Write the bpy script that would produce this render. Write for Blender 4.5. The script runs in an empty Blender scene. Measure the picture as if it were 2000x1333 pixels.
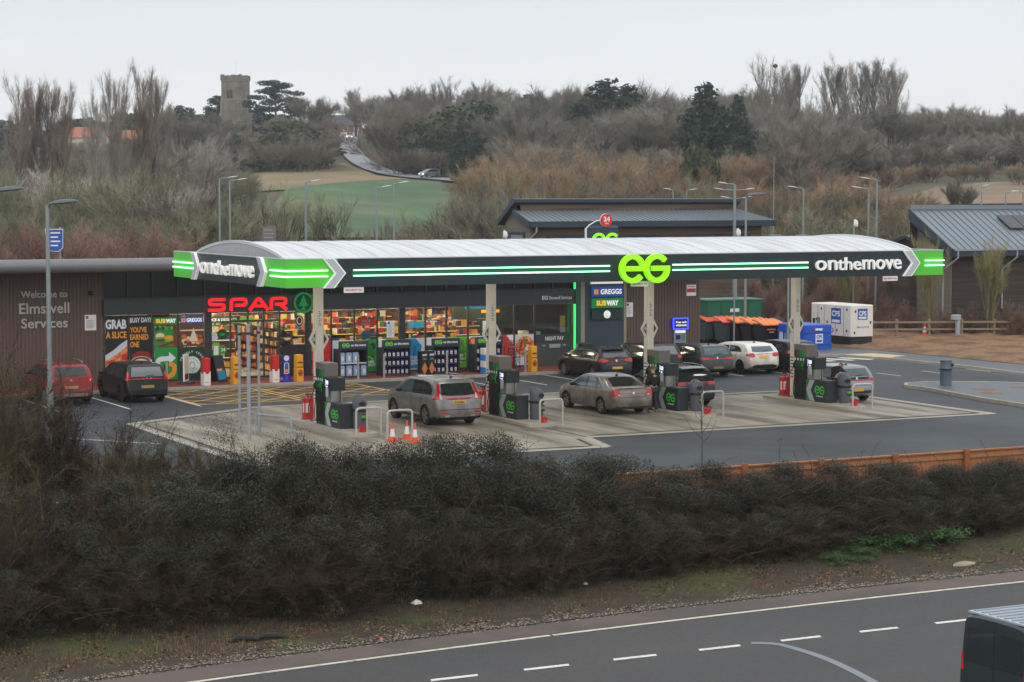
import bpy, math, random
import numpy as np
from mathutils import Vector, Matrix, geometry
from mathutils.bvhtree import BVHTree
R = math.radians
S = bpy.context.scene
C = S.collection
random.seed(7); rng = np.random.default_rng(7)

# ---------------------------------------------------------------- camera, sky, sun, exposure
# world axes: +X runs along the canopy (to the right), +Y runs from the camera towards the shop, Z = 0 is the forecourt
CAMH, FPX, YAW = 8.2, 4170.0, R(27.0)
PITCH = math.atan((666.5 - 384.0) / FPX)
cam_d = bpy.data.cameras.new('camera')
cam = bpy.data.objects.new('camera', cam_d); C.objects.link(cam)
cam.location = (0, 0, CAMH)
cam.rotation_euler = (R(90) - PITCH, 0, -YAW)
cam_d.sensor_width = 36.0; cam_d.lens = 36.0 * FPX / 2000.0
cam_d.clip_start = 0.5; cam_d.clip_end = 6000
S.camera = cam
S.view_settings.view_transform = 'Standard'; S.view_settings.look = 'None'
S.view_settings.gamma = 1.0; S.view_settings.exposure = 0.1
S.cycles.use_denoising = True
S.cycles.max_bounces = 8; S.cycles.transparent_max_bounces = 16
S.cycles.sample_clamp_indirect = 4.0
S.cycles.caustics_reflective = False; S.cycles.caustics_refractive = False

SUN_EL, SUN_AZ = R(40), R(200)
W = bpy.data.worlds.new('World'); S.world = W; W.use_nodes = True
nt = W.node_tree; nt.nodes.clear()
out = nt.nodes.new('ShaderNodeOutputWorld')
sky = nt.nodes.new('ShaderNodeTexSky'); sky.sky_type = 'NISHITA'; sky.sun_disc = False
sky.sun_elevation = SUN_EL; sky.sun_rotation = SUN_AZ; sky.dust_density = 3.0
bg1 = nt.nodes.new('ShaderNodeBackground'); bg1.inputs[1].default_value = 0.012
nt.links.new(sky.outputs[0], bg1.inputs[0])
# overcast cloud deck: brighter overhead, paler and slightly mottled towards the horizon
tc = nt.nodes.new('ShaderNodeTexCoord'); sep = nt.nodes.new('ShaderNodeSeparateXYZ')
nt.links.new(tc.outputs['Generated'], sep.inputs[0])
ramp = nt.nodes.new('ShaderNodeValToRGB')
ramp.color_ramp.elements[0].position = 0.0; ramp.color_ramp.elements[0].color = (0.84, 0.86, 0.875, 1)
ramp.color_ramp.elements[1].position = 1.0; ramp.color_ramp.elements[1].color = (1.1, 1.12, 1.15, 1)
for pos, col in ((0.04, (0.82, 0.84, 0.865)), (0.09, (0.725, 0.75, 0.785)), (0.3, (0.84, 0.86, 0.89))):
    e = ramp.color_ramp.elements.new(pos); e.color = (*col, 1)
nt.links.new(sep.outputs[2], ramp.inputs[0])
nz = nt.nodes.new('ShaderNodeTexNoise'); nz.inputs['Scale'].default_value = 3.0; nz.inputs['Detail'].default_value = 4
mp = nt.nodes.new('ShaderNodeMapping'); mp.inputs['Scale'].default_value = (1, 1, 7)
nt.links.new(tc.outputs['Generated'], mp.inputs[0]); nt.links.new(mp.outputs[0], nz.inputs['Vector'])
mr = nt.nodes.new('ShaderNodeMapRange'); mr.inputs['From Min'].default_value = 0.3; mr.inputs['From Max'].default_value = 0.7
mr.inputs['To Min'].default_value = 0.96; mr.inputs['To Max'].default_value = 1.03
nt.links.new(nz.outputs[0], mr.inputs[0])
mul = nt.nodes.new('ShaderNodeVectorMath'); mul.operation = 'SCALE'
nt.links.new(ramp.outputs[0], mul.inputs[0]); nt.links.new(mr.outputs[0], mul.inputs['Scale'])
bg2 = nt.nodes.new('ShaderNodeBackground'); bg2.inputs[1].default_value = 1.0
nt.links.new(mul.outputs[0], bg2.inputs[0])
add = nt.nodes.new('ShaderNodeAddShader')
nt.links.new(bg1.outputs[0], add.inputs[0]); nt.links.new(bg2.outputs[0], add.inputs[1])
nt.links.new(add.outputs[0], out.inputs[0])

sun_d = bpy.data.lights.new('sun', 'SUN'); sun_d.energy = 0.6; sun_d.angle = R(40); sun_d.color = (1.0, 0.96, 0.9)
sun = bpy.data.objects.new('sun', sun_d); C.objects.link(sun)
sun.rotation_euler = (R(90) - SUN_EL, 0, R(180) - SUN_AZ)

# ---------------------------------------------------------------- helpers
def srgb(r, g, b):
    f = lambda c: (c / 255 / 12.92) if c / 255 <= 0.04045 else ((c / 255 + 0.055) / 1.055) ** 2.4
    return (f(r), f(g), f(b))

MATS = {}
def mat(name, col=(0.5, 0.5, 0.5), rough=0.6, metal=0.0, var=0.12, scale=6.0, bump=0.0, bscale=None, emis=0.0, ecol=None,
        rnd=0.0, stretch=None, col2=None, c2scale=1.0, c2lo=0.45, c2hi=0.6, spec=0.5, coat=0.0, trans=0.0):
    """procedural material: colour broken up by noise, optional second colour in patches, bump, emission, per-object variation"""
    if name in MATS: return MATS[name]
    m = bpy.data.materials.new(name); m.use_nodes = True; MATS[name] = m
    n = m.node_tree.nodes; l = m.node_tree.links
    b = n['Principled BSDF']
    b.inputs['Roughness'].default_value = rough; b.inputs['Metallic'].default_value = metal
    b.inputs['Specular IOR Level'].default_value = spec; b.inputs['Coat Weight'].default_value = coat
    t = n.new('ShaderNodeTexCoord'); src = t.outputs['Object']
    if stretch:
        mm = n.new('ShaderNodeMapping'); mm.inputs['Scale'].default_value = stretch
        l.new(src, mm.inputs[0]); src = mm.outputs[0]
    def noise(sc, det=4):
        q = n.new('ShaderNodeTexNoise'); q.inputs['Scale'].default_value = sc; q.inputs['Detail'].default_value = det
        l.new(src, q.inputs['Vector']); return q.outputs[0]
    def rng_(x, a, c, d, e):
        q = n.new('ShaderNodeMapRange'); l.new(x, q.inputs[0])
        for i, vv in enumerate((a, c, d, e)): q.inputs[i + 1].default_value = vv
        return q.outputs[0]
    rgb = n.new('ShaderNodeRGB'); rgb.outputs[0].default_value = (*col, 1); cur = rgb.outputs[0]
    if col2:
        mx = n.new('ShaderNodeMix'); mx.data_type = 'RGBA'
        l.new(rng_(noise(c2scale, 5), c2lo, c2hi, 0, 1), mx.inputs[0]); l.new(cur, mx.inputs[6]); mx.inputs[7].default_value = (*col2, 1)
        cur = mx.outputs[2]
    if var:
        s = n.new('ShaderNodeVectorMath'); s.operation = 'SCALE'; l.new(cur, s.inputs[0])
        l.new(rng_(noise(scale), 0.25, 0.75, 1 - var, 1 + var), s.inputs['Scale']); cur = s.outputs[0]
    if rnd:
        oi = n.new('ShaderNodeObjectInfo'); h = n.new('ShaderNodeHueSaturation'); l.new(cur, h.inputs['Color'])
        l.new(rng_(oi.outputs['Random'], 0, 1, 1 - rnd, 1 + rnd), h.inputs['Value'])
        mt = n.new('ShaderNodeMath'); mt.operation = 'MULTIPLY'; mt.inputs[1].default_value = 7.31; l.new(oi.outputs['Random'], mt.inputs[0])
        fr = n.new('ShaderNodeMath'); fr.operation = 'FRACT'; l.new(mt.outputs[0], fr.inputs[0])
        l.new(rng_(fr.outputs[0], 0, 1, 0.485, 0.515), h.inputs['Hue']); cur = h.outputs[0]
    l.new(cur, b.inputs['Base Color'])
    if bump:
        bp = n.new('ShaderNodeBump'); bp.inputs['Strength'].default_value = bump; bp.inputs['Distance'].default_value = 0.03
        l.new(noise(bscale or scale * 4, 3), bp.inputs['Height']); l.new(bp.outputs[0], b.inputs['Normal'])
    if emis:
        b.inputs['Emission Color'].default_value = (*(ecol or col), 1); b.inputs['Emission Strength'].default_value = emis
    if trans:
        b.inputs['Transmission Weight'].default_value = trans
    return m

def glass_mat(name, tint=(0.8, 0.85, 0.85), refl=0.06):
    if name in MATS: return MATS[name]
    m = bpy.data.materials.new(name); m.use_nodes = True; MATS[name] = m
    n = m.node_tree.nodes; l = m.node_tree.links; n.remove(n['Principled BSDF'])
    tr = n.new('ShaderNodeBsdfTransparent'); tr.inputs[0].default_value = (*tint, 1)
    gl = n.new('ShaderNodeBsdfGlossy'); gl.inputs['Roughness'].default_value = 0.03
    fr = n.new('ShaderNodeFresnel'); fr.inputs[0].default_value = 1.5
    a = n.new('ShaderNodeMath'); a.operation = 'MULTIPLY_ADD'; a.inputs[1].default_value = 1.2; a.inputs[2].default_value = refl - 0.04
    l.new(fr.outputs[0], a.inputs[0])
    mx = n.new('ShaderNodeMixShader'); l.new(a.outputs[0], mx.inputs[0]); l.new(tr.outputs[0], mx.inputs[1]); l.new(gl.outputs[0], mx.inputs[2])
    l.new(mx.outputs[0], n['Material Output'].inputs[0])
    return m

def tag(o, label=None, cat=None, group=None, kind=None):
    if label: o['label'] = label
    if cat: o['category'] = cat
    if group: o['group'] = group
    if kind: o['kind'] = kind
    return o

def link(name, data, parent=None):
    o = bpy.data.objects.new(name, data); C.objects.link(o)
    if parent: o.parent = parent
    return o

def thing(name, label, cat, loc=(0, 0, 0), rz=0.0, group=None):
    o = link(name, None); o.empty_display_size = 0.2
    o.location = loc; o.rotation_euler = (0, 0, rz)
    return tag(o, label, cat, group)

def dup(r, loc, rz=None, label=None, group=None, scale=None):
    """a copy of a thing with copies of its parts and sub-parts"""
    c = r.copy(); C.objects.link(c); c.location = loc
    if rz is not None: c.rotation_euler = (0, 0, rz)
    if scale is not None: c.scale = scale if hasattr(scale, '__len__') else (scale,) * 3
    tag(c, label, None, group)
    def rec(a, b):
        for ch in a.children:
            d = ch.copy(); C.objects.link(d); d.parent = b
            rec(ch, d)
    rec(r, c)
    return c

class MB:
    """collects shapes and links them as one mesh object"""
    def __init__(s): s.v = []; s.f = []; s.m = []; s.mats = []
    def mi(s, m):
        if m not in s.mats: s.mats.append(m)
        return s.mats.index(m)
    def face(s, pts, m):
        k = len(s.v); s.v += [tuple(p) for p in pts]; s.f.append(tuple(range(k, k + len(pts)))); s.m.append(s.mi(m)); return s
    def raw(s, vs, fs, m):
        k = len(s.v); s.v += [tuple(p) for p in vs]; i = s.mi(m)
        for f in fs: s.f.append(tuple(k + a for a in f)); s.m.append(i)
        return s
    def box(s, x0, x1, y0, y1, z0, z1, m):
        vs = [(x0, y0, z0), (x1, y0, z0), (x1, y1, z0), (x0, y1, z0), (x0, y0, z1), (x1, y0, z1), (x1, y1, z1), (x0, y1, z1)]
        return s.raw(vs, [(3, 2, 1, 0), (4, 5, 6, 7), (0, 1, 5, 4), (1, 2, 6, 5), (2, 3, 7, 6), (3, 0, 4, 7)], m)
    def cbox(s, x0, x1, y0, y1, z0, z1, m, c=0.03):
        """box with chamfered vertical and top edges"""
        P = lambda d, z: [(x0 + c, y0 + d, z), (x1 - c, y0 + d, z), (x1 - d, y0 + c, z), (x1 - d, y1 - c, z), (x1 - c, y1 - d, z), (x0 + c, y1 - d, z), (x0 + d, y1 - c, z), (x0 + d, y0 + c, z)]
        rings = [P(0, z0), P(0, z1 - c), [(x0 + c, y0 + c, z1), (x1 - c, y0 + c, z1), (x1 - c, y0 + c, z1), (x1 - c, y1 - c, z1), (x1 - c, y1 - c, z1), (x0 + c, y1 - c, z1), (x0 + c, y1 - c, z1), (x0 + c, y0 + c, z1)]]
        return s.loft(rings, m)
    def loft(s, rings, m, caps=True):
        n = len(rings[0]); vs = [p for r in rings for p in r]; fs = []
        for i in range(len(rings) - 1):
            for j in range(n):
                a = i * n + j; b = i * n + (j + 1) % n; fs.append((a, b, b + n, a + n))
        if caps: fs.append(tuple(reversed(range(n)))); fs.append(tuple(range((len(rings) - 1) * n, len(rings) * n)))
        return s.raw(vs, fs, m)
    def cyl(s, p0, p1, r0, m, r1=None, n=10, caps=True):
        p0 = Vector(p0); p1 = Vector(p1); r1 = r0 if r1 is None else r1
        d = (p1 - p0).normalized(); a = d.orthogonal().normalized(); b = d.cross(a)
        rg = [[tuple(p + (a * math.cos(t) + b * math.sin(t)) * r) for t in [2 * math.pi * i / n for i in range(n)]] for p, r in ((p0, r0), (p1, r1))]
        return s.loft(rg, m, caps)
    def tube(s, pts, r, m, n=8, caps=True):
        pts = [Vector(p) for p in pts]; rings = []; a = None
        rr = r if hasattr(r, '__len__') else [r] * len(pts)
        for i, p in enumerate(pts):
            d = ((pts[min(i + 1, len(pts) - 1)] - p).normalized() + (p - pts[max(i - 1, 0)]).normalized()).normalized()
            a = d.orthogonal().normalized() if a is None else (a - d * a.dot(d)).normalized()
            b = d.cross(a)
            rings.append([tuple(p + (a * math.cos(t) + b * math.sin(t)) * rr[i]) for t in [2 * math.pi * k / n for k in range(n)]])
        return s.loft(rings, m, caps)
    def lathe(s, prof, m, n=20, c=(0, 0, 0)):
        rings = [[(c[0] + r * math.cos(2 * math.pi * k / n), c[1] + r * math.sin(2 * math.pi * k / n), c[2] + z) for k in range(n)] for r, z in prof]
        return s.loft(rings, m)
    def prism(s, poly, d0, d1, m, ax='xz'):
        """2-D polygon extruded along the third axis"""
        f = {'xz': lambda a, b, d: (a, d, b), 'yz': lambda a, b, d: (d, a, b), 'xy': lambda a, b, d: (a, b, d)}[ax]
        n = len(poly)
        vs = [f(a, b, d0) for a, b in poly] + [f(a, b, d1) for a, b in poly]
        fs = [tuple(range(n)), tuple(reversed(range(n, 2 * n)))] + [(i, n + i, n + (i + 1) % n, (i + 1) % n) for i in range(n)]
        return s.raw(vs, fs, m)
    def ribbon(s, pts, w, d0, d1, m, f, closed=False, cap=True):
        """thick 2-D stroke with mitred joints; f maps (a, b, depth) to 3-D"""
        P = [Vector((p[0], p[1])) for p in pts]; n = len(P); L_ = []; R_ = []
        for i in range(n):
            a = P[i - 1] if (i or closed) else None; b = P[(i + 1) % n] if (i < n - 1 or closed) else None
            d1_ = (P[i] - a).normalized() if a is not None else (b - P[i]).normalized()
            d2_ = (b - P[i]).normalized() if b is not None else d1_
            t = (d1_ + d2_); t = t.normalized() if t.length > 1e-6 else d1_
            nn = Vector((-t.y, t.x)); k = w / 2 / max(0.45, nn.dot(Vector((-d1_.y, d1_.x))))
            L_.append(P[i] + nn * k); R_.append(P[i] - nn * k)
        vs = []
        for i in range(n): vs += [f(L_[i].x, L_[i].y, d0), f(R_[i].x, R_[i].y, d0), f(L_[i].x, L_[i].y, d1), f(R_[i].x, R_[i].y, d1)]
        fs = []
        for i in range(n if closed else n - 1):
            a = 4 * i; b = 4 * ((i + 1) % n)
            fs += [(a, b, b + 1, a + 1), (a + 2, a + 3, b + 3, b + 2), (a, a + 2, b + 2, b), (a + 1, b + 1, b + 3, a + 3)]
        if not closed:
            fs += [(0, 1, 3, 2)]; e = 4 * (n - 1); fs += [(e, e + 2, e + 3, e + 1)]
        return s.raw(vs, fs, m)
    def build(s, name, parent=None, smooth=False, off=None, normals=True):
        me = bpy.data.meshes.new(name)
        if off is not None:
            s.v = [(a - off[0], b - off[1], c - off[2]) for a, b, c in s.v]
        me.from_pydata(s.v, [], s.f)
        for m in s.mats: me.materials.append(m)
        if len(s.mats) > 1: me.polygons.foreach_set('material_index', s.m)
        if normals:
            import bmesh
            bm = bmesh.new(); bm.from_mesh(me); bmesh.ops.remove_doubles(bm, verts=bm.verts, dist=1e-5)
            bmesh.ops.recalc_face_normals(bm, faces=bm.faces); bm.to_mesh(me); bm.free()
        if smooth:
            me.polygons.foreach_set('use_smooth', [True] * len(me.polygons))
            try: me.set_sharp_from_angle(angle=R(smooth if smooth is not True else 40))
            except Exception: pass
        me.update()
        return link(name, me, parent)

def npmesh(name, verts, faces, mats, mi=None, smooth=False):
    """mesh straight from numpy arrays; faces (n, 3) or (n, 4)"""
    me = bpy.data.meshes.new(name); verts = np.asarray(verts, np.float32); faces = np.asarray(faces, np.int32); k = faces.shape[1]
    me.vertices.add(len(verts)); me.vertices.foreach_set('co', verts.ravel())
    me.loops.add(faces.size); me.loops.foreach_set('vertex_index', faces.ravel())
    me.polygons.add(len(faces)); me.polygons.foreach_set('loop_start', np.arange(len(faces), dtype=np.int32) * k)
    for m in (mats if isinstance(mats, (list, tuple)) else [mats]): me.materials.append(m)
    if mi is not None: me.polygons.foreach_set('material_index', np.asarray(mi, np.int32))
    if smooth: me.polygons.foreach_set('use_smooth', np.ones(len(faces), bool))
    me.update(calc_edges=True); me.validate()
    return me

def fillet(pts, r, n=4):
    """round the corners of a polyline"""
    o = [Vector(pts[0])]
    for i in range(1, len(pts) - 1):
        p = Vector(pts[i]); a = Vector(pts[i - 1]) - p; b = Vector(pts[i + 1]) - p
        rr = min(r, a.length * .48, b.length * .48); s = p + a.normalized() * rr; e = p + b.normalized() * rr
        for k in range(n + 1):
            t = k / n; o.append(s * (1 - t) ** 2 + p * 2 * t * (1 - t) + e * t * t)
    o.append(Vector(pts[-1])); return [tuple(q) for q in o]

FACE_Y, FACE_X = (R(90), 0, 0), (R(90), 0, R(-90))       # towards the camera road (-Y) / towards -X
TXT = {}
def text(s, m, name='lettering', parent=None, loc=(0, 0, 0), rot=FACE_Y, size=0.2, width=None, ext=0.003, bold=0.0, align='CENTER', height=None, off=None, spacing=1.0):
    cu = bpy.data.curves.new('t', 'FONT'); cu.body = s; cu.size = size; cu.extrude = ext; cu.offset = bold * size
    cu.align_x = align; cu.align_y = 'CENTER'; cu.space_character = spacing; cu.resolution_u = 3; cu.space_line = 0.9
    t = bpy.data.objects.new('t', cu); me = bpy.data.meshes.new_from_object(t)
    bpy.data.objects.remove(t); bpy.data.curves.remove(cu)
    me.name = name; me.materials.clear(); me.materials.append(m)
    co = np.empty(len(me.vertices) * 3, np.float32); me.vertices.foreach_get('co', co); co = co.reshape(-1, 3)
    if width: co[:, 0] *= width / max(1e-6, np.ptp(co[:, 0]))
    if height: co[:, 1] *= height / max(1e-6, np.ptp(co[:, 1]))
    if width or height:
        if align == 'CENTER': co[:, 0] -= (co[:, 0].max() + co[:, 0].min()) / 2
        co[:, 1] -= (co[:, 1].max() + co[:, 1].min()) / 2
    me.vertices.foreach_set('co', co.ravel()); me.update()
    o = link(name, me, parent)
    o.location = loc if off is None else [loc[i] - off[i] for i in range(3)]
    o.rotation_euler = rot
    return o

def disc(cx, cz, r, n=24, a0=0.0, a1=2 * math.pi, ry=None):
    full = abs(a1 - a0) > 6.28
    return [(cx + r * math.cos(a0 + (a1 - a0) * i / (n if full else n - 1)), cz + (ry or r) * math.sin(a0 + (a1 - a0) * i / (n if full else n - 1))) for i in range(n)]

class Art:
    """flat artwork on a vertical panel facing -Y: each layer 2.5 mm proud of the one below"""
    def __init__(s, y): s.mb = MB(); s.y = y; s.k = 0
    def poly(s, pts, m, up=1):
        s.k += up; y = s.y - 0.0025 * s.k
        s.mb.face([(a, y, b) for a, b in pts], m); return s
    def rect(s, x0, x1, z0, z1, m, up=1): return s.poly([(x0, z0), (x1, z0), (x1, z1), (x0, z1)], m, up)
    def disc(s, x, z, r, m, n=20, ry=None, up=1): return s.poly(disc(x, z, r, n, ry=ry), m, up)
    def build(s, name, parent, off): return s.mb.build(name, parent, off=off, normals=False)

def ring(mb, cx, cz, R_, r_, a0, a1, d0, d1, m, f, n=28):
    pts = [(cx + (R_ + r_) / 2 * math.cos(a0 + (a1 - a0) * i / n), cz + (R_ + r_) / 2 * math.sin(a0 + (a1 - a0) * i / n)) for i in range(n + (0 if abs(a1 - a0) > 6.28 else 1))]
    mb.ribbon(pts, R_ - r_, d0, d1, m, f, closed=abs(a1 - a0) > 6.28)

def eg_logo(mb, cx, cz, h, d0, d1, m, f):
    """lower-case e and capital G of equal size; f maps (a, b, depth) to 3-D"""
    r = h / 2; w = h * .17; dx = r * .97
    ring(mb, cx - dx, cz, r, r - w, 0.02, R(322), d0, d1, m, f)
    mb.ribbon([(cx - dx - r * .55, cz + .0), (cx - dx + r * .99, cz + .0)], w, d0 + (d1 - d0) * .02, d1 + (d1 - d0) * .02, m, f)
    ring(mb, cx + dx, cz, r, r - w, R(40), R(360), d0, d1, m, f)
    mb.ribbon([(cx + dx - r * .4, cz + .0), (cx + dx + r * .99, cz + .0)], w, d0 + (d1 - d0) * .02, d1 + (d1 - d0) * .02, m, f)

# ---------------------------------------------------------------- terrain function (camera-aligned distance Yc and direction r = Xc / Yc)
ca, sa = math.cos(YAW), math.sin(YAW)
def to_cam(x, y): return x * ca - y * sa, x * sa + y * ca          # Xc (right), Yc (ahead)
def to_world(X, Y): return X * ca + Y * sa, -X * sa + Y * ca
_Y = [0, 150, 190, 230, 300, 380, 480, 560, 620, 700, 900, 2500]
_M = [-.06, -.06, .2, 1.0, 3.8, 7.5, 13.8, 21, 26, 30, 32, 34]
_L = [-.06, -.06, .2, .8, 2.5, 5, 9, 13, 16, 19, 22, 24]
_Rt = [-.06, -.06, 2.2, 5.5, 9.2, 12.5, 16.5, 19, 21, 23, 25, 27]
def sstep(a, b, x): t = np.clip((x - a) / (b - a), 0, 1); return t * t * (3 - 2 * t)
def hill(X, Y):
    X = np.asarray(X, float); Y = np.asarray(Y, float); r = X / np.maximum(Y, 1)
    m = np.interp(Y, _Y, _M); l_ = np.interp(Y, _Y, _L); rt = np.interp(Y, _Y, _Rt)
    a = sstep(-.15, -.22, r) if False else 1 - sstep(-.215, -.16, r); b = sstep(.12, .2, r)
    return (m * (1 - a) + l_ * a) * (1 - b) + rt * b
def ground_z(X, Y):
    x = X * ca + Y * sa; v = -X * sa + Y * ca
    h = hill(X, Y); near = sstep(46.2, 46.9, v)
    return np.where(v < 60, -1.45 * (1 - near) - .06 * near, h)
def ray_px(px, py):
    x = (px - 1000) / FPX; y = (666.5 - py) / FPX
    return x, math.cos(PITCH) + y * math.sin(PITCH), -math.sin(PITCH) + y * math.cos(PITCH)
def on_hill(px, py, y0=150.0):
    """where the line of sight through a photo pixel meets the hillside"""
    a, b, c = ray_px(px, py); t = y0
    while t < 2400:
        if CAMH + c * t < hill(a * t, b * t): break
        t += 2.0
    return a * t, b * t
# ---------------------------------------------------------------- materials used in many places
ASPH = mat('asphalt_damp', srgb(54, 58, 62), .6, var=.16, scale=.9, bump=.25, bscale=60, col2=srgb(68, 74, 79), c2scale=.22, c2lo=.4, c2hi=.66, spec=.28)
ROADM = mat('asphalt_road', srgb(74, 73, 72), .68, var=.3, scale=26, bump=.5, bscale=90, col2=srgb(64, 64, 64), c2scale=.35, c2lo=.35, c2hi=.7, stretch=(.35, 1.3, 1))
CONC = mat('concrete_apron', srgb(164, 156, 140), .6, var=.16, scale=1.5, bump=.12, bscale=50, col2=srgb(92, 86, 76), c2scale=.55, c2lo=.42, c2hi=.66, stretch=(1.9, .28, 1))
CONC2 = mat('concrete_edge', srgb(176, 170, 157), .7, var=.12, scale=2.5, bump=.2)
KERB = mat('concrete_kerb', srgb(170, 163, 148), .8, var=.15, scale=3, bump=.3)
WHITE = mat('white_road_paint', srgb(222, 220, 212), .6, var=.10, scale=9, col2=srgb(170, 168, 162), c2scale=11, c2lo=.55, c2hi=.75)
CREAM = mat('worn_edge_paint', srgb(205, 200, 182), .65, var=.14, scale=6, col2=srgb(140, 137, 126), c2scale=5, c2lo=.55, c2hi=.75)
YELL = mat('yellow_road_paint', srgb(226, 182, 92), .6, var=.12, scale=9, col2=srgb(150, 132, 88), c2scale=7, c2lo=.55, c2hi=.75)
DRAIN = mat('drain_channel', srgb(70, 68, 64), .7)
REDP = mat('red_paving', srgb(132, 62, 52), .75, var=.16, scale=5, bump=.2, bscale=30)
STEEL = mat('galvanised_steel', srgb(168, 174, 178), .45, .55, var=.10, scale=7)
STAIN = mat('brushed_steel', srgb(190, 188, 182), .35, .7, var=.06, scale=14)
BLK = mat('black_plastic', srgb(30, 31, 33), .5, var=.1)
DKGREY = mat('dark_grey_paint', srgb(52, 60, 64), .5, var=.06)
WHT = mat('white_paint', srgb(232, 232, 230), .5, var=.04)
RED = mat('red_paint', srgb(205, 38, 34), .45, var=.08)
ORNG = mat('orange_plastic', srgb(238, 100, 48), .5, var=.08)

def structure(o): o['kind'] = 'structure'; return o
def sheet(name, poly, z, m, thick=0.0):
    mb = MB()
    if thick: mb.prism(poly, z - thick, z, m, 'xy')
    else: mb.face([(a, b, z) for a, b in poly], m)
    o = mb.build(name); return structure(o)

# ground: one sheet out to the horizon
GRND = mat('ground_cover', srgb(84, 76, 60), .95, var=.25, scale=.15, bump=.6, bscale=1.2, col2=srgb(70, 80, 54), c2scale=.03)
Ys = np.concatenate([np.arange(8, 40, 4), np.arange(40, 75, .8), np.arange(75, 150, 4), np.arange(150, 700, 6), np.arange(700, 1061, 40)])
Xs = np.concatenate([np.array([-420, -380, -320]), np.arange(-280, -80, 8), np.arange(-80, 90, 3), np.arange(90, 290, 8), np.array([320, 380, 420])])
XX, YY = np.meshgrid(Xs, Ys); ZZ = ground_z(XX, YY)
wx, wy = XX * ca + YY * sa, -XX * sa + YY * ca
nx, ny = len(Xs), len(Ys); idx = np.arange(nx * ny).reshape(ny, nx)
fc = np.stack([idx[:-1, :-1], idx[:-1, 1:], idx[1:, 1:], idx[1:, :-1]], -1).reshape(-1, 4)
structure(link('ground', npmesh('ground', np.stack([wx, wy, ZZ], -1).reshape(-1, 3), fc, GRND, smooth=True)))

def drape(name, polypx, m, dz=.3, step=10):
    """a field on the hillside: the outline seen in the photo, laid on the terrain as a fine sheet"""
    P = [Vector((*on_hill(*p), 0)) for p in polypx]
    xs = [p.x for p in P]; ys = [p.y for p in P]
    pts = [Vector((p.x, p.y)) for p in P]; edges = [(i, (i + 1) % len(P)) for i in range(len(P))]
    rs = [p.x / p.y for p in P]
    inner = []
    for gy in np.arange(min(ys), max(ys), step):
        for gx in np.arange(min(xs), max(xs), step):
            ins = False; j = len(P) - 1
            for i in range(len(P)):
                if (ys[i] > gy) != (ys[j] > gy) and gx < (xs[j] - xs[i]) * (gy - ys[i]) / (ys[j] - ys[i]) + xs[i]: ins = not ins
                j = i
            if ins: inner.append(Vector((gx, gy)))
    v, e, f, *_ = geometry.delaunay_2d_cdt(pts + inner, edges, [], 1, .01)
    mb = MB(); co = []
    for p in v:
        w = to_world(p.x, p.y); co.append((w[0], w[1], float(hill(p.x, p.y)) + dz))
    mb.raw(co, [tuple(q) for q in f], m)
    return structure(mb.build(name, smooth=80))
GREENF = mat('winter_wheat', srgb(72, 104, 66), .95, var=.3, scale=.12, bump=.5, bscale=2, col2=srgb(110, 112, 80), c2scale=.045, stretch=(1, .3, 1))
STUB = mat('rough_grass', srgb(136, 118, 88), .95, var=.2, scale=.12, bump=.6, bscale=1.5, col2=srgb(112, 106, 76), c2scale=.06)
PLOW = mat('ploughed_soil', srgb(140, 116, 94), .95, var=.14, scale=.3, bump=.6, bscale=1.5, col2=srgb(120, 104, 80), c2scale=.05)
PALEF = mat('pale_stubble', srgb(142, 138, 112), .95, var=.12, scale=.1)
drape('green_field', [(560, 372), (640, 362), (720, 356), (800, 354), (860, 358), (905, 400), (880, 470), (560, 470), (520, 420)], GREENF)
drape('rough_grass_field', [(470, 352), (500, 342), (560, 334), (640, 328), (672, 322), (700, 332), (735, 346), (800, 354), (720, 357), (640, 364), (560, 374), (470, 380)], STUB, .34)
drape('ploughed_field', [(1760, 392), (1830, 370), (1920, 361), (2060, 356), (2060, 402), (1900, 405), (1760, 408)], PLOW)
drape('pale_field', [(-60, 292), (30, 290), (40, 342), (20, 362), (-60, 368)], PALEF)
drape('dark_soil_field', [(-60, 250), (40, 256), (40, 287), (-60, 290)], mat('dark_hedge_field', srgb(84, 88, 84), .95, var=.2, scale=.2), .3)

# lane winding up to the church
lane_px = [(682, 262), (681, 275), (679, 284), (684, 298), (694, 312), (712, 325), (738, 337), (772, 346), (815, 351), (860, 355), (920, 360)]
LP = [Vector(on_hill(*p)) for p in lane_px]
LANE = mat('lane_asphalt', srgb(138, 142, 148), .5, var=.06, scale=.5)
fine = []
for i in range(len(LP) - 1):
    for k in range(6): fine.append(LP[i].lerp(LP[i + 1], k / 6))
fine.append(LP[-1])
for _ in range(6): fine = [fine[0]] + [(fine[i - 1] + fine[i] * 2 + fine[i + 1]) / 4 for i in range(1, len(fine) - 1)] + [fine[-1]]
mb = MB(); rows = []
for i, p in enumerate(fine):
    d = (fine[min(i + 1, len(fine) - 1)] - fine[max(i - 1, 0)]).normalized(); n_ = Vector((-d.y, d.x)) * 2.5
    for q in (p + n_, p - n_):
        w = to_world(q.x, q.y); rows.append((w[0], w[1], float(hill(q.x, q.y)) + .55))
mb.raw(rows, [(2 * i, 2 * i + 1, 2 * i + 3, 2 * i + 2) for i in range(len(fine) - 1)], LANE)
structure(mb.build('hill_lane', smooth=80))

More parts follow.
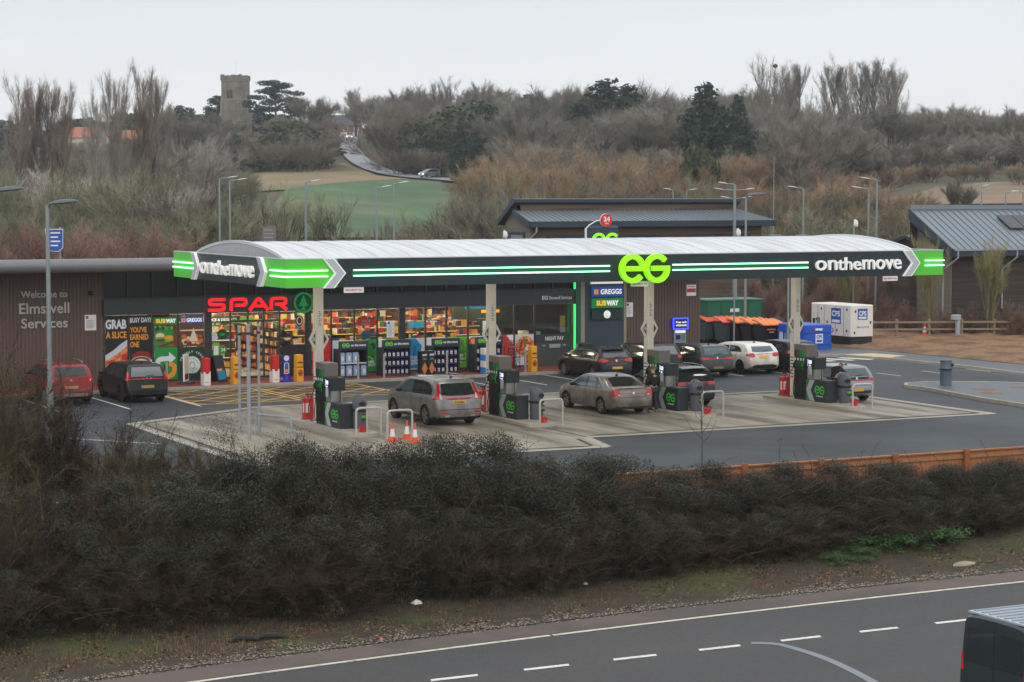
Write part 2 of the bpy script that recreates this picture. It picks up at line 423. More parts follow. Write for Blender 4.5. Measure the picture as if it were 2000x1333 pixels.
# forecourt asphalt, concrete apron, drains
sheet('forecourt_asphalt', [(4, 47.2), (96, 47.2), (96, 112), (4, 112)], 0.0, ASPH)
apron = [(22.3, 61.2), (34.4, 60.6), (35.1, 63.3), (52.7, 63.3), (52.6, 74.8), (46, 74.8), (46, 78.4), (28.8, 78.4), (22.5, 74.6)]
sheet('concrete_apron', apron, 0.006, CONC)
mb = MB()
def strip(p, q, w, z, m, mb):
    p = Vector(p); q = Vector(q); d = (q - p).normalized(); n_ = Vector((-d.y, d.x)) * w / 2
    mb.face([(*(p + n_), z), (*(p - n_), z), (*(q - n_), z), (*(q + n_), z)], m)
for i in range(len(apron)):
    strip(apron[i], apron[(i + 1) % len(apron)], .3, .011 + .0015 * (i % 3), CONC2, mb)
structure(mb.build('apron_edging'))
mb = MB()
for i in range(len(apron)):
    p = Vector(apron[i]); q = Vector(apron[(i + 1) % len(apron)]); d = (q - p).normalized(); n_ = Vector((-d.y, d.x)) * .42
    strip(p + n_ + d * .4, q + n_ - d * .4, .14, .0165 + .0015 * (i % 3), DRAIN, mb)
strip((35.2, 63.5), (35.2, 66.5), .1, .012, DRAIN, mb)
structure(mb.build('drain_channel'))
mb = MB()
for u in (32.0, 38.8, 45.6): strip((u, 63.9), (u, 74.2), .035, .0105, DRAIN, mb)
for v in (67.2, 71.6, 75.5): strip((23, v), (52.3, v), .03, .012, CONC2, mb)
structure(mb.build('slab_joints'))

# red paving in front of the shop
mb = MB(); mb.box(10, 49.6, 86.9, 89.96, -.05, .12, REDP); structure(mb.build('red_pavement'))
mb = MB(); mb.box(10, 49.7, 86.74, 86.895, -.05, .125, KERB); structure(mb.build('pavement_kerb'))
sheet('parking_pavement', [(49.7, 86.9), (60, 86.9), (60, 89.9), (49.7, 89.9)], .1, mat('grey_paving', srgb(128, 124, 118), .7), .1)

# yellow hatched keep-clear boxes
mb = MB()
def hatch(u0, u1, v0, v1):
    cs = [(u0, v0), (u1, v0), (u1, v1), (u0, v1)]
    for i in range(4): strip(cs[i], cs[(i + 1) % 4], .13, .012 + .002 * i, YELL, mb)
    for sgn, z in ((1, .022), (-1, .026)):
        for k in np.arange(-8, 16, 1.75):
            a, b = (u0 + k, v0), (u0 + k + (v1 - v0) * 1.1, v1)
            if sgn < 0: a, b = (a[0], v1), (b[0], v0)
            t0 = max(0, (u0 - a[0]) / (b[0] - a[0])); t1 = min(1, (u1 - a[0]) / (b[0] - a[0]))
            if t1 - t0 > .05:
                A_ = Vector(a); B_ = Vector(b); strip(A_.lerp(B_, t0), A_.lerp(B_, t1), .11, z, YELL, mb)
hatch(27.0, 31.3, 80.2, 86.2); hatch(31.6, 36.2, 80.9, 86.2)
structure(mb.build('yellow_hatching'))
# parking bay lines
mb = MB()
for u in (41.1, 43.4, 45.7, 48.4, 51.0, 53.55, 56.1, 58.6): strip((u, 81.8), (u, 86.6), .1, .0125, WHITE, mb)
for u in (18.9, 21.4, 24.1, 26.9): strip((u, 79.6), (u, 86.6), .1, .0125, WHITE, mb)
for u in (60.0, 62.6, 65.2): strip((u, 78.6), (u, 80.4), .1, .0125, WHITE, mb)
strip((15, 76.5), (21.6, 68.0), .12, .0135, CREAM, mb)
for k in range(5): strip((15.5 + k * 2.1, 53.6 - k * .15), (16.6 + k * 2.1, 53.5 - k * .15), .14, .0135, WHITE, mb)
strip((12, 56.5), (23.5, 55.2), .12, .0145, WHITE, mb)
structure(mb.build('parking_bay_lines'))
mb = MB()
for k in range(4): strip((60.6 + k * 1.15, 89.0), (61.3 + k * 1.15, 87.2), .55, .013, WHITE, mb)
structure(mb.build('zebra_crossing'))

# footpath and kerb beyond the turning area, wood-chip bed behind it
TACT = mat('tactile_paving', srgb(206, 182, 138), .8, var=.1, scale=20, bump=.3)
PATH = mat('footpath_asphalt', srgb(88, 94, 100), .45, var=.12, scale=1.5, bump=.3, bscale=50)
kpath = [(60.0, 93.5), (62.0, 91.2), (64.5, 89.6), (65.4, 86.6), (65.6, 80.0), (65.0, 74.0), (66, 60)]
far = [(72.5, 60), (69.0, 76), (68.4, 82.5), (68.1, 92.0), (66.5, 96.5), (60, 99)]
mb = MB(); mb.prism(kpath + far, -.05, .11, PATH, 'xy'); structure(mb.build('footpath'))
mb = MB(); mb.ribbon(kpath, .16, -.05, .13, KERB, lambda a, b, d: (a, b, d)); structure(mb.build('footpath_kerb'))
sheet('tactile_paving', [(64.55, 89.5), (65.5, 86.75), (67.0, 87.4), (66.5, 89.6)], .118, TACT, .004)
# traffic island with a pale kerb
isl = [(56.9, 72.2), (56.5, 73.4), (57.0, 74.7), (58.5, 75.3), (61, 74.8), (66, 69.5), (70, 64), (66, 58), (62, 58.5), (56.8, 63.2), (56.6, 66.0), (56.9, 69.2)]
isl = [(56.55, 72.6), (56.45, 73.6), (57.1, 74.4), (58.4, 74.5), (60.5, 73.4), (64.5, 69.0), (66, 62), (60, 58), (56.0, 60.5), (55.3, 63.8), (55.6, 67.5), (56.2, 70.6)]
mb = MB(); mb.prism(isl, -.05, .12, PATH, 'xy'); structure(mb.build('traffic_island'))
mb = MB(); mb.ribbon(isl, .15, -.05, .145, KERB, lambda a, b, d: (a, b, d), closed=True); structure(mb.build('island_kerb'))
MULCH = mat('wood_chip_mulch', srgb(138, 106, 76), .95, var=.35, scale=6, bump=1, bscale=14, col2=srgb(106, 82, 60), c2scale=.6)
gx = np.linspace(0, 1, 40); gy = np.linspace(0, 1, 20); a0 = np.array([(66.4, 96.6), (68.15, 92), (68.5, 82.5), (69.1, 76), (72.6, 60)]); a1 = np.array([(70, 112), (75.5, 104), (79.5, 97), (85, 90), (95, 80)])
va = []
for t in gx:
    f = t * 4; i = min(3, int(f)); p = a0[i] + (a0[i + 1] - a0[i]) * (f - i); q = a1[i] + (a1[i + 1] - a1[i]) * (f - i)
    for s_ in gy:
        w = p + (q - p) * s_; va.append((w[0], w[1], .12 + .35 * math.sin(s_ * 2.2) + .05 * rng.standard_normal() * (0 < s_ < 1)))
ii = np.arange(800).reshape(40, 20); fq = np.stack([ii[:-1, :-1], ii[1:, :-1], ii[1:, 1:], ii[:-1, 1:]], -1).reshape(-1, 4)
structure(link('mulch_bed', npmesh('mulch_bed', va, fq, MULCH, smooth=True)))
# drain covers in the asphalt
mb = MB()
for k, (u, v) in enumerate(((39.7, 59.5), (37.2, 57.6), (43.2, 58.9), (58.2, 70.6), (57.4, 69.1), (60.2, 70.5))):
    mb.face([(u + .45 * math.cos(t), v + .55 * math.sin(t), (.0045 if u < 50 else .126)) for t in np.linspace(0, 6.28, 20)[:-1]], DRAIN if u < 50 else mat('rust_cover', srgb(128, 100, 78), .8))
structure(mb.build('manhole_covers'))

# ---------------------------------------------------------------- the main road below and its verge
ZR = -1.05
edge_v = lambda u: 39.72 - .0028 * max(0, 33 - u) ** 2
us = np.arange(-12, 64, 1.0)
mb = MB()
for u in us: mb.face([(u, 20, ZR), (u + 1, 20, ZR), (u + 1, edge_v(u + 1) + 1.1, ZR), (u, edge_v(u) + 1.1, ZR)], ROADM)
structure(mb.build('main_road'))
mb = MB()
RDB = mat('red_brown_shoulder', srgb(104, 90, 84), .85, var=.14, scale=40, bump=.4, bscale=80, col2=srgb(86, 80, 76), c2scale=.5)
for u in us: mb.face([(u, edge_v(u) + .13, ZR + .004), (u + 1, edge_v(u + 1) + .13, ZR + .004), (u + 1, edge_v(u + 1) + 1.25, ZR + .004), (u, edge_v(u) + 1.25, ZR + .004)], RDB)
structure(mb.build('road_shoulder'))
mb = MB()
for u in us:
    if abs(u - 21) > .1: mb.face([(u, edge_v(u) - .07, ZR + .008), (u + 1 - (.07 if u == 20 else 0), edge_v(u + 1) - .07, ZR + .008), (u + 1 - (.07 if u == 20 else 0), edge_v(u + 1) + .07, ZR + .008), (u, edge_v(u) + .07, ZR + .008)], CREAM)
    else: mb.face([(u, edge_v(u) - .07, ZR + .008), (u + 1, edge_v(u + 1) - .07, ZR + .008), (u + 1, edge_v(u + 1) + .07, ZR + .008), (u, edge_v(u) + .07, ZR + .008)], CREAM)
structure(mb.build('road_edge_line'))
mb = MB()
for k in range(-12, 16):
    u = 22.93 + 2.01 * k; mb.face([(u, 36.57, ZR + .008), (u + 1.0, 36.57, ZR + .008), (u + 1.06, 36.73, ZR + .008), (u + .06, 36.73, ZR + .008)], WHITE)
structure(mb.build('lane_dashes'))
TAR = mat('tar_seal', srgb(116, 124, 132), .35, var=.1, scale=3)
mb = MB(); mb.ribbon(fillet([(24.3, 36.75), (24.75, 36.45), (24.85, 35.0), (24.5, 33.0), (23.6, 30.0), (22.4, 26.0)], 1.2), .2, ZR + .004, ZR + .009, TAR, lambda a, b, d: (a, b, d)); structure(mb.build('tar_seal_line'))

# verge between road and hedge
VERGE = mat('verge_litter', srgb(62, 52, 40), .95, var=.32, scale=3.0, bump=1, bscale=18, col2=srgb(66, 72, 36), c2scale=.35, c2lo=.5, c2hi=.62)
vs_ = []; uu = np.arange(-12, 64, .5); vv = np.linspace(0, 1, 16)
for u in uu:
    v0 = edge_v(u) + 1.15; v1 = 46.6
    for t in vv:
        v = v0 + (v1 - v0) * t
        vs_.append((u, v, ZR + .006 + .95 * sstep(.25, 1, t) * .55 + (0 if t == 0 else .05 * rng.random()) ))
ii = np.arange(len(vs_)).reshape(len(uu), 16); fq = np.stack([ii[:-1, :-1], ii[1:, :-1], ii[1:, 1:], ii[:-1, 1:]], -1).reshape(-1, 4)
structure(link('verge', npmesh('verge', vs_, fq, VERGE, smooth=True)))
def verge_z(u, v):
    v0 = edge_v(u) + 1.15; t = (v - v0) / (46.6 - v0); return ZR + .03 + .95 * float(sstep(.25, 1, t)) * .55

def scatter(name, n, fu, size, mats_, flat=.5, label=None, cat=None):
    """loose pieces (stones, dead leaves): small tilted chips lying on the verge"""
    V = []; F = []; MI = []
    for i in range(n):
        u, v = fu(); z = verge_z(u, v) if v > edge_v(u) + 1.15 else ZR + .006
        s_ = size * (.5 + random.random()); a = random.random() * 6.28; k = len(V)
        tl = flat * (random.random() - .5)
        for q in range(4):
            t = a + q * 1.57 + .4 * random.random(); V.append((u + s_ * math.cos(t), v + s_ * math.sin(t), z + s_ * tl * math.cos(t - a)))
        V.append((u, v, z + s_ * (.5 if flat < .8 else .15)))
        for q in range(4): F.append((k + q, k + (q + 1) % 4, k + 4)); MI.append(i % len(mats_))
    o = link(name, npmesh(name, V, F, mats_, MI)); o['kind'] = 'stuff'
    return tag(o, label, cat)
GRAV = [mat('gravel_a', srgb(122, 112, 98), .9), mat('gravel_b', srgb(92, 84, 75), .9), mat('gravel_c', srgb(146, 137, 122), .9), mat('gravel_d', srgb(72, 66, 60), .9)]
def gr():
    u = random.uniform(2, 46); return u, edge_v(u) + 1.2 + abs(random.gauss(0, .42)) - .12
scatter('gravel', 12000, gr, .024, GRAV, .6, 'loose pale gravel strip along the edge of the road', 'gravel')
LEAFL = [mat('dead_leaf_a', srgb(106, 76, 54), .9), mat('dead_leaf_b', srgb(96, 68, 48), .9), mat('dead_leaf_c', srgb(74, 60, 46), .9), mat('dead_leaf_d', srgb(128, 98, 72), .9)]
def lf():
    u = random.uniform(0, 46); return u, edge_v(u) + 1.4 + 3.4 * random.random() ** .9
scatter('leaf_litter', 22000, lf, .03, LEAFL, 1.2, 'brown dead leaves lying along the foot of the hedge', 'dead leaves')
# ---------------------------------------------------------------- canopy over the pumps
CH = mat('canopy_charcoal', srgb(34, 47, 51), .42, var=.12, scale=1.2, stretch=(1.5, 1.5, .3))
CHTOP = mat('canopy_roof_metal', srgb(212, 214, 218), .5, var=.08, scale=.6, col2=srgb(190, 192, 192), c2scale=.9, c2lo=.48, c2hi=.72, stretch=(2.4, .25, 1))
CGREEN = mat('canopy_green', srgb(82, 190, 52), .4, var=.04, scale=1, emis=.10, ecol=srgb(82, 205, 52))
LED = mat('mint_led', srgb(200, 255, 225), .3, var=0, emis=2.2, ecol=srgb(170, 255, 210))
CHEV = mat('chevron_silver', srgb(190, 194, 200), .4, var=.04)
LIT = mat('lit_white_acrylic', srgb(235, 235, 230), .4, var=0, emis=.22, ecol=(1, .99, .95))
LIME = mat('lit_lime_acrylic', srgb(150, 245, 10), .35, var=0, emis=.55, ecol=srgb(150, 250, 10))
LIMES = mat('lime_logo_paint', srgb(120, 225, 60), .5, var=0)
SOFF = mat('canopy_soffit', srgb(226, 226, 220), .5, var=.04)
BEIGE = mat('column_cream', srgb(240, 233, 218), .5, var=.05, scale=2)
SIGNW = mat('sign_white', srgb(236, 232, 230), .5, var=.03)
SIGNR = mat('sign_red_text', srgb(190, 60, 60), .5, var=0)
U0, U1, V0, V1, ZB, ZT = 24.66, 51.07, 64.4, 75.9, 5.25, 6.17
can = thing('fuel_canopy', 'long fuel canopy with green ends and arched pale roof on four cream columns', 'canopy', ((U0 + U1) / 2, (V0 + V1) / 2, 0))
co_ = tuple(can.location)
# arched roof with standing seams
def arch(t): return 6.12 + .5 * math.sin(math.pi * t) ** .75
mb = MB(); na = 28; ua, ub, va_, vb_ = U0 + .45, U1 - .45, V0 + 1.35, V1 - 1.35
pr = [(va_ + (vb_ - va_) * i / na, arch(i / na)) for i in range(na + 1)]
for i in range(na):
    mb.face([(ua, *pr[i]), (ub, *pr[i]), (ub, *pr[i + 1]), (ua, *pr[i + 1])], CHTOP)
mb.face([(ua, V0 + .1, 6.10), (ub, V0 + .1, 6.10), (ub, va_, 6.12), (ua, va_, 6.12)], CHTOP)
mb.face([(ua, vb_, 6.12), (ub, vb_, 6.12), (ub, V1 - .1, 6.10), (ua, V1 - .1, 6.10)], CHTOP)
mb.build('roof', can, off=co_, smooth=50)
mb = MB()
for u in np.arange(ua + .3, ub, .62):
    pts = [(u, *p) for p in pr]
    for i in range(na):
        (v0, z0), (v1, z1) = pr[i], pr[i + 1]
        mb.raw([(u - .012, v0, z0 - .01), (u + .012, v0, z0 - .01), (u + .012, v0, z0 + .016), (u - .012, v0, z0 + .016), (u - .012, v1, z1 - .01), (u + .012, v1, z1 - .01), (u + .012, v1, z1 + .016), (u - .012, v1, z1 + .016)],
               [(3, 2, 6, 7), (0, 3, 7, 4), (1, 5, 6, 2)], CHTOP)
mb.build('roof_seams', can, off=co_)
GABLE = mat('gable_grey', srgb(178, 178, 180), .6)
for nm, uu0, uu1 in (('gable', ua - .02, ua + .05), ('gable', ub - .05, ub + .02)):
    mb = MB(); mb.prism([(va_ - .1, 6.1)] + [(v, z - .03) for v, z in pr] + [(vb_ + .1, 6.1)], uu0, uu1, GABLE, 'yz'); mb.build(nm, can, off=co_)
    mb = MB(); mb.ribbon([(v, z + .02) for v, z in pr], .1, uu0 - .02, uu1 + .02, CHTOP, lambda a, b, d: (d, a, b)); mb.build('gable_trim', can, off=co_)
mb = MB(); mb.box(U0 + .06, U1 - .06, V0 + .06, V1 - .06, ZB + .04, ZB + .1, SOFF); mb.build('soffit', can, off=co_)
CLITE = mat('canopy_light', srgb(255, 250, 240), .4, var=0, emis=15, ecol=(1, .93, .82))
# recessed soffit lights
for u in np.arange(27, 50, 3.4):
    for v in (67.6, 70.15, 72.7): mb = MB(); mb.box(u - .3, u + .3, v - .2, v + .2, ZB + .015, ZB + .038, CLITE); mb.build('soffit_light', can, off=co_)
mb = MB()
mb.box(26.45, 49.55, V0, V0 + .1, ZB, ZT, CH); mb.box(26.45, 49.55, V1 - .1, V1, ZB, ZT, CH)
for u in (U0, U1 - .1): mb.box(u, u + .1, 66.4, 73.4, ZB, ZT, CH)
mb.build('fascia', can, off=co_)
for u in np.arange(28.6, 49, 2.35): mb = MB(); mb.box(u - .006, u + .006, V0 - .0025, V0 - .0003, ZB + .01, ZT - .01, BLK); mb.build('fascia_joint', can, off=co_)
def corner(u0, u1, v0, v1):
    mb = MB(); mb.box(min(u0, u1), max(u0, u1), v0, v1, ZB, ZT, CGREEN); return mb
for b_ in ((U0, 26.448, V0, V0 + .1), (49.552, U1, V0, V0 + .1), (U0, 26.448, V1 - .1, V1), (49.552, U1, V1 - .1, V1), (U0, U0 + .1, V0 + .101, 66.398), (U1 - .1, U1, V0 + .101, 66.398), (U0, U0 + .1, 73.402, V1 - .101), (U1 - .1, U1, 73.402, V1 - .101)):
    mb = MB(); mb.box(*b_, ZB, ZT, CGREEN); mb.build('green_end_panel', can, off=co_)
mb = MB(); mb.box(U0 - .01, U1 + .01, V0 - .012, V0 + .12, ZT, ZT + .03, CHEV); mb.box(U0 - .01, U0 + .12, V0 + .12, V1, ZT, ZT + .03, CHEV); mb.box(U1 - .12, U1 + .01, V0 + .12, V1, ZT, ZT + .03, CHEV); mb.build('coping', can, off=co_)
fF = lambda a, b, d: (a, V0 - d, b)            # front face
fL = lambda a, b, d: (U0 - d, a, b)            # left face
ZM = (ZB + ZT) / 2; HH = (ZT - ZB) / 2
def chevron(a, f, sgn=1, w=.38, name='chevron'):
    """pointed band: a is the tip, sgn the direction it points"""
    s = .40 * sgn
    pts = [(a - s, ZT + .01), (a, ZM), (a - s, ZB - .01)]
    def band(o, ww, d0, d1, m):
        poly = [(a - s - sgn * (ww + o), ZT + .02 - abs(o) * .3), (a - s - sgn * o, ZT + .02 - abs(o) * .3), (a - sgn * o, ZM), (a - s - sgn * o, ZB - .02 + abs(o) * .3), (a - s - sgn * (ww + o), ZB - .02 + abs(o) * .3), (a - sgn * (ww + o), ZM)]
        n = 6; vs = [f(p[0], p[1], d0) for p in poly] + [f(p[0], p[1], d1) for p in poly]
        fs = [(0, 1, 2, 5), (2, 3, 4, 5), (6, 11, 8, 7), (8, 11, 10, 9)] + [(i, 6 + i, 6 + (i + 1) % 6, (i + 1) % 6) for i in range(6)]
        mb.raw(vs, fs, m)
    mb = MB(); band(0, w, .004, .10, LIT); band(.045, w - .09, .101, .108, CHEV)
    return mb.build(name, can, off=co_)
chevron(26.71, fF); chevron(49.93, fF)
chevron(72.85, fL, -1, .42); chevron(66.05, fL, -1, .42)
def led(pairs, f, name='led_strip'):
    for a0, a1 in pairs:
        for z in (5.80, 5.615): mb = MB(); mb.ribbon([(a0, z), (a1, z)], .045, .012, .05, LED, f); mb.build(name, can, off=co_)
led([(27.0, 36.6), (39.14, 44.9)], fF); led([(24.66, 26.1), (50.2, U1 + .02)], fF); led([(64.38, 65.75), (73.6, 75.9)], fL)
GGL = mat('led_glow_band', srgb(10, 92, 60), .4, var=.03)
mb = MB(); mb.ribbon([(26.95, 5.708), (36.65, 5.708)], .16, .002, .006, GGL, fF); mb.ribbon([(39.09, 5.708), (44.95, 5.708)], .16, .002, .006, GGL, fF); mb.build('led_painted_glow', can, off=co_)  # glow between the led strips, painted on as a flat green band
mb = MB(); eg_logo(mb, 37.93, 5.69, 1.02, .06, .22, LIME, fF); mb.build('logo', can, off=co_, smooth=40)
for w, x0, x1 in (('on', 45.18, 46.12), ('the', 46.16, 47.2), ('move', 47.28, 49.03)):
    text(w, LIT, 'lettering', can, ((x0 + x1) / 2, V0 - .1, 5.69 if w != 'the' else 5.735), size=.6, width=x1 - x0, height=.37 if w != 'the' else .47, ext=.05, bold=.004, off=co_)
for w, y0, y1 in (('on', 72.55, 71.2), ('the', 71.1, 69.55), ('move', 69.45, 67.15)):
    text(w, LIT, 'lettering', can, (U0 - .1, (y0 + y1) / 2, 5.69 if w != 'the' else 5.735), FACE_X, size=.6, width=abs(y1 - y0), height=.40 if w != 'the' else .5, ext=.05, bold=.004, off=co_)
for u0, u1 in ((26.68, 27.38), (37.48, 38.2), (48.3, 48.97)):
    mb = MB(); mb.box(u0, u1, V0 + .02, V0 + .05, 5.06, 5.245, SIGNW); hs = mb.build('height_sign', can, off=co_)
    t = text('MAX HEIGHT 4.9m', SIGNR, 'lettering', None, (0, 0, 0), size=.08, width=.58, ext=.002, bold=.02); t.parent = hs; t.location = ((u0 + u1) / 2 - co_[0], V0 + .016 - co_[1], 5.15)
COLU = [28.5, 35.4, 42.22, 49.05]; VC = 71.1
for k, u in enumerate([c_ - .05 for c_ in COLU]):
    mb = MB(); mb.cbox(u - .145, u + .145, VC - .145, VC + .145, .1, ZB + .05, BEIGE, .015); c = mb.build('column', can, off=co_)
    mb = MB()
    # flag sign with pump number: one diamond either side of the column
    n = str(8 - 2 * k)
    for sx in (-1, 1):
        x = u + sx * .146
        d = [(x, 3.44), (x + sx * .06, 3.44), (x + sx * .24, 3.1), (x + sx * .06, 2.76), (x, 2.76)]
        mb.prism(d if sx > 0 else d[::-1], VC - .06, VC - .02, BEIGE)
        mb.prism([(x, 3.33), (x + sx * .15, 3.1), (x, 2.87)][::sx], VC - .066, VC - .0605, DKGREY)
    sg = mb.build('number_sign', c, off=co_)
    t = text(n, WHT, 'lettering', None, (0, 0, 0), size=.22, ext=.002, bold=.02); t.parent = sg; t.location = (u - .205 - co_[0], VC - .07 - co_[1], 3.1)
    # small notice strips on the column face
    mb = MB()
    for q in range(7): mb.box(u - .149, u - .1455, VC - .09, VC + .09, .95 + q * .13, 1.0 + q * .13, (SIGNR if q < 4 else GGL))
    for q in range(9): mb.box(u - .05, u + .07 - .03 * (q % 3), VC - .149, VC - .1455, 3.6 + q * .06, 3.62 + q * .06, DKGREY)
    mb.build('notice_strip', c, off=co_)

# ---------------------------------------------------------------- shop building
CLAD = mat('brown_ribbed_cladding', srgb(98, 80, 72), .6, var=.10, scale=3, stretch=(6, 6, .3))
FRAME = mat('anthracite_frame', srgb(44, 52, 55), .45, var=.05)
BAND = mat('anthracite_band', srgb(46, 54, 57), .45, var=.05, scale=1)
PANEL = mat('blue_grey_panel', srgb(50, 62, 74), .5, var=.06)
ROOFG = mat('grey_roof_edge', srgb(122, 122, 124), .4, .2, var=.04)
GL = glass_mat('shop_glass', (.86, .9, .88), .05)
GLU = mat('dark_clerestory_glass', srgb(30, 31, 29), .12, var=.25, scale=.7, spec=.22)
GSTRIP = mat('green_led', srgb(60, 235, 120), .4, var=0, emis=1.0, ecol=srgb(40, 235, 110))
VF = 89.9
shop = thing('petrol_station_shop', 'long low shop with brown cladding and lit windows behind the fuel canopy', 'building', (36, 96, 0)); so = tuple(shop.location)
mb = MB()
# cladding with ribs
def ribs(u0, u1, z0, z1):
    mb.box(u0, u1, VF + .02, VF + .3, z0, z1, CLAD)
    for u in np.arange(u0 + .08, u1 - .03, .16): mb.box(u, u + .09, VF - .012, VF + .02, z0, z1, CLAD)
ribs(8, 26.0, 0, 5.02); ribs(51.9, 56.28, 0, 5.02)
sw = [(VF + .3, 0), (104, 0), (104, 3.9), (VF + .3, 4.95)]; mb.prism(sw, 56.0, 56.28, CLAD, 'yz'); mb.prism(sw, 8, 8.3, CLAD, 'yz'); mb.box(8.3, 56, 103.7, 104, 0, 3.9, CLAD)
mb.build('wall', shop, off=so)
# roof with bull-nose edge
prof = [(87.6 + .29 - .29 * math.cos(t), 5.3 - .29 * math.sin(t)) for t in np.linspace(-math.pi / 2, math.pi / 2, 9)]
prof = [(104.3, 4.15)] + prof[:9] + [(91, 5.02), (104.3, 3.95)]
mb = MB(); mb.prism(prof, 6, 56.6, ROOFG, 'yz'); mb.build('roof', shop, off=so, smooth=30)
mb = MB(); mb.box(26.0, 49.3, VF - .01, VF + .28, 3.76, 3.82, FRAME)
for u in (26.02, 27.12, 28.22, 29.38, 30.6, 31.8, 33.0, 34.2, 35.4, 36.6, 37.73, 38.87, 40.1, 41.3, 42.38, 43.49, 44.72, 45.92, 47.01, 48.0, 48.9):
    mb.box(u - .03, u + .03, VF + .0, VF + .08, 3.82, 5.02, FRAME)
mb.box(26.0, 49.3, VF + .1, VF + .13, 3.82, 5.0, GLU)
mb.build('clerestory', shop, off=so)
mb = MB(); mb.box(25.98, 49.06, VF - .25, VF + .1, 3.10, 3.76, BAND); mb.box(25.98, 49.06, VF - .245, VF + .1, 3.07, 3.098, mat('dark_trim', srgb(70, 74, 76), .4)); mb.build('sign_band', shop, off=so)
mb = MB(); mb.box(49.065, 49.36, VF - .3, VF + .1, .8, 4.9, mat('dark_green_return', srgb(26, 84, 56), .5)); mb.build('green_return', shop, off=so)
mb = MB(); mb.box(48.98, 49.06, VF - .33, VF - .26, .9, 3.06, GSTRIP); mb.box(48.98, 49.06, VF - .33, VF - .26, 3.78, 4.9, GSTRIP); mb.build('green_light_strip', shop, off=so)
mb = MB(); mb.box(49.37, 49.62, VF - .22, VF + .2, 0, 5.0, mat('beige_pilaster', srgb(150, 142, 124), .6)); mb.box(51.8, 52.0, VF - .1, VF + .2, 0, 5.0, mat('beige_pilaster')); mb.build('pilaster', shop, off=so)
mb = MB(); mb.box(49.625, 51.795, VF - .2, VF + .2, 0, 5.0, PANEL); mb.build('brand_panel', shop, off=so)
# mullions
MUL = [26.05, 27.12, 28.22, 29.38, 31.79, 32.6, 33.35, 34.1, 35.36, 36.6, 37.73, 38.87, 41.3, 42.38, 43.49, 44.72, 45.92, 47.01, 48.95]
mb = MB()
for u in MUL: mb.box(u - .035, u + .035, VF - .03, VF + .06, .12, 3.08, FRAME)
mb.box(26, 49, VF - .02, VF + .05, .12, .2, FRAME)
for u0, u1 in ((30.58, 30.90), (39.96, 40.26), (35.4, 35.62)): mb.box(u0, u1, VF - .06, VF + .12, .12, 3.08, FRAME)
mb.box(31.83, 34.06, VF - .025, VF + .05, 2.62, 2.72, FRAME)
mb.build('mullions', shop, off=so)
pan = [26.05, 27.12, 28.22, 29.38, 30.6, 31.79, 32.6, 33.35, 34.1, 35.36, 36.6, 37.73, 38.87, 40.1, 41.3, 42.38, 43.49, 44.72, 45.92, 47.01, 48.95]
for a, b in zip(pan[:-1], pan[1:]):
    mb = MB(); mb.box(a + .04, b - .04, VF + .01, VF + .022, .2, 3.06, GL); mb.build('window_pane', shop, off=so)

# interior: floor, walls, bright ceiling with light panels
INT = mat('interior_wall', srgb(206, 190, 166), .7); FLR = mat('interior_floor', srgb(170, 160, 146), .35)
mb = MB(); mb.box(26, 49.3, VF + .35, 103.6, .06, .12, FLR); mb.build('shop_floor', shop, off=so)
mb = MB(); mb.box(26, 49.3, VF + .1, 103.6, 3.35, 3.5, mat('ceiling_white', srgb(215, 205, 190), .7)); mb.box(26, 49.3, 103.5, 103.65, .1, 3.4, INT); mb.build('shop_ceiling', shop, off=so)
PANL = mat('ceiling_light_panel', srgb(255, 240, 215), .4, var=0, emis=44.0, ecol=(1.0, .84, .62))
for u in np.arange(27.5, 48.9, 2.15):
    for v in (91.6, 94.6, 98.0, 101.2): mb = MB(); mb.box(u - .55, u + .55, v - .16, v + .16, 3.30, 3.345, PANL); mb.build('ceiling_light', shop, off=so)
for u in (20.3, 24.6, 28.9):
    mb = MB(); mb.cyl((u, 88.9, 5.02), (u, 88.9, 5.0495), .13, mat('downlight', (1, .9, .7), .4, var=0, emis=5, ecol=(1, .82, .55)), n=12); mb.build('soffit_downlight', shop, off=so)

# dark lower panels, night pay hatch
NP = mat('night_pay_grey', srgb(66, 72, 72), .55)
mb = MB(); mb.box(47.05, 48.94, VF - .06, VF + .0, .12, 1.22, NP); mb.box(47.05, 48.94, VF - .07, VF + 0, 1.24, 1.62, BAND); mb.build('night_pay_counter', shop, off=so)
mb = MB(); mb.box(47.75, 48.35, VF - .12, VF - .065, .98, 1.16, STEEL); mb.box(47.4, 47.55, VF - .1, VF - .065, 1.06, 1.14, STEEL); mb.box(48.5, 48.65, VF - .1, VF - .065, 1.06, 1.14, STEEL); mb.build('night_pay_drawer', shop, off=so)
text('NIGHT PAY', WHT, 'lettering', shop, (48.05, VF - .075, 1.43), size=.26, width=1.0, ext=.003, bold=.01, off=so)
mb = MB(); mb.box(34.2, 35.34, VF - .02, VF + .0, .15, 1.5, BLK); mb.build('black_panel', shop, off=so)

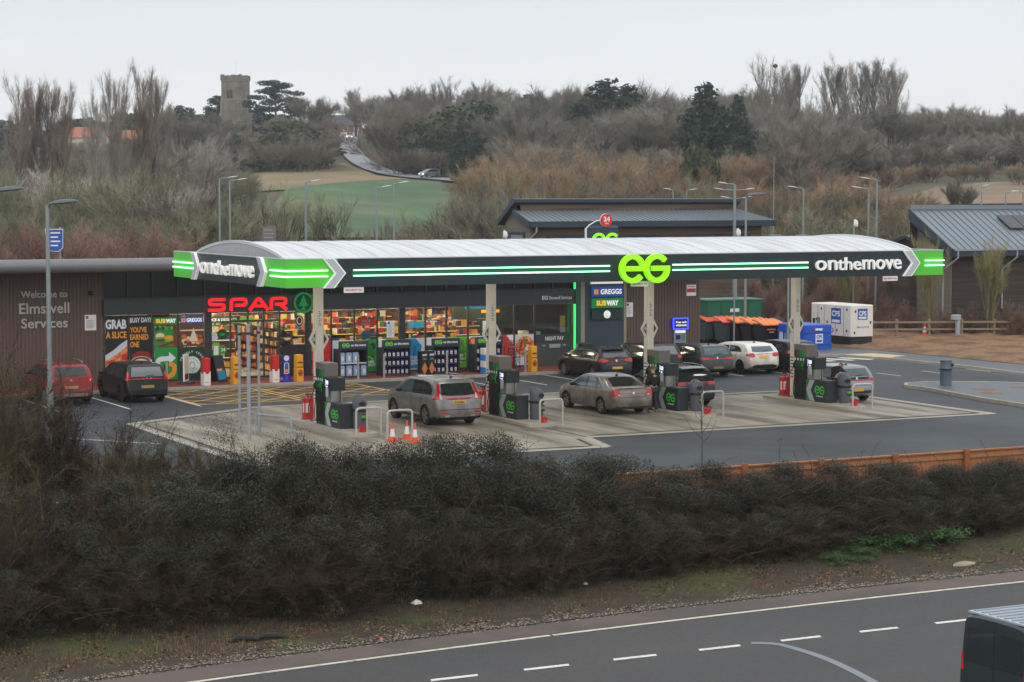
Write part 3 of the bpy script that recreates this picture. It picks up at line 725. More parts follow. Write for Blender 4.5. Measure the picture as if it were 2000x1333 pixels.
# signs
SPRED = mat('lit_red_acrylic', srgb(235, 30, 36), .35, var=0, emis=.75, ecol=srgb(255, 22, 28))
SPGRN = mat('lit_green_acrylic', srgb(0, 120, 60), .4, var=0, emis=.25, ecol=srgb(0, 150, 70))
fB = lambda y: (lambda a, b, d: (a, y - d, b))
mb = MB(); f = fB(VF - .25)
def stroke(pts, x0, w, z0, h, sw, m, d1=.12, r=.2, k=[0]):
    k[0] += 1; q = [(x0 + p[0] * w, z0 + p[1] * h) for p in pts]
    mb.ribbon(fillet(q, r), sw, .01, d1 + .002 * (k[0] % 5), m, f)
lw = .86; z0, hh = 3.2, .46
for ch, x in (('S', 30.72), ('P', 31.72), ('A', 32.66), ('R', 33.6)):
    if ch == 'S': stroke([(1.0, 1), (.0, 1), (.0, .52), (.92, .52), (.92, 0), (-.08, 0)], x, .72, z0, hh, .13, SPRED, r=.16)
    if ch in 'PR': stroke([(0, -.1), (0, 1), (1, 1), (1, .42), (.28, .42)], x, .68, z0, hh, .13, SPRED, r=.16)
    if ch == 'A': stroke([(-.12, -.1), (.42, 1.0), (.54, 1.0), (1.08, -.1)], x, .72, z0, hh, .13, SPRED, r=.06); stroke([(.2, .3), (.78, .3)], x, .72, z0, hh, .11, SPRED)
    if ch == 'R': stroke([(.62, .40), (1.05, -.1)], x, .68, z0, hh, .13, SPRED)
mb.build('spar_lettering', shop, off=so)
mb = MB(); f = fB(VF - .25); cx, cz = 35.12, 3.44
mb.prism(disc(cx, cz, .43, 32), VF - .31, VF - .255, mat('emblem_dark', srgb(10, 58, 42), .5)); ring(mb, cx, cz, .47, .385, 0, 7, .05, .16, SPGRN, f, 36)
mb.prism([(cx - .02, cz + .32), (cx + .02, cz + .32), (cx + .13, cz + .08), (cx + .1, cz + .08), (cx + .24, cz - .15), (cx + .055, cz - .15), (cx + .04, cz - .24), (cx + .13, cz - .34), (cx - .13, cz - .34), (cx - .04, cz - .24), (cx - .055, cz - .15), (cx - .24, cz - .15), (cx - .1, cz + .08), (cx - .13, cz + .08)][::-1], VF - .37, VF - .312, SPGRN)
mb.build('tree_emblem', shop, off=so)
text('EG', WHT, 'lettering', shop, (47.44, VF - .255, 3.39), size=.24, width=.30, ext=.004, bold=.03, off=so)
text('Elmswell Services', WHT, 'lettering', shop, (48.27, VF - .255, 3.385), size=.24, width=1.22, ext=.004, off=so)
LETS = mat('sign_letter_silver', srgb(186, 184, 178), .4, .3, var=.05)
for s_, z, w, h in (('Welcome to', 4.05, 1.98, .30), ('Elmswell', 3.45, 2.15, .46), ('Services', 2.82, 2.0, .42)):
    text(s_, LETS, 'lettering', shop, (22.35 + 1.1, VF - .05, z), size=.5, width=w, height=h, ext=.03, bold=.012, off=so)
mb = MB(); mb.box(21.35, 21.5, VF - .08, VF - .03, 3.5, 3.9, LETS); mb.box(21.3, 21.5, VF - .08, VF - .03, 2.7, 3.1, LETS); mb.build('edge_lettering', shop, off=so)
def notice(u0, u1, z0, z1, y=VF - .03, head=srgb(40, 70, 130)):
    a = Art(y); a.rect(u0, u1, z0, z1, SIGNW, 2); a.rect(u0 + .05, u0 + .16, z1 - .17, z1 - .05, mat('notice_blue', head, .5))
    for q in range(9): a.rect(u0 + .06, u1 - .06 - .05 * (q % 3), z1 - .24 - q * (z1 - z0 - .3) / 9, z1 - .225 - q * (z1 - z0 - .3) / 9, mat('notice_line', srgb(150, 156, 170), .6), 1)
    return a.build('parking_notice', shop, so)
notice(25.2, 25.7, 2.45, 3.12); notice(52.0, 52.4, 2.35, 3.05); notice(38.98 + .35, 39.72, 1.72, 2.5, VF - .02)
a = Art(VF - .03); a.rect(55.45, 56.0, 3.3, 3.85, SIGNW, 2).rect(55.47, 55.98, 3.47, 3.66, SIGNR).rect(55.52, 55.93, 3.74, 3.77, mat('notice_blue')); a.build('warning_notice', shop, so)
mb = MB(); mb.cyl((25.45, VF - .02, 4.1), (25.45, VF - .2, 4.05), .06, BLK); mb.cyl((25.36, VF - .2, 4.05), (25.54, VF - .2, 4.03), .07, BLK); mb.build('security_camera', shop, off=so)

# stacked brand signs on the blue-grey panel
SBLUE = mat('sign_blue', srgb(20, 72, 150), .4, var=0, emis=.25, ecol=srgb(20, 76, 165)); SORG = mat('sign_orange', srgb(245, 150, 40), .4, var=0, emis=.3); SLW = mat('sign_lit_white', srgb(240, 240, 236), .4, var=0, emis=.45)
SGRN = mat('sign_green', srgb(0, 128, 58), .4, var=0, emis=.22); SDG = mat('sign_dark_green', srgb(16, 48, 44), .45, var=0); SYEL = mat('sign_yellow', srgb(250, 195, 40), .4, var=0, emis=.35)
def brand(u0, u1, z0, z1, m, name):
    mb = MB(); mb.cbox(u0, u1, VF - .34, VF - .2, z0, z1, m, .01); return mb.build(name, shop, off=so)
ys = VF - .345
b = brand(49.92, 51.66, 4.0, 4.2, SLW, 'white_sign')
b = brand(49.94, 51.68, 3.37, 3.86, SBLUE, 'greggs_sign')
mb = MB()
for i in range(2):
    for j in range(2): mb.box(50.06 + i * .125, 50.17 + i * .125, ys - .008, ys, 3.5 + j * .125, 3.61 + j * .125, SORG)
mb.build('logo', b, off=so)
t = text('GREGGS', SLW, 'lettering', b, (51.0, ys - .004, 3.62), size=.3, width=1.18, height=.25, ext=.003, bold=.03, off=so)
b = brand(49.94, 51.68, 2.83, 3.31, SGRN, 'subway_sign')
text('SUB', SYEL, 'lettering', b, (50.46, ys - .004, 3.07), size=.3, width=.55, height=.26, ext=.003, bold=.05, off=so)
text('WAY', SLW, 'lettering', b, (51.08, ys - .004, 3.07), size=.3, width=.66, height=.26, ext=.003, bold=.05, off=so)
b = brand(49.94, 51.60, 2.28, 2.76, SDG, 'coffee_sign')
def roundel(a, cx, cz, r, green, white):
    """white disc with crowned long-haired figure drawn in green bands"""
    a.disc(cx, cz, r, green, 28); a.disc(cx, cz, r * .93, white, 28)
    a.disc(cx, cz + r * .02, r * .30, green, 16, ry=r * .36)
    for k in range(-3, 4): a.poly([(cx + k * r * .2 - r * .035, cz - r * .92 + abs(k) * r * .13), (cx + k * r * .2 + r * .035, cz - r * .92 + abs(k) * r * .13), (cx + k * r * .12 + r * .03, cz - r * .28), (cx + k * r * .12 - r * .03, cz - r * .28)], green, up=0 if k > -3 else 1)
    for k in range(8): t = R(20 + k * 20); a.poly([(cx + r * .55 * math.cos(t), cz + r * .6 * math.sin(t)), (cx + r * .75 * math.cos(t + .06), cz + r * .8 * math.sin(t + .06)), (cx + r * .75 * math.cos(t - .06), cz + r * .8 * math.sin(t - .06))], green, up=0)
    a.disc(cx, cz - r * .02, r * .24, white, 16, ry=r * .3)
    a.poly([(cx - r * .25, cz + r * .32), (cx - r * .3, cz + r * .62), (cx - r * .1, cz + r * .48), (cx, cz + r * .78), (cx + r * .1, cz + r * .48), (cx + r * .3, cz + r * .62), (cx + r * .25, cz + r * .32)], white)
a = Art(ys); roundel(a, 50.78, 2.52, .2, SGRN, SLW); a.build('logo', b, so)

# cash machine
ATMB = mat('atm_blue_light', srgb(60, 70, 255), .4, var=0, emis=3.0, ecol=srgb(50, 60, 255)); ATMS = mat('atm_sign', srgb(24, 26, 90), .4, var=0)
mb = MB(); mb.box(54.62, 55.42, VF - .22, VF - .02, 1.72, 2.2, ATMS); c = mb.build('cash_machine_sign', shop, off=so)
mb = MB(); mb.ribbon([(54.6, 1.7), (54.6, 2.21), (55.42, 2.21), (55.42, 1.7)], .05, .19, .24, ATMB, fB(VF), closed=True); mb.build('blue_light_frame', c, off=so)
text('Free cash', SLW, 'lettering', c, (55.04, VF - .225, 2.03), size=.14, width=.6, ext=.002, bold=.03, off=so); text('withdrawals', SLW, 'lettering', c, (55.04, VF - .225, 1.88), size=.14, width=.62, ext=.002, bold=.03, off=so)
mb = MB(); mb.cbox(54.68, 55.4, VF - .14, VF - .02, .75, 1.7, mat('atm_grey', srgb(140, 144, 154), .4, .3), .02); mb.box(54.75, 55.33, VF - .15, VF - .141, 1.5, 1.62, SLW); mb.box(54.78, 55.04, VF - .15, VF - .141, 1.16, 1.4, ATMS); mb.box(55.1, 55.3, VF - .15, VF - .141, 1.1, 1.42, mat('atm_green', srgb(70, 130, 110), .5)); mb.box(54.76, 55.32, VF - .17, VF - .141, .9, 1.0, BLK)
mb.build('cash_machine', shop, off=so)
# ---------------------------------------------------------------- window posters (flat prints on the glass)
def pm(name, c, e=.0): return mat('print_' + name, srgb(*c), .4, var=.05, scale=9, emis=e)
PK, PW, PO, PR, PDR, PG, PLG, PDG, PY, PBR, PB, PCR, PGR = (pm('black', (24, 28, 30)), pm('white', (226, 230, 236)), pm('orange', (238, 158, 46)), pm('red', (206, 40, 38)), pm('dark_red', (136, 36, 26)),
    pm('green', (30, 148, 62)), pm('leaf_green', (112, 184, 52)), pm('dark_green', (14, 62, 42)), pm('yellow', (240, 204, 60)), pm('brown', (110, 66, 40)), pm('teal_blue', (18, 132, 180)), pm('cream', (232, 214, 184)), pm('pale_grey', (200, 208, 216)))
PCH = mat('print_pizza_cheese', srgb(232, 150, 76), .5, var=.2, scale=8, col2=srgb(190, 66, 34), c2scale=6, c2lo=.45, c2hi=.6)
yP = VF - .004
def blobs(a, x0, x1, z0, z1, mats_, n, r0, r1, sd=1):
    q = random.Random(sd)
    for i in range(n):
        r = q.uniform(r0, r1); x = q.uniform(x0 + r, x1 - r) if x1 - x0 > 2 * r else (x0 + x1) / 2; z = q.uniform(z0 + r, z1 - r)
        a.poly(disc(x, z, r, 11, ry=r * q.uniform(.7, 1.2)), mats_[i % len(mats_)], up=1 if i % 4 == 0 else 1)
def slab(u0, u1, z0, z1, m):
    a = Art(yP); a.rect(u0 + .05, u1 - .05, z0, z1, m); return a
# GRAB A SLICE
a = slab(26.05, 27.12, .2, 3.05, PK); W0 = [(26.1, 1.0), (27.07, 1.75), (27.07, .2), (26.1, .2)]
a.poly([(26.1, 1.35), (26.45, 1.55), (26.75, 1.8), (27.07, 2.0), (27.07, 1.7), (26.8, 1.5), (26.4, 1.25), (26.1, 1.05)], PGR)
a.poly([(26.1, 1.1), (26.5, 1.3), (27.07, 1.72), (27.07, .2), (26.1, .2)], PCH)
for x, z, r in ((26.4, 1.0, .14), (26.78, .62, .22), (26.95, 1.25, .12), (26.3, .5, .16)): a.disc(x, z, r, PDR); a.disc(x + .01, z + .01, r * .78, PR)
o = a.build('poster', shop, so)
text('GRAB', PW, 'lettering', o, (26.58, yP - .015, 2.68), size=.4, width=.92, height=.42, ext=.002, bold=.04, off=so); text('A SLICE', PO, 'lettering', o, (26.58, yP - .03, 2.22), size=.3, width=.92, height=.3, ext=.002, bold=.03, off=so)
# BUSY DAY
a = slab(27.12, 28.22, .2, 3.05, PK)
a.poly([(27.3, 1.35), (27.6, 1.5), (28.05, 1.42), (28.17, 1.1), (27.3, 1.0)], PDR).poly([(27.17, .95), (28.17, 1.1), (28.17, .2), (27.25, .2)], PW)
a.disc(27.68, 1.0, .46, PW, ry=.26).disc(27.68, 1.02, .42, PBR, ry=.22).disc(27.66, 1.0, .3, PCR, ry=.15).disc(27.66, .99, .18, PW, ry=.08)
o = a.build('poster', shop, so)
text('BUSY DAY?', PW, 'lettering', o, (27.67, yP - .02, 2.84), size=.3, width=.94, height=.22, ext=.002, bold=.03, off=so)
for s_, z, w in (("YOU'VE", 2.42, .74), ('EARNED', 2.1, .82), ('ONE', 1.78, .4)): text(s_, PO, 'lettering', o, (27.2 + w / 2, yP - .02, z), size=.3, width=w, height=.25, ext=.002, bold=.03, off=so)
# sandwich window
a = slab(28.22, 29.38, 1.62, 2.6, PBR); a.rect(28.3, 29.15, 1.66, 2.5, PG); a.disc(28.55, 2.12, .2, PCR, ry=.13); a.disc(28.55, 2.0, .22, PLG, ry=.08); a.disc(28.6, 1.92, .26, PBR, ry=.08); a.disc(28.95, 2.02, .2, PO, ry=.12); a.disc(28.95, 1.9, .22, PLG, ry=.06); a.poly([(28.5, 1.7), (29.3, 1.95), (29.33, 1.83), (28.6, 1.64)], PDR)
blobs(a, 28.25, 29.33, 2.35, 2.58, [PLG, PDG], 12, .05, .1, 3)
o = a.build('poster', shop, so)
a = Art(yP - .02); a.rect(28.28, 29.32, 2.62, 2.92, SGRN); o = a.build('window_sign', shop, so)
text('SUB', SYEL, 'lettering', o, (28.58, yP - .03, 2.77), size=.3, width=.44, height=.18, ext=.002, bold=.05, off=so); text('WAY', SLW, 'lettering', o, (29.04, yP - .03, 2.77), size=.3, width=.46, height=.18, ext=.002, bold=.05, off=so)
# green panel with the two arrows forming an S
a = slab(28.22, 29.38, .2, 1.6, PG); o = a.build('poster', shop, so)
mb = MB(); f = fB(yP - .006)
mb.ribbon(fillet([(28.42, .62), (28.42, 1.1), (28.95, 1.12)], .34, 8), .22, .0, .003, PW, f); mb.ribbon([(28.93, 1.12), (28.97, 1.12)], .22, .0, .0031, PW, f)
mb.prism([(28.95, 1.4), (28.95, .86), (29.25, 1.13)][::-1], yP - .0125, yP - .0095, PW)
mb.ribbon(fillet([(28.55, .5), (28.8, .86), (28.75, .52)], .2, 8), .12, .004, .007, PDG, f)
mb.ribbon(fillet([(28.95, .9), (29.2, .8), (29.15, .42), (28.85, .3)], .24, 8), .2, .004, .007, PO, f)
mb.build('arrow_emblem', o, off=so)
# bakery window
a = slab(29.38, 30.6, 1.62, 2.6, PBR); blobs(a, 29.45, 30.5, 1.7, 2.2, [PO, PCR, PDR, PBR, pm('pastry', (190, 120, 60))], 26, .06, .15, 5); a.poly([(29.85, 1.85), (30.05, 2.45), (30.25, 1.85)], PCR); a.rect(29.45, 30.53, 2.3, 2.36, PCR)
o = a.build('poster', shop, so)
a = Art(yP - .02); a.rect(29.46, 30.5, 2.62, 2.94, SBLUE); a.rect(29.52, 29.6, 2.79, 2.87, SORG).rect(29.62, 29.7, 2.79, 2.87, SORG, 0).rect(29.52, 29.6, 2.69, 2.77, SORG, 0).rect(29.62, 29.7, 2.69, 2.77, SORG, 0); o = a.build('window_sign', shop, so)
text('GREGGS', SLW, 'lettering', o, (30.1, yP - .035, 2.78), size=.2, width=.7, height=.17, ext=.002, bold=.03, off=so)
# coffee roundel
a = slab(29.38, 30.6, .2, 1.6, PDG); roundel(a, 30.0, .8, .40, PG, PW); o = a.build('poster', shop, so)
for i, ch in enumerate('PROUDLY SERVE'):
    t = R(158 - i * 11.2); q = text(ch, PW, 'lettering', o, (30.0 + .56 * math.cos(t), yP - .03, .82 + .56 * math.sin(t)), size=.13, ext=.002, bold=.02, off=so) if ch != ' ' else None
    if q: q.rotation_euler = (R(90), R(90) - t, 0)
# ENTRANCE: small discs on the glass
a = Art(yP - .02); a.disc(31.0, 2.02, .2, PGR).disc(31.4, 2.1, .24, PDG).disc(31.4, 2.1, .14, PG, ry=.06).rect(30.95, 31.25, 1.1, 1.75, PLG).rect(31.0, 31.2, 1.2, 1.6, PW).disc(31.42, 1.42, .18, PG); o = a.build('window_sticker', shop, so)
text('24', PW, 'lettering', o, (31.42, yP - .04, 1.42), size=.2, ext=.002, bold=.02, off=so)
a = Art(yP - .02); a.disc(35.05, 2.62, .2, PDG, ry=.24).disc(35.05, 2.62, .14, PCR, ry=.18).disc(35.05, 2.62, .1, PDG, ry=.14); a.build('window_sticker', shop, so)
# fruit and food prints along the lower windows
zl, zh = .2, 1.66
a = slab(35.62, 36.6, zl, zh, PR); blobs(a, 35.7, 36.55, .5, 1.45, [PDR, pm('apple', (216, 44, 36)), PR], 18, .1, .2, 1); a.build('poster', shop, so)
a = slab(36.6, 37.73, zl, zh, PGR); blobs(a, 36.65, 37.2, .2, 1.4, [PR, PDR], 16, .1, .18, 2); blobs(a, 37.1, 37.68, .8, 1.5, [pm('grape', (150, 180, 50)), PLG], 16, .07, .12, 4); a.build('poster', shop, so)
a = slab(37.73, 38.87, zl, zh, PG); blobs(a, 37.8, 38.82, .25, 1.6, [PDG, pm('pepper', (40, 120, 40)), PLG], 20, .12, .26, 6); o = a.build('poster', shop, so)
text('& VEG\nTODAY', PW, 'lettering', o, (38.45, yP - .07, .55), size=.16, ext=.002, bold=.02, off=so)
a = slab(38.87, 40.0, zl, zh, PLG); a.poly([(38.92, .9), (39.3, 1.66), (38.92, 1.66)], PW); 
for k in range(7): a.poly([(39.0 + k * .14, .3), (39.1 + k * .14, .3), (39.35 + k * .14, 1.6), (39.25 + k * .14, 1.62)] if k < 5 else [(39.0, .3), (39.1, .3), (39.2, .9), (39.1, .9)], [PG, pm('celery', (170, 206, 120)), PLG][k % 3])
blobs(a, 38.95, 39.3, .7, 1.1, [PO], 5, .08, .14, 7); a.build('poster', shop, so)
a = slab(40.22, 41.3, zl, zh, PGR); a.poly([(40.27, .25), (40.95, .25), (41.1, 1.3), (40.8, 1.64), (40.27, 1.64)], PB); a.poly([(40.62, .6), (40.75, .6), (40.8, 1.3), (40.7, 1.3)], pm('blue_fold', (10, 96, 140))); o = a.build('poster', shop, so)
text("LET'S EAT\nDINNER\nTOGETHER", PW, 'lettering', o, (40.66, yP - .03, .62), size=.16, width=.68, ext=.002, bold=.02, off=so)
a = slab(41.3, 42.38, zl, zh, PW); blobs(a, 41.35, 42.3, .7, 1.3, [PG, PDG, PR, PCR], 22, .06, .14, 9); a.disc(42.15, 1.42, .17, PO, ry=.15).disc(42.15, 1.45, .12, PY, ry=.1); a.build('poster', shop, so)
a = slab(42.38, 43.49, zl, zh, PLG); blobs(a, 42.45, 43.4, .3, 1.6, [PG, pm('lettuce', (120, 190, 40)), pm('lettuce_dark', (70, 140, 30))], 24, .12, .26, 10); o = a.build('poster', shop, so)
text('GREAT\nLUNCH\nIDEAS', PW, 'lettering', o, (42.95, yP - .08, .62), size=.16, ext=.002, bold=.02, off=so)
a = slab(43.49, 44.72, zl, zh, PW); a.disc(43.75, 1.42, .2, PR).disc(43.75, 1.42, .13, PO).disc(44.3, 1.4, .22, PR).disc(44.3, 1.4, .15, PO); blobs(a, 43.55, 44.6, .3, 1.1, [PCR, PO, PG], 14, .08, .18, 12); a.build('poster', shop, so)
a = slab(44.72, 45.92, zl, zh, PR); a.poly([(45.5, 1.66), (45.87, 1.2), (45.87, 1.66)], PW); a.poly([(44.77, 1.4), (45.1, 1.66), (44.77, 1.66)], PW); a.build('poster', shop, so)
a = slab(45.92, 47.01, zl, zh, PGR); a.disc(46.5, 1.08, .5, PCH, 26); blobs(a, 46.1, 46.9, .7, 1.5, [PR, PDR, PCR, PG], 26, .04, .09, 14); a.disc(46.72, .5, .24, PR, 20).rect(46.6, 46.84, .46, .54, PW); a.build('poster', shop, so)
# papers and the round deal sign hanging in the window
a = Art(VF + .05); a.poly([(37.8, 2.3), (37.9, 2.6), (38.8, 2.6), (38.88, 2.45), (38.8, 2.3)], mat('deal_red', srgb(220, 40, 30), .4, emis=.25)); o = a.build('hanging_sign', shop, so)
text('VALUE\nDEALS', PW, 'lettering', o, (38.32, VF + .04, 2.45), size=.15, ext=.002, bold=.02, off=so)
a = Art(VF + .06); a.rect(37.83, 38.85, 1.7, 1.95, PR).rect(37.83, 38.85, 1.76, 1.81, PW).rect(37.83, 38.85, 1.87, 1.92, PW).disc(38.35, 1.9, .24, pm('sky_blue', (110, 160, 220)), ry=.2); a.build('hanging_sign', shop, so)
a = Art(VF + .05); a.rect(47.12, 47.35, 1.62, 1.78, SIGNW); a.build('window_sticker', shop, so)
a = Art(VF + .03); a.rect(48.4, 48.68, 2.0, 2.5, PY).rect(48.4, 48.68, 1.7, 1.98, PGR); a.build('window_sticker', shop, so)

# ---------------------------------------------------------------- inside the shop: shelving full of goods
SHM = mat('shelf_metal', srgb(84, 80, 76), .5); SHD = mat('fridge_dark', srgb(40, 40, 42), .4)
GOODC = [mat('goods_%d' % i, srgb(*c), .45, var=.15, scale=20, emis=.0) for i, c in enumerate(((206, 60, 40), (232, 164, 60), (240, 224, 190), (120, 70, 40), (70, 110, 60), (236, 120, 60), (60, 80, 130), (200, 190, 170), (90, 40, 30), (222, 200, 90), (160, 40, 60), (50, 46, 44), (34, 30, 30), (180, 90, 50), (90, 40, 30)))]
goods = MB()
def shelf_unit(u, v, w, h, label, face='-y', depth=.5, levels=5, along=False):
    t = thing('shelving_unit', label, 'shelving', (u, v, .12), 0, 'shelving inside the shop')
    W_, D_ = (w, depth) if not along else (depth, w)
    mb = MB(); mb.box(-W_ / 2, W_ / 2, -.02, .02, 0, h, SHM) if not along else mb.box(-.02, .02, -D_ / 2, D_ / 2, 0, h, SHM); mb.build('back_panel', t)
    for k in range(levels):
        z = .12 + k * (h - .25) / (levels - 1)
        mb = MB(); mb.box(-W_ / 2, W_ / 2, -D_ / 2, D_ / 2, z - .03, z, SHM); mb.box(-W_ / 2, W_ / 2, -D_ / 2 - .012, -D_ / 2, z - .04, z + .01, SIGNW if k % 2 else GOODC[9]); mb.build('shelf', t)
        gap = (h - .25) / (levels - 1) * .72
        n = int(w / .1)
        for side in (-1, 1):
            i = 0
            while i < n:
                run = random.randint(1, 3); m = random.choice(GOODC); hh_ = gap * random.uniform(.55, 1.0)
                for j in range(run):
                    if i >= n: break
                    a0 = -w / 2 + i * w / n + .01; a1 = a0 + w / n - .02
                    if along: goods.box(u + side * (D_ and W_ / 2 - .02) - .09, u + side * (W_ / 2 - .02) + .09 if False else u + side * (W_ / 2 - .02) - .09 + .16, v + a0, v + a1, .12 + z, .12 + z + hh_, m)
                    else: goods.box(u + a0, u + a1, v + side * (D_ / 2 - .1) - .08, v + side * (D_ / 2 - .1) + .08, .12 + z, .12 + z + hh_, m)
                    i += 1
    return t
for k, u in enumerate((36.9, 38.9, 41.2, 43.4)):
    for q, v in enumerate((93.2, 95.4, 97.8)):
        shelf_unit(u + .3 * q, v, 1.9, 1.75 + .12 * q, 'free standing shop shelving crowded with coloured goods behind the window')
for u, v in ((29.0, 92.6), (30.2, 94.6), (33.0, 95.5), (45.3, 94.0), (45.6, 96.4), (45.9, 98.8)): shelf_unit(u, v, 1.8, 1.9, 'free standing shop shelving crowded with coloured goods behind the window')
for u in np.arange(27.2, 49, 1.95): shelf_unit(u, 103.1, 1.9, 2.35, 'tall wall shelving full of goods along the back of the shop', levels=6)
for v in np.arange(92, 100, 1.95): shelf_unit(34.75, v, 1.9, 2.2, 'tall shelving run full of bottles beside the shop entrance', along=True, levels=6)
o = goods.build('shop_goods', normals=False); o['kind'] = 'stuff'; tag(o, 'hundreds of coloured packets and bottles on the shop shelves', 'groceries')
# overhead aisle signs
for u, v, z, w, m, s_ in ((32.3, 92.2, 2.62, 1.5, PDG, 'ICE & DESSERTS'), (33.6, 93.4, 2.5, 1.2, PLG, ''), (42.0, 92.4, 2.1, .9, PB, ''), (45.6, 93.0, 2.9, 1.5, PB, ''), (37.2, 99.4, 2.75, 1.6, PR, ''), (38.9, 99.4, 2.75, 1.4, PO, ''), (41.5, 101, 2.7, 2.4, PCR, ''), (28.9, 91.2, 2.96, 1.0, PR, '')):
    mb = MB(); mb.box(u - w / 2, u + w / 2, v, v + .05, z - .14, z + .14, m); mb.box(u - w / 2 + .1, u - w / 2 + .115, v + .01, v + .03, z + .14, 3.345, STEEL); mb.box(u + w / 2 - .115, u + w / 2 - .1, v + .01, v + .03, z + .14, 3.345, STEEL)
    o = mb.build('aisle_sign'); tag(o, {PDG: 'dark green aisle sign hanging above the shop entrance', PLG: 'light green aisle sign hanging behind the entrance doors', PR: ('red aisle sign hanging over the shelving' if u > 30 else 'red aisle sign hanging over the sandwich window'), PO: 'orange aisle sign hanging over the shelving', PB: ('blue aisle sign near the night pay window' if u > 44 else 'small blue aisle sign low over the shelving'), PCR: 'wide cream aisle sign hanging at the back of the shop'}[m], 'sign')
    if s_: text(s_, PW, 'lettering', o, (u, v - .006, z), size=.18, width=w * .8, ext=.003, bold=.02)
# counter with coffee machines by the night pay window
t = thing('sales_counter', 'dark sales counter with a tall lit drinks fridge by the night pay window', 'counter', (47.3, 93, .12))
mb = MB(); mb.box(-1.5, 1.5, -.4, .4, 0, 1.05, SHD); mb.build('counter_top', t)
mb = MB(); mb.box(-1.3, -.5, .6, 1.2, 0, 2.1, SHD); mb.box(-1.22, -.58, .59, .6, .3, 2.0, PW); mb.build('drinks_fridge', t)
mb = MB(); mb.box(-2.1, 1.6, 2.2, 2.3, 1.9, 3.2, mat('menu_board', srgb(46, 52, 30), .5)); mb.box(-.5, .5, 2.19, 2.199, 2.3, 2.45, SORG); mb.build('menu_board', t)
mb = MB(); mb.box(.5, .9, -.2, .2, 1.052, 1.5, PCR); mb.box(1.0, 1.3, -.2, .2, 1.052, 1.35, PR); mb.build('display_rack', t)

# ---------------------------------------------------------------- things on the pavement before the shop
ZP = .121
def bollard(u, v, z, label):
    mb = MB(); mb.cyl((0, 0, 0), (0, 0, 1.04), .055, STAIN, n=14); mb.cyl((0, 0, 1.04), (0, 0, 1.06), .055, STAIN, r1=.03, n=14); mb.cyl((0, 0, 0), (0, 0, .02), .085, STAIN, n=14)
    o = mb.build('steel_bollard', smooth=40); o.location = (u, v, z); return tag(o, label, 'bollard', 'steel bollards along the pavement')
b0 = bollard(27.95, 87.15, ZP, 'steel bollard in front of the green arrow poster')
for u, l in ((36.75, 'steel bollard at the right side of the screenwash cabinet'), (38.0, 'steel bollard in front of the second cabinet from the entrance'), (41.1, 'steel bollard right of the cabinet beside the charcoal bags'), (45.1, 'steel bollard behind the second pump from the left'), (48.95, 'steel bollard at the corner of the night pay counter')):
    c = b0.copy(); C.objects.link(c); c.location = (u, 87.15 if u < 48 else 89.2, ZP); c['label'] = l
def totem(u, v, lab, kind):
    t = thing({'red': 'post_wrap', 'yellow': 'advertising_post_cover', }[kind], lab, 'bollard cover', (u, v, ZP), .15, 'printed post covers on the pavement')
    m0, m1 = (RED, SIGNW) if kind == 'red' else (mat('cover_yellow', srgb(240, 168, 40), .5, var=.05), mat('cover_yellow'))
    zt = 1.18
    mb = MB(); mb.cbox(-.16, .16, -.16, .16, 0, zt * .5, m1, .008); mb.build('lower_sleeve', t)
    mb = MB(); mb.cbox(-.155, .155, -.155, .155, zt * .5 - .004, zt, m0, .02); mb.build('upper_sleeve', t)
    mb = MB()
    if kind == 'red':
        mb.prism(disc(0, zt * .5, .1, 16), -.168, -.1605, m0); mb.prism(disc(0, zt * .5, .1, 16), -.168, -.1605, m0, 'yz'); mb.box(-.1, .1, -.164, -.1605, .12, .14, RED)
    else:
        mb.box(-.157, .157, -.163, -.1605, .62, .66, PBR); mb.box(-.12, .12, -.163, -.1605, .8, .88, PBR); mb.prism(disc(0, .38, .12, 14, ry=.16), -.165, -.1605, mat('burger_brown', srgb(176, 96, 48), .6)); mb.prism(disc(0, .36, .1, 14, ry=.04), -.169, -.1651, PDR)
    mb.build('print', t); return t
totem(29.7, 87.2, 'red and white post cover left of the entrance doors', 'red'); totem(32.85, 87.25, 'red and white post cover right of the entrance doors', 'red')
totem(31.05, 87.25, 'yellow post cover between the two red and white post covers', 'yellow'); totem(33.95, 87.2, 'yellow post cover with burger picture next to the blue sign', 'yellow'); totem(45.55, 87.3, 'yellow post cover with burger picture below the night pay window', 'yellow')
t = thing('blue_free_standing_sign', 'blue upright sign with white round top and wide base', 'sign', (33.45, 87.4, ZP))
BLU = mat('sign_navy', srgb(36, 48, 160), .4, var=.04)
mb = MB(); mb.lathe([(.3, 0), (.3, .06), (.2, .12), (.14, .2), (.12, .24)], BLU, 18); mb.build('base', t, smooth=40)
mb = MB(); mb.cbox(-.17, .17, -.05, .05, .2, 1.15, BLU, .03); mb.build('board', t)
mb = MB(); mb.ribbon(fillet([(-.1, .35), (-.1, .82), (.1, .82), (.1, .35), (-.1, .35)], .08), .03, .052, .058, PW, lambda a, b, d: (a, -d, b)); mb.box(-.06, .06, -.056, -.0505, .62, .76, PB); mb.box(-.06, .06, -.056, -.0505, .4, .55, PO); mb.prism(disc(0, 1.02, .12, 20), -.06, -.0505, PW); mb.build('print', t)
t = thing('a_frame_board', 'black leaning pavement board beside the entrance', 'pavement sign', (30.7, 88.6, ZP), .5)
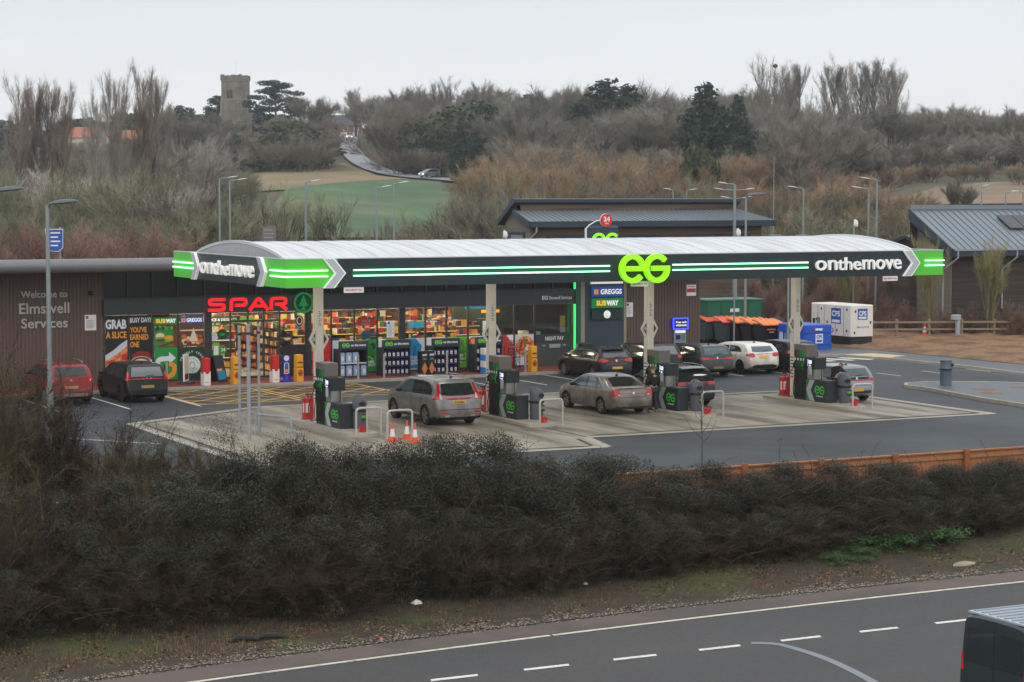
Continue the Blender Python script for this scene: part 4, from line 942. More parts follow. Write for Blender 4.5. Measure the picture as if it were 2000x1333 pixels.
for s_, m in ((-1, PK), (1, PK)):
    mb = MB(); mb.face([(-.3, s_ * .32 - .02, 0), (.3, s_ * .32 - .02, 0), (.3, s_ * .03 - .02, 1.15), (-.3, s_ * .03 - .02, 1.15)], m); mb.face([(-.3, s_ * .32 + .02, 0), (.3, s_ * .32 + .02, 0), (.3, s_ * .03 + .02, 1.15), (-.3, s_ * .03 + .02, 1.15)], m)
    if s_ < 0: mb.face([(-.24, -.345 + .03, .12), (.24, -.345 + .03, .12), (.24, -.345 + .285, 1.08), (-.24, -.345 + .285, 1.08)], PB); mb.face([(-.24, -.3495 + .135, .5), (.1, -.3495 + .135, .5), (.24, -.3495 + .285, 1.08), (-.24, -.3495 + .285, 1.08)], PO)
    mb.build('panel', t)
t = thing('poster_stand', 'tall white poster stand with dark base by the coffee poster', 'pavement sign', (29.15, 88.2, ZP), .9)
mb = MB(); mb.cbox(-.34, .34, -.3, .3, 0, .08, DKGREY, .02); mb.build('base', t); mb = MB(); mb.box(-.28, .28, -.03, .03, .12, 1.3, SIGNW); mb.box(-.24, .24, -.034, -.0305, .5, 1.2, PCR); mb.box(-.2, .2, -.038, -.0345, .2, .45, PDR); mb.box(-.04, .04, -.02, .02, .06, .14, STEEL); mb.build('board', t)

CABM = mat('cabinet_anthracite', srgb(46, 54, 62), .5, var=.05); CABI = mat('cabinet_navy', srgb(34, 44, 74), .5)
def cabinet(u, v, lab, kind):
    t = thing('display_cabinet', lab, 'display cabinet', (u, v, ZP), 0, 'forecourt display cabinets')
    w, d, h = 1.36, .75, 1.28
    mb = MB(); mb.box(-w / 2, -w / 2 + .05, -d / 2, d / 2, 0, h, CABM); mb.box(w / 2 - .05, w / 2, -d / 2, d / 2, 0, h, CABM); mb.box(-w / 2 + .05, w / 2 - .05, d / 2 - .04, d / 2, 0, h, CABM); mb.box(-w / 2 + .05, w / 2 - .05, -d / 2, d / 2 - .04, 0, .08, CABM); mb.box(-w / 2 + .05, w / 2 - .05, -d / 2, d / 2 - .04, h - .05, h, CABM); mb.build('carcass', t)
    mb = MB(); mb.cbox(-w / 2 - .02, w / 2 + .02, -d / 2 - .05, -d / 2 + .1, h + .002, h + .36, CABM, .02); hd = mb.build('header', t)
    mb = MB(); eg_logo(mb, -.4, h + .18, .19, .05 + d / 2 + .002, .05 + d / 2 + .008, LIMES, lambda a, b, q: (a, -q, b)); mb.build('logo', hd)
    text('on the move', PW, 'lettering', hd, (.2, -d / 2 - .056, h + .18), size=.14, width=.72, height=.11, ext=.003, bold=.03)
    nl = 2 if kind == 'jug' else 3
    for k in range(1, nl):
        mb = MB(); z = .08 + k * (h - .12) / nl; mb.box(-w / 2 + .052, w / 2 - .052, -d / 2 + .02, d / 2 - .042, z - .03, z, CABM if kind == 'jug' else CABI); mb.box(-w / 2 + .052, w / 2 - .052, -d / 2 + .01, -d / 2 + .019, z - .04, z + .01, PGR if kind == 'jug' else CABI); mb.build('shelf', t)
    return t, nl, w, d, h
JUG = mat('screenwash_blue', srgb(150, 176, 205), .35, var=.1); BOTL = mat('oil_bottle_navy', srgb(40, 52, 100), .4); LAB = mat('bottle_label', srgb(225, 222, 226), .5, var=.05, scale=30)
for ci, (u, kind, lab) in enumerate(((36.85, 'jug', 'display cabinet filled with pale blue screenwash bottles'), (38.95, 'oil', 'display cabinet of dark blue bottles behind a steel bollard'), (41.4, 'oil', 'display cabinet of dark bottles right of the charcoal bags'), (43.6, 'oil', 'display cabinet partly hidden by the second canopy column'))):
    t, nl, w, d, h = cabinet(u, 88.25, lab, kind)
    for k in range(nl):
        z = .085 + k * (h - .12) / nl; n = 4 if kind == 'jug' else 6
        if kind == 'jug' and k == 1: n = 3
        for i in range(n):
            x = -w / 2 + .15 + i * (w - .3) / (n - 1 if n > 3 else 3.2)
            mb = MB(); hh_ = .46 if kind == 'jug' else .26; ww = .14 if kind == 'jug' else .075
            if kind == 'jug': mb.cbox(-ww, ww, -.1, .1, 0, hh_, JUG, .03); mb.box(-.05, .06, -.104, -.1005, .1, .3, LAB)
            else: mb.cbox(-ww, ww, -.06, .06, 0, hh_, BOTL, .02); mb.cyl((.03, 0, hh_ - .01), (.03, 0, hh_ + .04), .02, BLK, n=8); mb.box(-.05, .05, -.066, -.0605, .04, .19, LAB); mb.box(-.03, .02, -.069, -.0665, .08, .14, PR if i % 2 else PO)
            o = mb.build('screenwash_bottle' if kind == 'jug' else 'oil_bottle'); o.location = (u + x, 88.25 - d / 2 + .16, ZP + z)
            tag(o, ('pale blue screenwash bottle in the cabinet nearest the entrance' if kind == 'jug' else 'dark blue bottle with white label in a forecourt cabinet'), 'bottle', 'screenwash bottles' if kind == 'jug' else 'dark bottles in the cabinets')
t = thing('charcoal_bag_display', 'black display with two orange flame diamonds between two cabinets', 'display', (40.25, 87.55, ZP), .2)
for x in (-.2, .2):
    mb = MB(); mb.cbox(-.19 + x, .19 + x, -.16, .16, 0, 1.12, PK, .03); mb.build('bag', t)
    mb = MB(); mb.prism([(x - .16, .32), (x, .05), (x + .16, .32), (x, .62)], -.17, -.1605, mat('flame_orange', srgb(214, 120, 70), .5, var=.2, scale=12)); mb.box(x - .12, x + .12, -.17, -.1605, .9, .98, PGR); mb.box(x - .1, x + .1, -.17, -.1605, .72, .8, mat('print_grey', srgb(120, 124, 126), .5)); mb.build('print', t)
t = thing('wire_stand', 'tall black wire stand behind the charcoal display', 'display stand', (41.75 + .9, 88.7, ZP))
mb = MB(); [mb.cyl((x, y, 0), (x, y, 1.5), .012, BLK, n=6) for x in (-.25, .25) for y in (-.15, .15)]; [mb.box(-.25, .25, -.15, .15, z, z + .02, BLK) for z in (.1, .5, .9, 1.3)]; mb.build('frame', t)
t = thing('blue_crate_stack', 'stack of blue and white boxes on the pavement left of the column', 'boxes', (43.15, 87.35, ZP), .1)
for k in range(4):
    mb = MB(); mb.cbox(-.17, .17, -.2, .2, k * .29, k * .29 + .285, mat('box_blue', srgb(60, 140, 220), .5) if k % 2 == 0 else SIGNW, .015); mb.build('box', t)
# basket tower of netted greenery
t = thing('plant_display', 'stacked tiers of dark green plants in front of the pizza poster', 'plants', (45.0, 88.3, ZP))
mb = MB(); [mb.cyl((x, y, 0), (x, y, 1.15), .015, BLK, n=6) for x in (-.3, .3) for y in (-.2, .2)]; [mb.box(-.34, .34, -.24, .24, z, z + .03, BLK) for z in (.15, .6, 1.05)]; mb.build('rack', t)
q = random.Random(5); GRP = [mat('leafy_dark', srgb(30, 74, 54), .7, var=.3), mat('leafy_teal', srgb(48, 104, 78), .7, var=.3), mat('leafy_red', srgb(140, 70, 50), .7)]
for k, z in enumerate((.18, .63, 1.08)):
    mb = MB()
    for i in range(110):
        x, y = q.uniform(-.36, .36), q.uniform(-.26, .26); s_ = q.uniform(.04, .09); zz = z + q.uniform(.02, .34); a_ = q.random() * 6.28
        mb.face([(x, y, zz), (x + s_ * math.cos(a_), y + s_ * math.sin(a_), zz + q.uniform(-.03, .05)), (x + s_ * math.cos(a_ + 1), y + s_ * math.sin(a_ + 1), zz + q.uniform(.0, .08))], GRP[0 if q.random() < .55 else (1 if q.random() < .8 else 2)])
    mb.build('foliage', t, normals=False)
t = thing('waste_bin', 'grey square bin at the right end of the night pay counter', 'bin', (49.25, 88.9, ZP)); mb = MB(); mb.cbox(-.3, .3, -.25, .25, 0, 1.0, PANEL, .04); mb.build('body', t); mb = MB(); mb.cbox(-.32, .32, -.27, .27, 1.003, 1.12, DKGREY, .05); mb.build('lid', t)
# ---------------------------------------------------------------- pump islands, pumps and what stands on them
PGREY = mat('pump_head_grey', srgb(132, 128, 122), .4, .3, var=.06); PDK = mat('pump_dark', srgb(42, 50, 54), .45, var=.05); PGREEN = mat('pump_green', srgb(40, 150, 44), .4); HOSE = mat('hose_rubber', srgb(44, 44, 44), .5)
NZ = [mat('nozzle_black', srgb(26, 28, 30), .45), mat('nozzle_dark_green', srgb(14, 84, 52), .4), mat('nozzle_green', srgb(16, 122, 62), .4), mat('nozzle_light_green', srgb(36, 160, 60), .4)]
SCR = mat('pump_screen', srgb(225, 228, 250), .3, var=0, emis=.9, ecol=srgb(215, 220, 255)); PAPER = mat('paper_notice', srgb(196, 196, 206), .7)
for k, u in enumerate(COLU):
    mb = MB(); pl = [(u + .58 * math.cos(t), 72.5 + .5 * math.sin(t)) for t in np.linspace(0, math.pi, 9)] + [(u + .58 * math.cos(t), 67.3 + .5 * math.sin(t)) for t in np.linspace(math.pi, 2 * math.pi, 9)]
    mb.prism(pl, -.02, .11, CONC2, 'xy'); structure(mb.build('pump_island'))
ZI = .111
def make_pump(loc, lab):
    t = thing('fuel_pump', lab, 'fuel pump', loc, 0, 'fuel pumps under the canopy')
    fx = lambda a, b, d: (-.25 - d, -a, b)
    mb = MB(); mb.cbox(-.25, .25, -.85, -.02, 0, 1.72, PDK, .015)
    for i in range(9): mb.box(-.262, -.251, -.80 + i * .09, -.76 + i * .09, .06, 1.15, HOSE)
    mb.build('hose_cabinet', t)
    mb = MB(); mb.cbox(-.26, .26, -.87, .0, 1.723, 2.2, PGREY, .012); mb.build('pump_head', t)
    mb = MB(); mb.cbox(-.28, .28, -1.47, -.872, 1.27, 1.72, PDK, .012); hd = mb.build('display_head', t)
    mb = MB(); mb.box(-.292, -.281, -1.42, -.95, 1.36, 1.68, BLK); mb.build('display_bezel', hd)
    mb = MB(); mb.box(-.297, -.2925, -1.28, -1.08, 1.48, 1.62, SCR); mb.box(-.297, -.2925, -1.22, -1.12, 1.38, 1.44, SCR); [mb.box(-.297, -.2925, -1.05, -1.0, 1.4 + q * .055, 1.43 + q * .055, SCR) for q in range(5)]; mb.build('screen', hd)
    mb = MB(); mb.box(-.304, -.2935, -1.30, -1.06, 1.05, 1.37, PAPER); mb.build('paper_notice', t)
    mb = MB(); mb.box(-.2, .2, -1.35, -.853, .87, 1.268, STAIN); [mb.box(-.215, -.2005, -1.3 + q * .15, -1.21 + q * .15, .9, 1.25, STEEL) for q in range(3)]; mb.build('display_stand', t)
    mb = MB(); mb.cyl((.1, -1.42, .86), (.1, -1.42, 1.27), .018, BLK, n=8); mb.build('stand_strut', t)
    mb = MB(); mb.cbox(-.25, .25, -2.25, -.855, 0, .87, PDK, .012); cb = mb.build('lower_cabinet', t)
    mb = MB()
    mb.raw([fx(.86, .02, .003), fx(1.33, .02, .003), fx(1.06, .44, .003), fx(1.33, .85, .003), fx(.86, .85, .003)], [(0, 1, 2, 3, 4)], PGREEN)
    mb.raw([fx(1.12, .02, .006), fx(1.45, .02, .006), fx(1.17, .44, .006), fx(1.45, .85, .006), fx(1.12, .85, .006), fx(.87, .44, .006)], [(0, 1, 2, 5), (2, 3, 4, 5)], CHEV)
    mb.build('chevron_panel', cb, normals=False)
    mb = MB(); eg_logo(mb, 1.78, .48, .33, .002, .012, mat('pump_logo_green', srgb(60, 190, 60), .4, emis=.08), fx); mb.build('logo', cb)
    text('on the move', PW, 'lettering', cb, (-.256, -1.78, .24), FACE_X, size=.1, width=.44, height=.07, ext=.002, bold=.03)
    for i in range(4):
        y = -.14 - i * .19; m = NZ[i]
        mb = MB(); mb.cbox(-.285, -.251, y - .055, y + .055, 1.62, 1.98, NZ[min(3, i)], .01); mb.box(-.29, -.2855, y - .05, y + .05, 1.56, 1.66, PW); mb.build('nozzle_boot', t)
        mb = MB(); mb.tube([(-.29, y, 1.2), (-.34, y, 1.3), (-.37, y - .02, 1.40), (-.33, y - .06, 1.5), (-.28, y - .08, 1.53)], [.02, .035, .045, .032, .016], m, 8); mb.box(-.39, -.28, y - .03, y + .03, 1.28, 1.34, BLK); n_ = mb.build('nozzle', t, smooth=40)
        mb = MB(); mb.tube([(-.3, y, 1.2), (-.31, y, .9), (-.36, y + .02, .45), (-.33, y + .03, .16), (-.27, y + .04, .1), (-.26, y, .3), (-.262, y, 1.0)], .017, HOSE, 6); mb.build('hose', n_, smooth=60)
    mb = MB(); mb.tube([(-.28, -.05, 1.35), (-.36, .12, 1.0), (-.42, .3, .55), (-.4, .36, .2), (-.32, .25, .06), (-.26, .05, .1)], .018, HOSE, 6); mb.build('loop_hose', t, smooth=60)
    return t
plab = ['fuel pump beside the leftmost column, nearest the traffic cones', 'fuel pump between the grey estate car and the gold saloon', 'fuel pump the standing man is beside', 'fuel pump beside the rightmost column and the silver hatchback']
p0 = make_pump((COLU[0], VC - .22, ZI), plab[0])
for k in (1, 2, 3): dup(p0, (COLU[k], VC - .22, ZI), label=plab[k])
BING = mat('bin_grey', srgb(92, 98, 106), .5, var=.08)
def make_bin(lab):
    t = thing('forecourt_bin', lab, 'bin', (0, 0, 0), 0, 'grey litter bins on the pump islands')
    mb = MB(); mb.lathe([(.22, 0), (.235, .04), (.25, .62), (.27, .64), (.27, .70), (.25, .71)], BING, 16); mb.build('body', t, smooth=40)
    mb = MB(); mb.lathe([(.275, .60), (.285, .62), (.285, .68), (.275, .70)], BLK, 16); mb.build('rim', t, smooth=40)
    mb = MB()
    rings = [[(.25 * sc * math.cos(a), .25 * sc * math.sin(a) + dy, z + tl * math.sin(a)) for a in np.linspace(0, 2 * math.pi, 17)[:-1]] for sc, z, dy, tl in ((1, .712, 0, 0), (1.02, .85, 0, 0), (1.0, .98, 0, .03), (.8, 1.10, .02, .05), (.4, 1.16, .04, .04), (.05, 1.175, .05, 0))]
    mb.loft(rings, BING); hd = mb.build('hood', t, smooth=45)
    mb = MB(); mb.prism(disc(0, .88, .13, 14, ry=.08), -.272, -.235, BLK); mb.build('opening', hd)
    mb = MB(); mb.box(-.02, .17, -.262, -.24, .3, .52, PDK); eg_logo(mb, .075, .43, .1, .263, .27, LIMES, lambda a, b, d: (a, -d, b)); mb.build('logo_plate', t)
    return t
blab = ['grey litter bin behind the pair of steel hoops', 'grey litter bin behind the hoop right of the second pump', 'grey litter bin in front of the dark blue car', 'grey litter bin in front of the silver hatchback']
bb = make_bin(blab[0]); bb.location = (COLU[0] + .45, 68.55, ZI)
for k in (1, 2, 3): dup(bb, (COLU[k] + .5, 68.5, ZI), rz=(.3, .0, -.1)[k - 1], label=blab[k])
HOOPM = mat('hoop_steel', srgb(206, 202, 194), .35, .5, var=.06)
def hoop(lab, mid=False):
    w = .92; mb = MB(); mb.tube(fillet([(-w / 2, 0, 0), (-w / 2, 0, .95), (w / 2, 0, .95), (w / 2, 0, 0)], .16, 6), .038, HOOPM, 10)
    t = mb.build('hoop_barrier', smooth=50); tag(t, lab, 'hoop barrier', 'steel hoops at the ends of the pump islands')
    mb = MB()
    for x in (-w / 2, w / 2): mb.cyl((x, 0, 0), (x, 0, .012), .075, HOOPM, n=12)
    mb.build('foot_plate', t)
    if mid: mb = MB(); mb.cyl((-.06, 0, .0), (-.06, 0, .925), .03, HOOPM, n=10); mb.build('middle_post', t)
    return t
h = hoop('steel hoop with a middle post in front of the leftmost bin', True); h.location = (COLU[0] + .28, 67.35, .0)
h1 = hoop('low steel hoop behind the traffic cones'); h1.location = (COLU[0] + .9, 66.1, .0)
for k, l in ((1, 'steel hoop in front of the second pump from the left'), (2, 'steel hoop right of the third pump, behind the sapling'), (3, 'steel hoop in front of the rightmost pump')):
    c = dup(h1, (COLU[k] + .42, 67.2, .0), label=l)
def bucket(u, v, lab):
    t = thing('sand_bucket', lab, 'bucket', (u, v, .0), 0, 'red buckets at the pump islands')
    mb = MB(); mb.lathe([(.11, 0), (.15, .27), (.165, .28), (.165, .30), (.148, .30), (.11, .03)], RED, 18); mb.build('pail', t, smooth=40)
    mb = MB(); mb.tube([(-.155, 0, .28), (-.13, -.05, .2), (0, -.165, .17), (.13, -.05, .2), (.155, 0, .28)], .006, STEEL, 5); mb.build('handle', t); return t
bk = bucket(COLU[0] + .12, 67.5, 'red bucket inside the leftmost hoop')
for k, du, l in ((1, .2, 'red bucket inside the hoop by the second pump'), (2, .3, 'red bucket left of the hoop behind the sapling'), (3, .2, 'red bucket inside the rightmost hoop')): dup(bk, (COLU[k] + du, 67.4, 0), label=l)
def fire_point(u, lab):
    t = thing('fire_extinguisher_stand', lab, 'fire extinguisher', (u, 72.3, ZI), 0, 'red fire points on the pump islands')
    mb = MB(); mb.cbox(-.2, .2, -.14, .14, .05, .78, RED, .03); mb.build('cover', t); mb = MB(); mb.box(-.204, -.2005, -.1, .02, .25, .6, SIGNW); mb.box(-.16, -.02, -.144, -.1405, .25, .6, SIGNW); mb.build('label_plate', t)
    mb = MB(); mb.cyl((0, 0, .78), (0, 0, .9), .05, RED, n=10); mb.box(-.1, .1, -.02, .02, .9, .94, BLK); mb.build('valve', t)
    mb = MB(); mb.box(-.22, .22, -.16, .16, 0, .05, RED); mb.build('base', t); return t
f0 = fire_point(COLU[0] + .02, 'red fire point left of the leftmost pump')
for k, l in ((1, 'red fire point between the grey estate car and its pump'), (2, 'red fire point beyond the pump beside the standing man'), (3, 'red fire point left of the rightmost pump')): dup(f0, (COLU[k] + (.1, .1, .15)[k - 1], 72.1, ZI), label=l)
def cone(u, v, lab, h=.75):
    t = thing('traffic_cone', lab, 'traffic cone', (u, v, .0), random.random(), 'orange and white traffic cones by the left pump')
    k = h / .75; CO = mat('cone_orange', srgb(232, 84, 36), .6, var=.08); CW = mat('cone_white', srgb(226, 228, 230), .5, var=.1, scale=20)
    mb = MB(); mb.cbox(-.2 * k, .2 * k, -.2 * k, .2 * k, 0, .05 * k, CO, .02); mb.build('base', t)
    rr = lambda z: (.14 - .115 * z / .75) * k
    for nm, z0, z1, m in (('lower_cone', .05, .2, CO), ('reflective_sleeve', .2, .5, CW), ('tip', .5, .75, CO)):
        mb = MB(); mb.lathe([(rr(z0), z0 * k + .0005), (rr(z1), z1 * k)], m, 16); mb.build(nm, t, smooth=40)
    return t
cone(28.75, 65.25, 'leftmost of the three traffic cones', .64); cone(29.5, 65.75, 'middle traffic cone, touching the low steel hoop', .64); cone(29.35, 64.75, 'rightmost of the three traffic cones, nearest the hedge', .64)
# litter bin on the traffic island
t = thing('street_litter_bin', 'round blue grey litter bin standing on the traffic island', 'bin', (58.0, 72.85, .12))
BG2 = mat('bin_blue_grey', srgb(82, 98, 112), .5, var=.06)
mb = MB(); mb.lathe([(.25, 0), (.255, .03), (.25, .05), (.25, .62), (.265, .66), (.265, .72), (.25, .74), (.25, 1.0), (.24, 1.05)], BG2, 24); mb.build('body', t, smooth=40)
mb = MB(); mb.lathe([(.27, .655), (.275, .67), (.275, .71), (.27, .725)], BLK, 24); mb.build('band', t, smooth=40)
mb = MB(); mb.lathe([(.265, 1.051), (.265, 1.08), (.2, 1.11), (.02, 1.125)], BG2, 24); mb.build('lid', t, smooth=40)
mb = MB()
for sx in (.0,):
    mb.prism(disc(.14, .88, .07, 14, ry=.08), -.262, -.2, BLK)
mb.build('opening', t)
# steel posts and rail at the left entrance
def gpost(u, v, h, r, lab):
    mb = MB(); mb.cyl((0, 0, 0), (0, 0, h), r, STEEL, n=14); o = mb.build('steel_post', smooth=50); o.location = (u, v, 0)
    mb = MB(); mb.cyl((0, 0, h + .001), (0, 0, h + .07), r * 1.25, STAIN, n=14); mb.build('cap', o); mb = MB(); mb.cyl((0, 0, h - .28), (0, 0, h - .2), r * 1.1, BLK, n=14); mb.build('band', o); return tag(o, lab, 'post', 'steel posts left of the pumps')
for px, d, h, lab in ((466, 74.0, 3.66, 'leftmost of three tall galvanised posts behind the hedge'), (484, 71.5, 3.85, 'thick middle one of three tall galvanised posts'), (504, 74.0, 3.72, 'rightmost of three tall galvanised posts, joined to the rail')):
    X = (px - 1000) / FPX * d; w = to_world(X, d); gpost(w[0], w[1], h, 65 / 1000 * 1.05 if px == 484 else .05, lab)
w0 = to_world((497 - 1000) / FPX * 73, 73); w1 = to_world((567 - 1000) / FPX * 72, 72)
mb = MB(); mb.tube(fillet([(w0[0], w0[1], 0), (w0[0], w0[1], .75), (w1[0], w1[1], .72), (w1[0], w1[1], 0)], .05), .035, STEEL, 8); o = mb.build('guard_rail', smooth=50); tag(o, 'low galvanised rail at the foot of the three posts', 'rail')
# ---------------------------------------------------------------- cars: lofted bodies with cut wheel arches; glass, lamps and plates laid on the body surface
CGLASS = mat('car_glass', srgb(34, 42, 44), .07, var=.15, scale=1.5, spec=.6, coat=.25)
CGLASSL = mat('car_glass_light', srgb(78, 98, 102), .07, var=.15, scale=2, spec=.6, coat=.25)
CTRIM = mat('car_black_trim', srgb(24, 25, 26), .5, var=.06); TYRE = mat('tyre_rubber', srgb(34, 33, 32), .85, var=.12, scale=12)
RLAMP = mat('tail_lamp_red', srgb(190, 22, 26), .15, var=.06, scale=20, coat=.6, emis=.06); CLAMP = mat('lamp_clear', srgb(206, 200, 196), .12, var=.08, coat=.6)
PLATEY = mat('plate_yellow', srgb(232, 178, 52), .5, var=.05, scale=30); PLATED = mat('plate_dirty', srgb(150, 128, 70), .6, var=.15, scale=30); PTXT = mat('plate_text', srgb(40, 36, 30), .6, var=0)
CHROME = mat('chrome', srgb(200, 200, 200), .15, .9, var=.02); WELL = mat('wheel_well', srgb(10, 10, 10), .9, var=0)
def paint(name, c, rough=.3, metal=.35, dirt=None, dlo=.42, dhi=.66):
    if name in MATS: return MATS[name]
    m = mat(name, srgb(*c), rough, metal, var=.04, scale=2, coat=.12 if 'black' in name else .4)
    if dirt:                                    # road dirt: patchy film that is thicker low on the body
        n = m.node_tree.nodes; l = m.node_tree.links; b = n['Principled BSDF']; cur = b.inputs['Base Color'].links[0].from_socket
        t = n.new('ShaderNodeTexCoord'); s_ = n.new('ShaderNodeSeparateXYZ'); l.new(t.outputs['Object'], s_.inputs[0])
        q = n.new('ShaderNodeTexNoise'); q.inputs['Scale'].default_value = 2.2; q.inputs['Detail'].default_value = 5; l.new(t.outputs['Object'], q.inputs['Vector'])
        a = n.new('ShaderNodeMath'); a.operation = 'MULTIPLY_ADD'; a.inputs[1].default_value = -.62; l.new(s_.outputs[2], a.inputs[0]); l.new(q.outputs[0], a.inputs[2])
        r = n.new('ShaderNodeMapRange'); l.new(a.outputs[0], r.inputs[0]); r.inputs[1].default_value = -.12; r.inputs[2].default_value = .3; r.inputs[3].default_value = 0; r.inputs[4].default_value = .8
        x = n.new('ShaderNodeMix'); x.data_type = 'RGBA'; l.new(r.outputs[0], x.inputs[0]); l.new(cur, x.inputs[6]); x.inputs[7].default_value = (*srgb(*dirt), 1); l.new(x.outputs[2], b.inputs['Base Color'])
        rr = n.new('ShaderNodeMapRange'); l.new(r.outputs[0], rr.inputs[0]); rr.inputs[1].default_value = 0; rr.inputs[2].default_value = .8; rr.inputs[3].default_value = rough; rr.inputs[4].default_value = .75; l.new(rr.outputs[0], b.inputs['Roughness'])
    return m

def interp(pts, x):
    xs = [p[0] for p in pts]; ys_ = [p[1] for p in pts]; return float(np.interp(x, xs, ys_))

def make_body(sp, pm_, name='body'):
    """local axes: +y forwards with 0 at the rear axle, x across, z up. sp['top'] etc. are (y, value) profiles from rear to front"""
    ro, fo, wb = sp['ro'], sp['fo'], sp['wb']; y0, y1 = -ro, wb + fo
    st = sorted(set([round(v, 4) for v in list(np.linspace(y0, y0 + .75, 30)) + list(np.linspace(y0 + .75, y1 - .4, 46)) + list(np.linspace(y1 - .4, y1, 16))]))
    hw = sp['W'] / 2; tum = sp.get('tum', .26)
    def sm(pts, y, k=.03): return sum(interp(pts, y + d * k) for d in (-2, -1, 0, 1, 2)) / 5
    rings = []
    for y in st:
        T = sm(sp['top'], y, sp.get('sm', .03)); bot = sm(sp['bot'], y, .03); B = min(sm(sp['belt'], y, .06), T - .035)
        e0 = max(0, 1 - (y - y0) / .32); e1 = max(0, 1 - (y1 - y) / .5)
        w = hw * (1 - sp.get('rr', .14) * e0 ** 2.2 - .22 * e1 ** 2.2)
        hh_ = T - B; g = min(1, hh_ / .12)
        B = max(B, bot + .12); T = max(T, B + .03); hh_ = T - B
        wg = lambda f_: w * .985 - .025 * g - tum * hh_ * f_
        wt = wg(.88)
        mid = bot + (B - bot) * .55
        half = [(w * .82, bot), (w * .95, bot + .03), (w * .985, bot + .12), (w, mid), (w * .998, bot + (B - bot) * .78), (w * .985, B - .03), (w * .982 - .012 * g, B), (wg(.3), B + hh_ * .3), (wg(.6), B + hh_ * .6), (wg(.85), B + hh_ * .84), (wt * .955, B + hh_ * .93), (wt * .82, B + hh_ * .975), (wt * .5, T - .004)]
        ring_ = [(0, y, bot)] + [(a, y, b) for a, b in half] + [(0, y, T)] + [(-a, y, b) for a, b in reversed(half)]
        rings.append(ring_)
    mb = MB(); mb.loft(rings, pm_)
    o = mb.build(name, None, smooth=38)
    cl = sp.get('clad')
    if cl is not None:
        o.data.materials.append(CTRIM)
        for p in o.data.polygons:
            c = p.center
            if c.z < cl or (sp.get('cladr') and c.y < -ro + .12 and c.z < sp['cladr']): p.material_index = 1
    o.data.materials.append(WELL)
    # wheel arches
    r = sp['tr'] + .045
    for yy in (0, wb):
        for sx in (-1, 1):
            cm = MB(); cm.cyl((sx * (hw - .26), yy, sp['tr']), (sx * (hw + .2), yy, sp['tr']), r, WELL, n=28); co = cm.build('cut')
            md = o.modifiers.new('b', 'BOOLEAN'); md.operation = 'DIFFERENCE'; md.object = co; md.solver = 'EXACT'
            bpy.context.view_layer.update()
            me = bpy.data.meshes.new_from_object(o.evaluated_get(bpy.context.evaluated_depsgraph_get()))
            o.modifiers.clear()
            if len(me.polygons) > 200: o.data = me
            bpy.data.objects.remove(co)
    for p in o.data.polygons:
        c = p.center
        for yy in (0, wb):
            if math.hypot(c.y - yy, c.z - sp['tr']) < r - .004 and abs(c.x) > hw - .4 and abs(c.x) < hw - .01 and c.z > sp['tr'] * .5: p.material_index = len(o.data.materials) - 1
    o.data.name = name
    return o

def patch(body, poly, view, m, name, parent, off=.005, step=.05, mb=None):
    """a panel (glass, lamp, plate) whose outline is given in side (y,z) or rear/front (x,z) view, laid on the body surface"""
    bt = BVHTree.FromPolygons([v.co for v in body.data.vertices], [p.vertices for p in body.data.polygons])
    P = [Vector(p) for p in poly]; dens = []
    for i, p in enumerate(P):
        q = P[(i + 1) % len(P)]; k = max(1, int((q - p).length / step))
        dens += [p.lerp(q, j / k) for j in range(k)]
    ins = []
    xs = [p.x for p in P]; zs = [p.y for p in P]
    def inside(x, z):
        r_ = False; j = len(P) - 1
        for i in range(len(P)):
            if (P[i].y > z) != (P[j].y > z) and x < (P[j].x - P[i].x) * (z - P[i].y) / (P[j].y - P[i].y) + P[i].x: r_ = not r_
            j = i
        return r_
    for x in np.arange(min(xs), max(xs), step):
        for z in np.arange(min(zs), max(zs), step):
            if inside(x, z): ins.append(Vector((x, z)))
    v, e, f, *_ = geometry.delaunay_2d_cdt(dens + ins, [(i, (i + 1) % len(dens)) for i in range(len(dens))], [], 1, .002)
    own = mb is None; mb = mb or MB(); co = []
    for p in v:
        if view == 'L': o_, d = Vector((-3, p.x, p.y)), Vector((1, 0, 0))
        elif view == 'R': o_, d = Vector((3, p.x, p.y)), Vector((-1, 0, 0))
        elif view == 'B': o_, d = Vector((p.x, -4, p.y)), Vector((0, 1, 0))
        elif view == 'F': o_, d = Vector((p.x, 8, p.y)), Vector((0, -1, 0))
        h, n_, i_, dist = bt.ray_cast(o_, d)
        if h is None:
            h, n_, i_, dist = bt.find_nearest(o_ + d * 3)
            n_ = -d
        if n_.dot(d) > 0: n_ = -n_
        co.append(h + (n_ * .7 - d * .3) * off)
    mb.raw(co, [tuple(q) for q in f], m)
    if own: return mb.build(name, parent, smooth=60, normals=False)

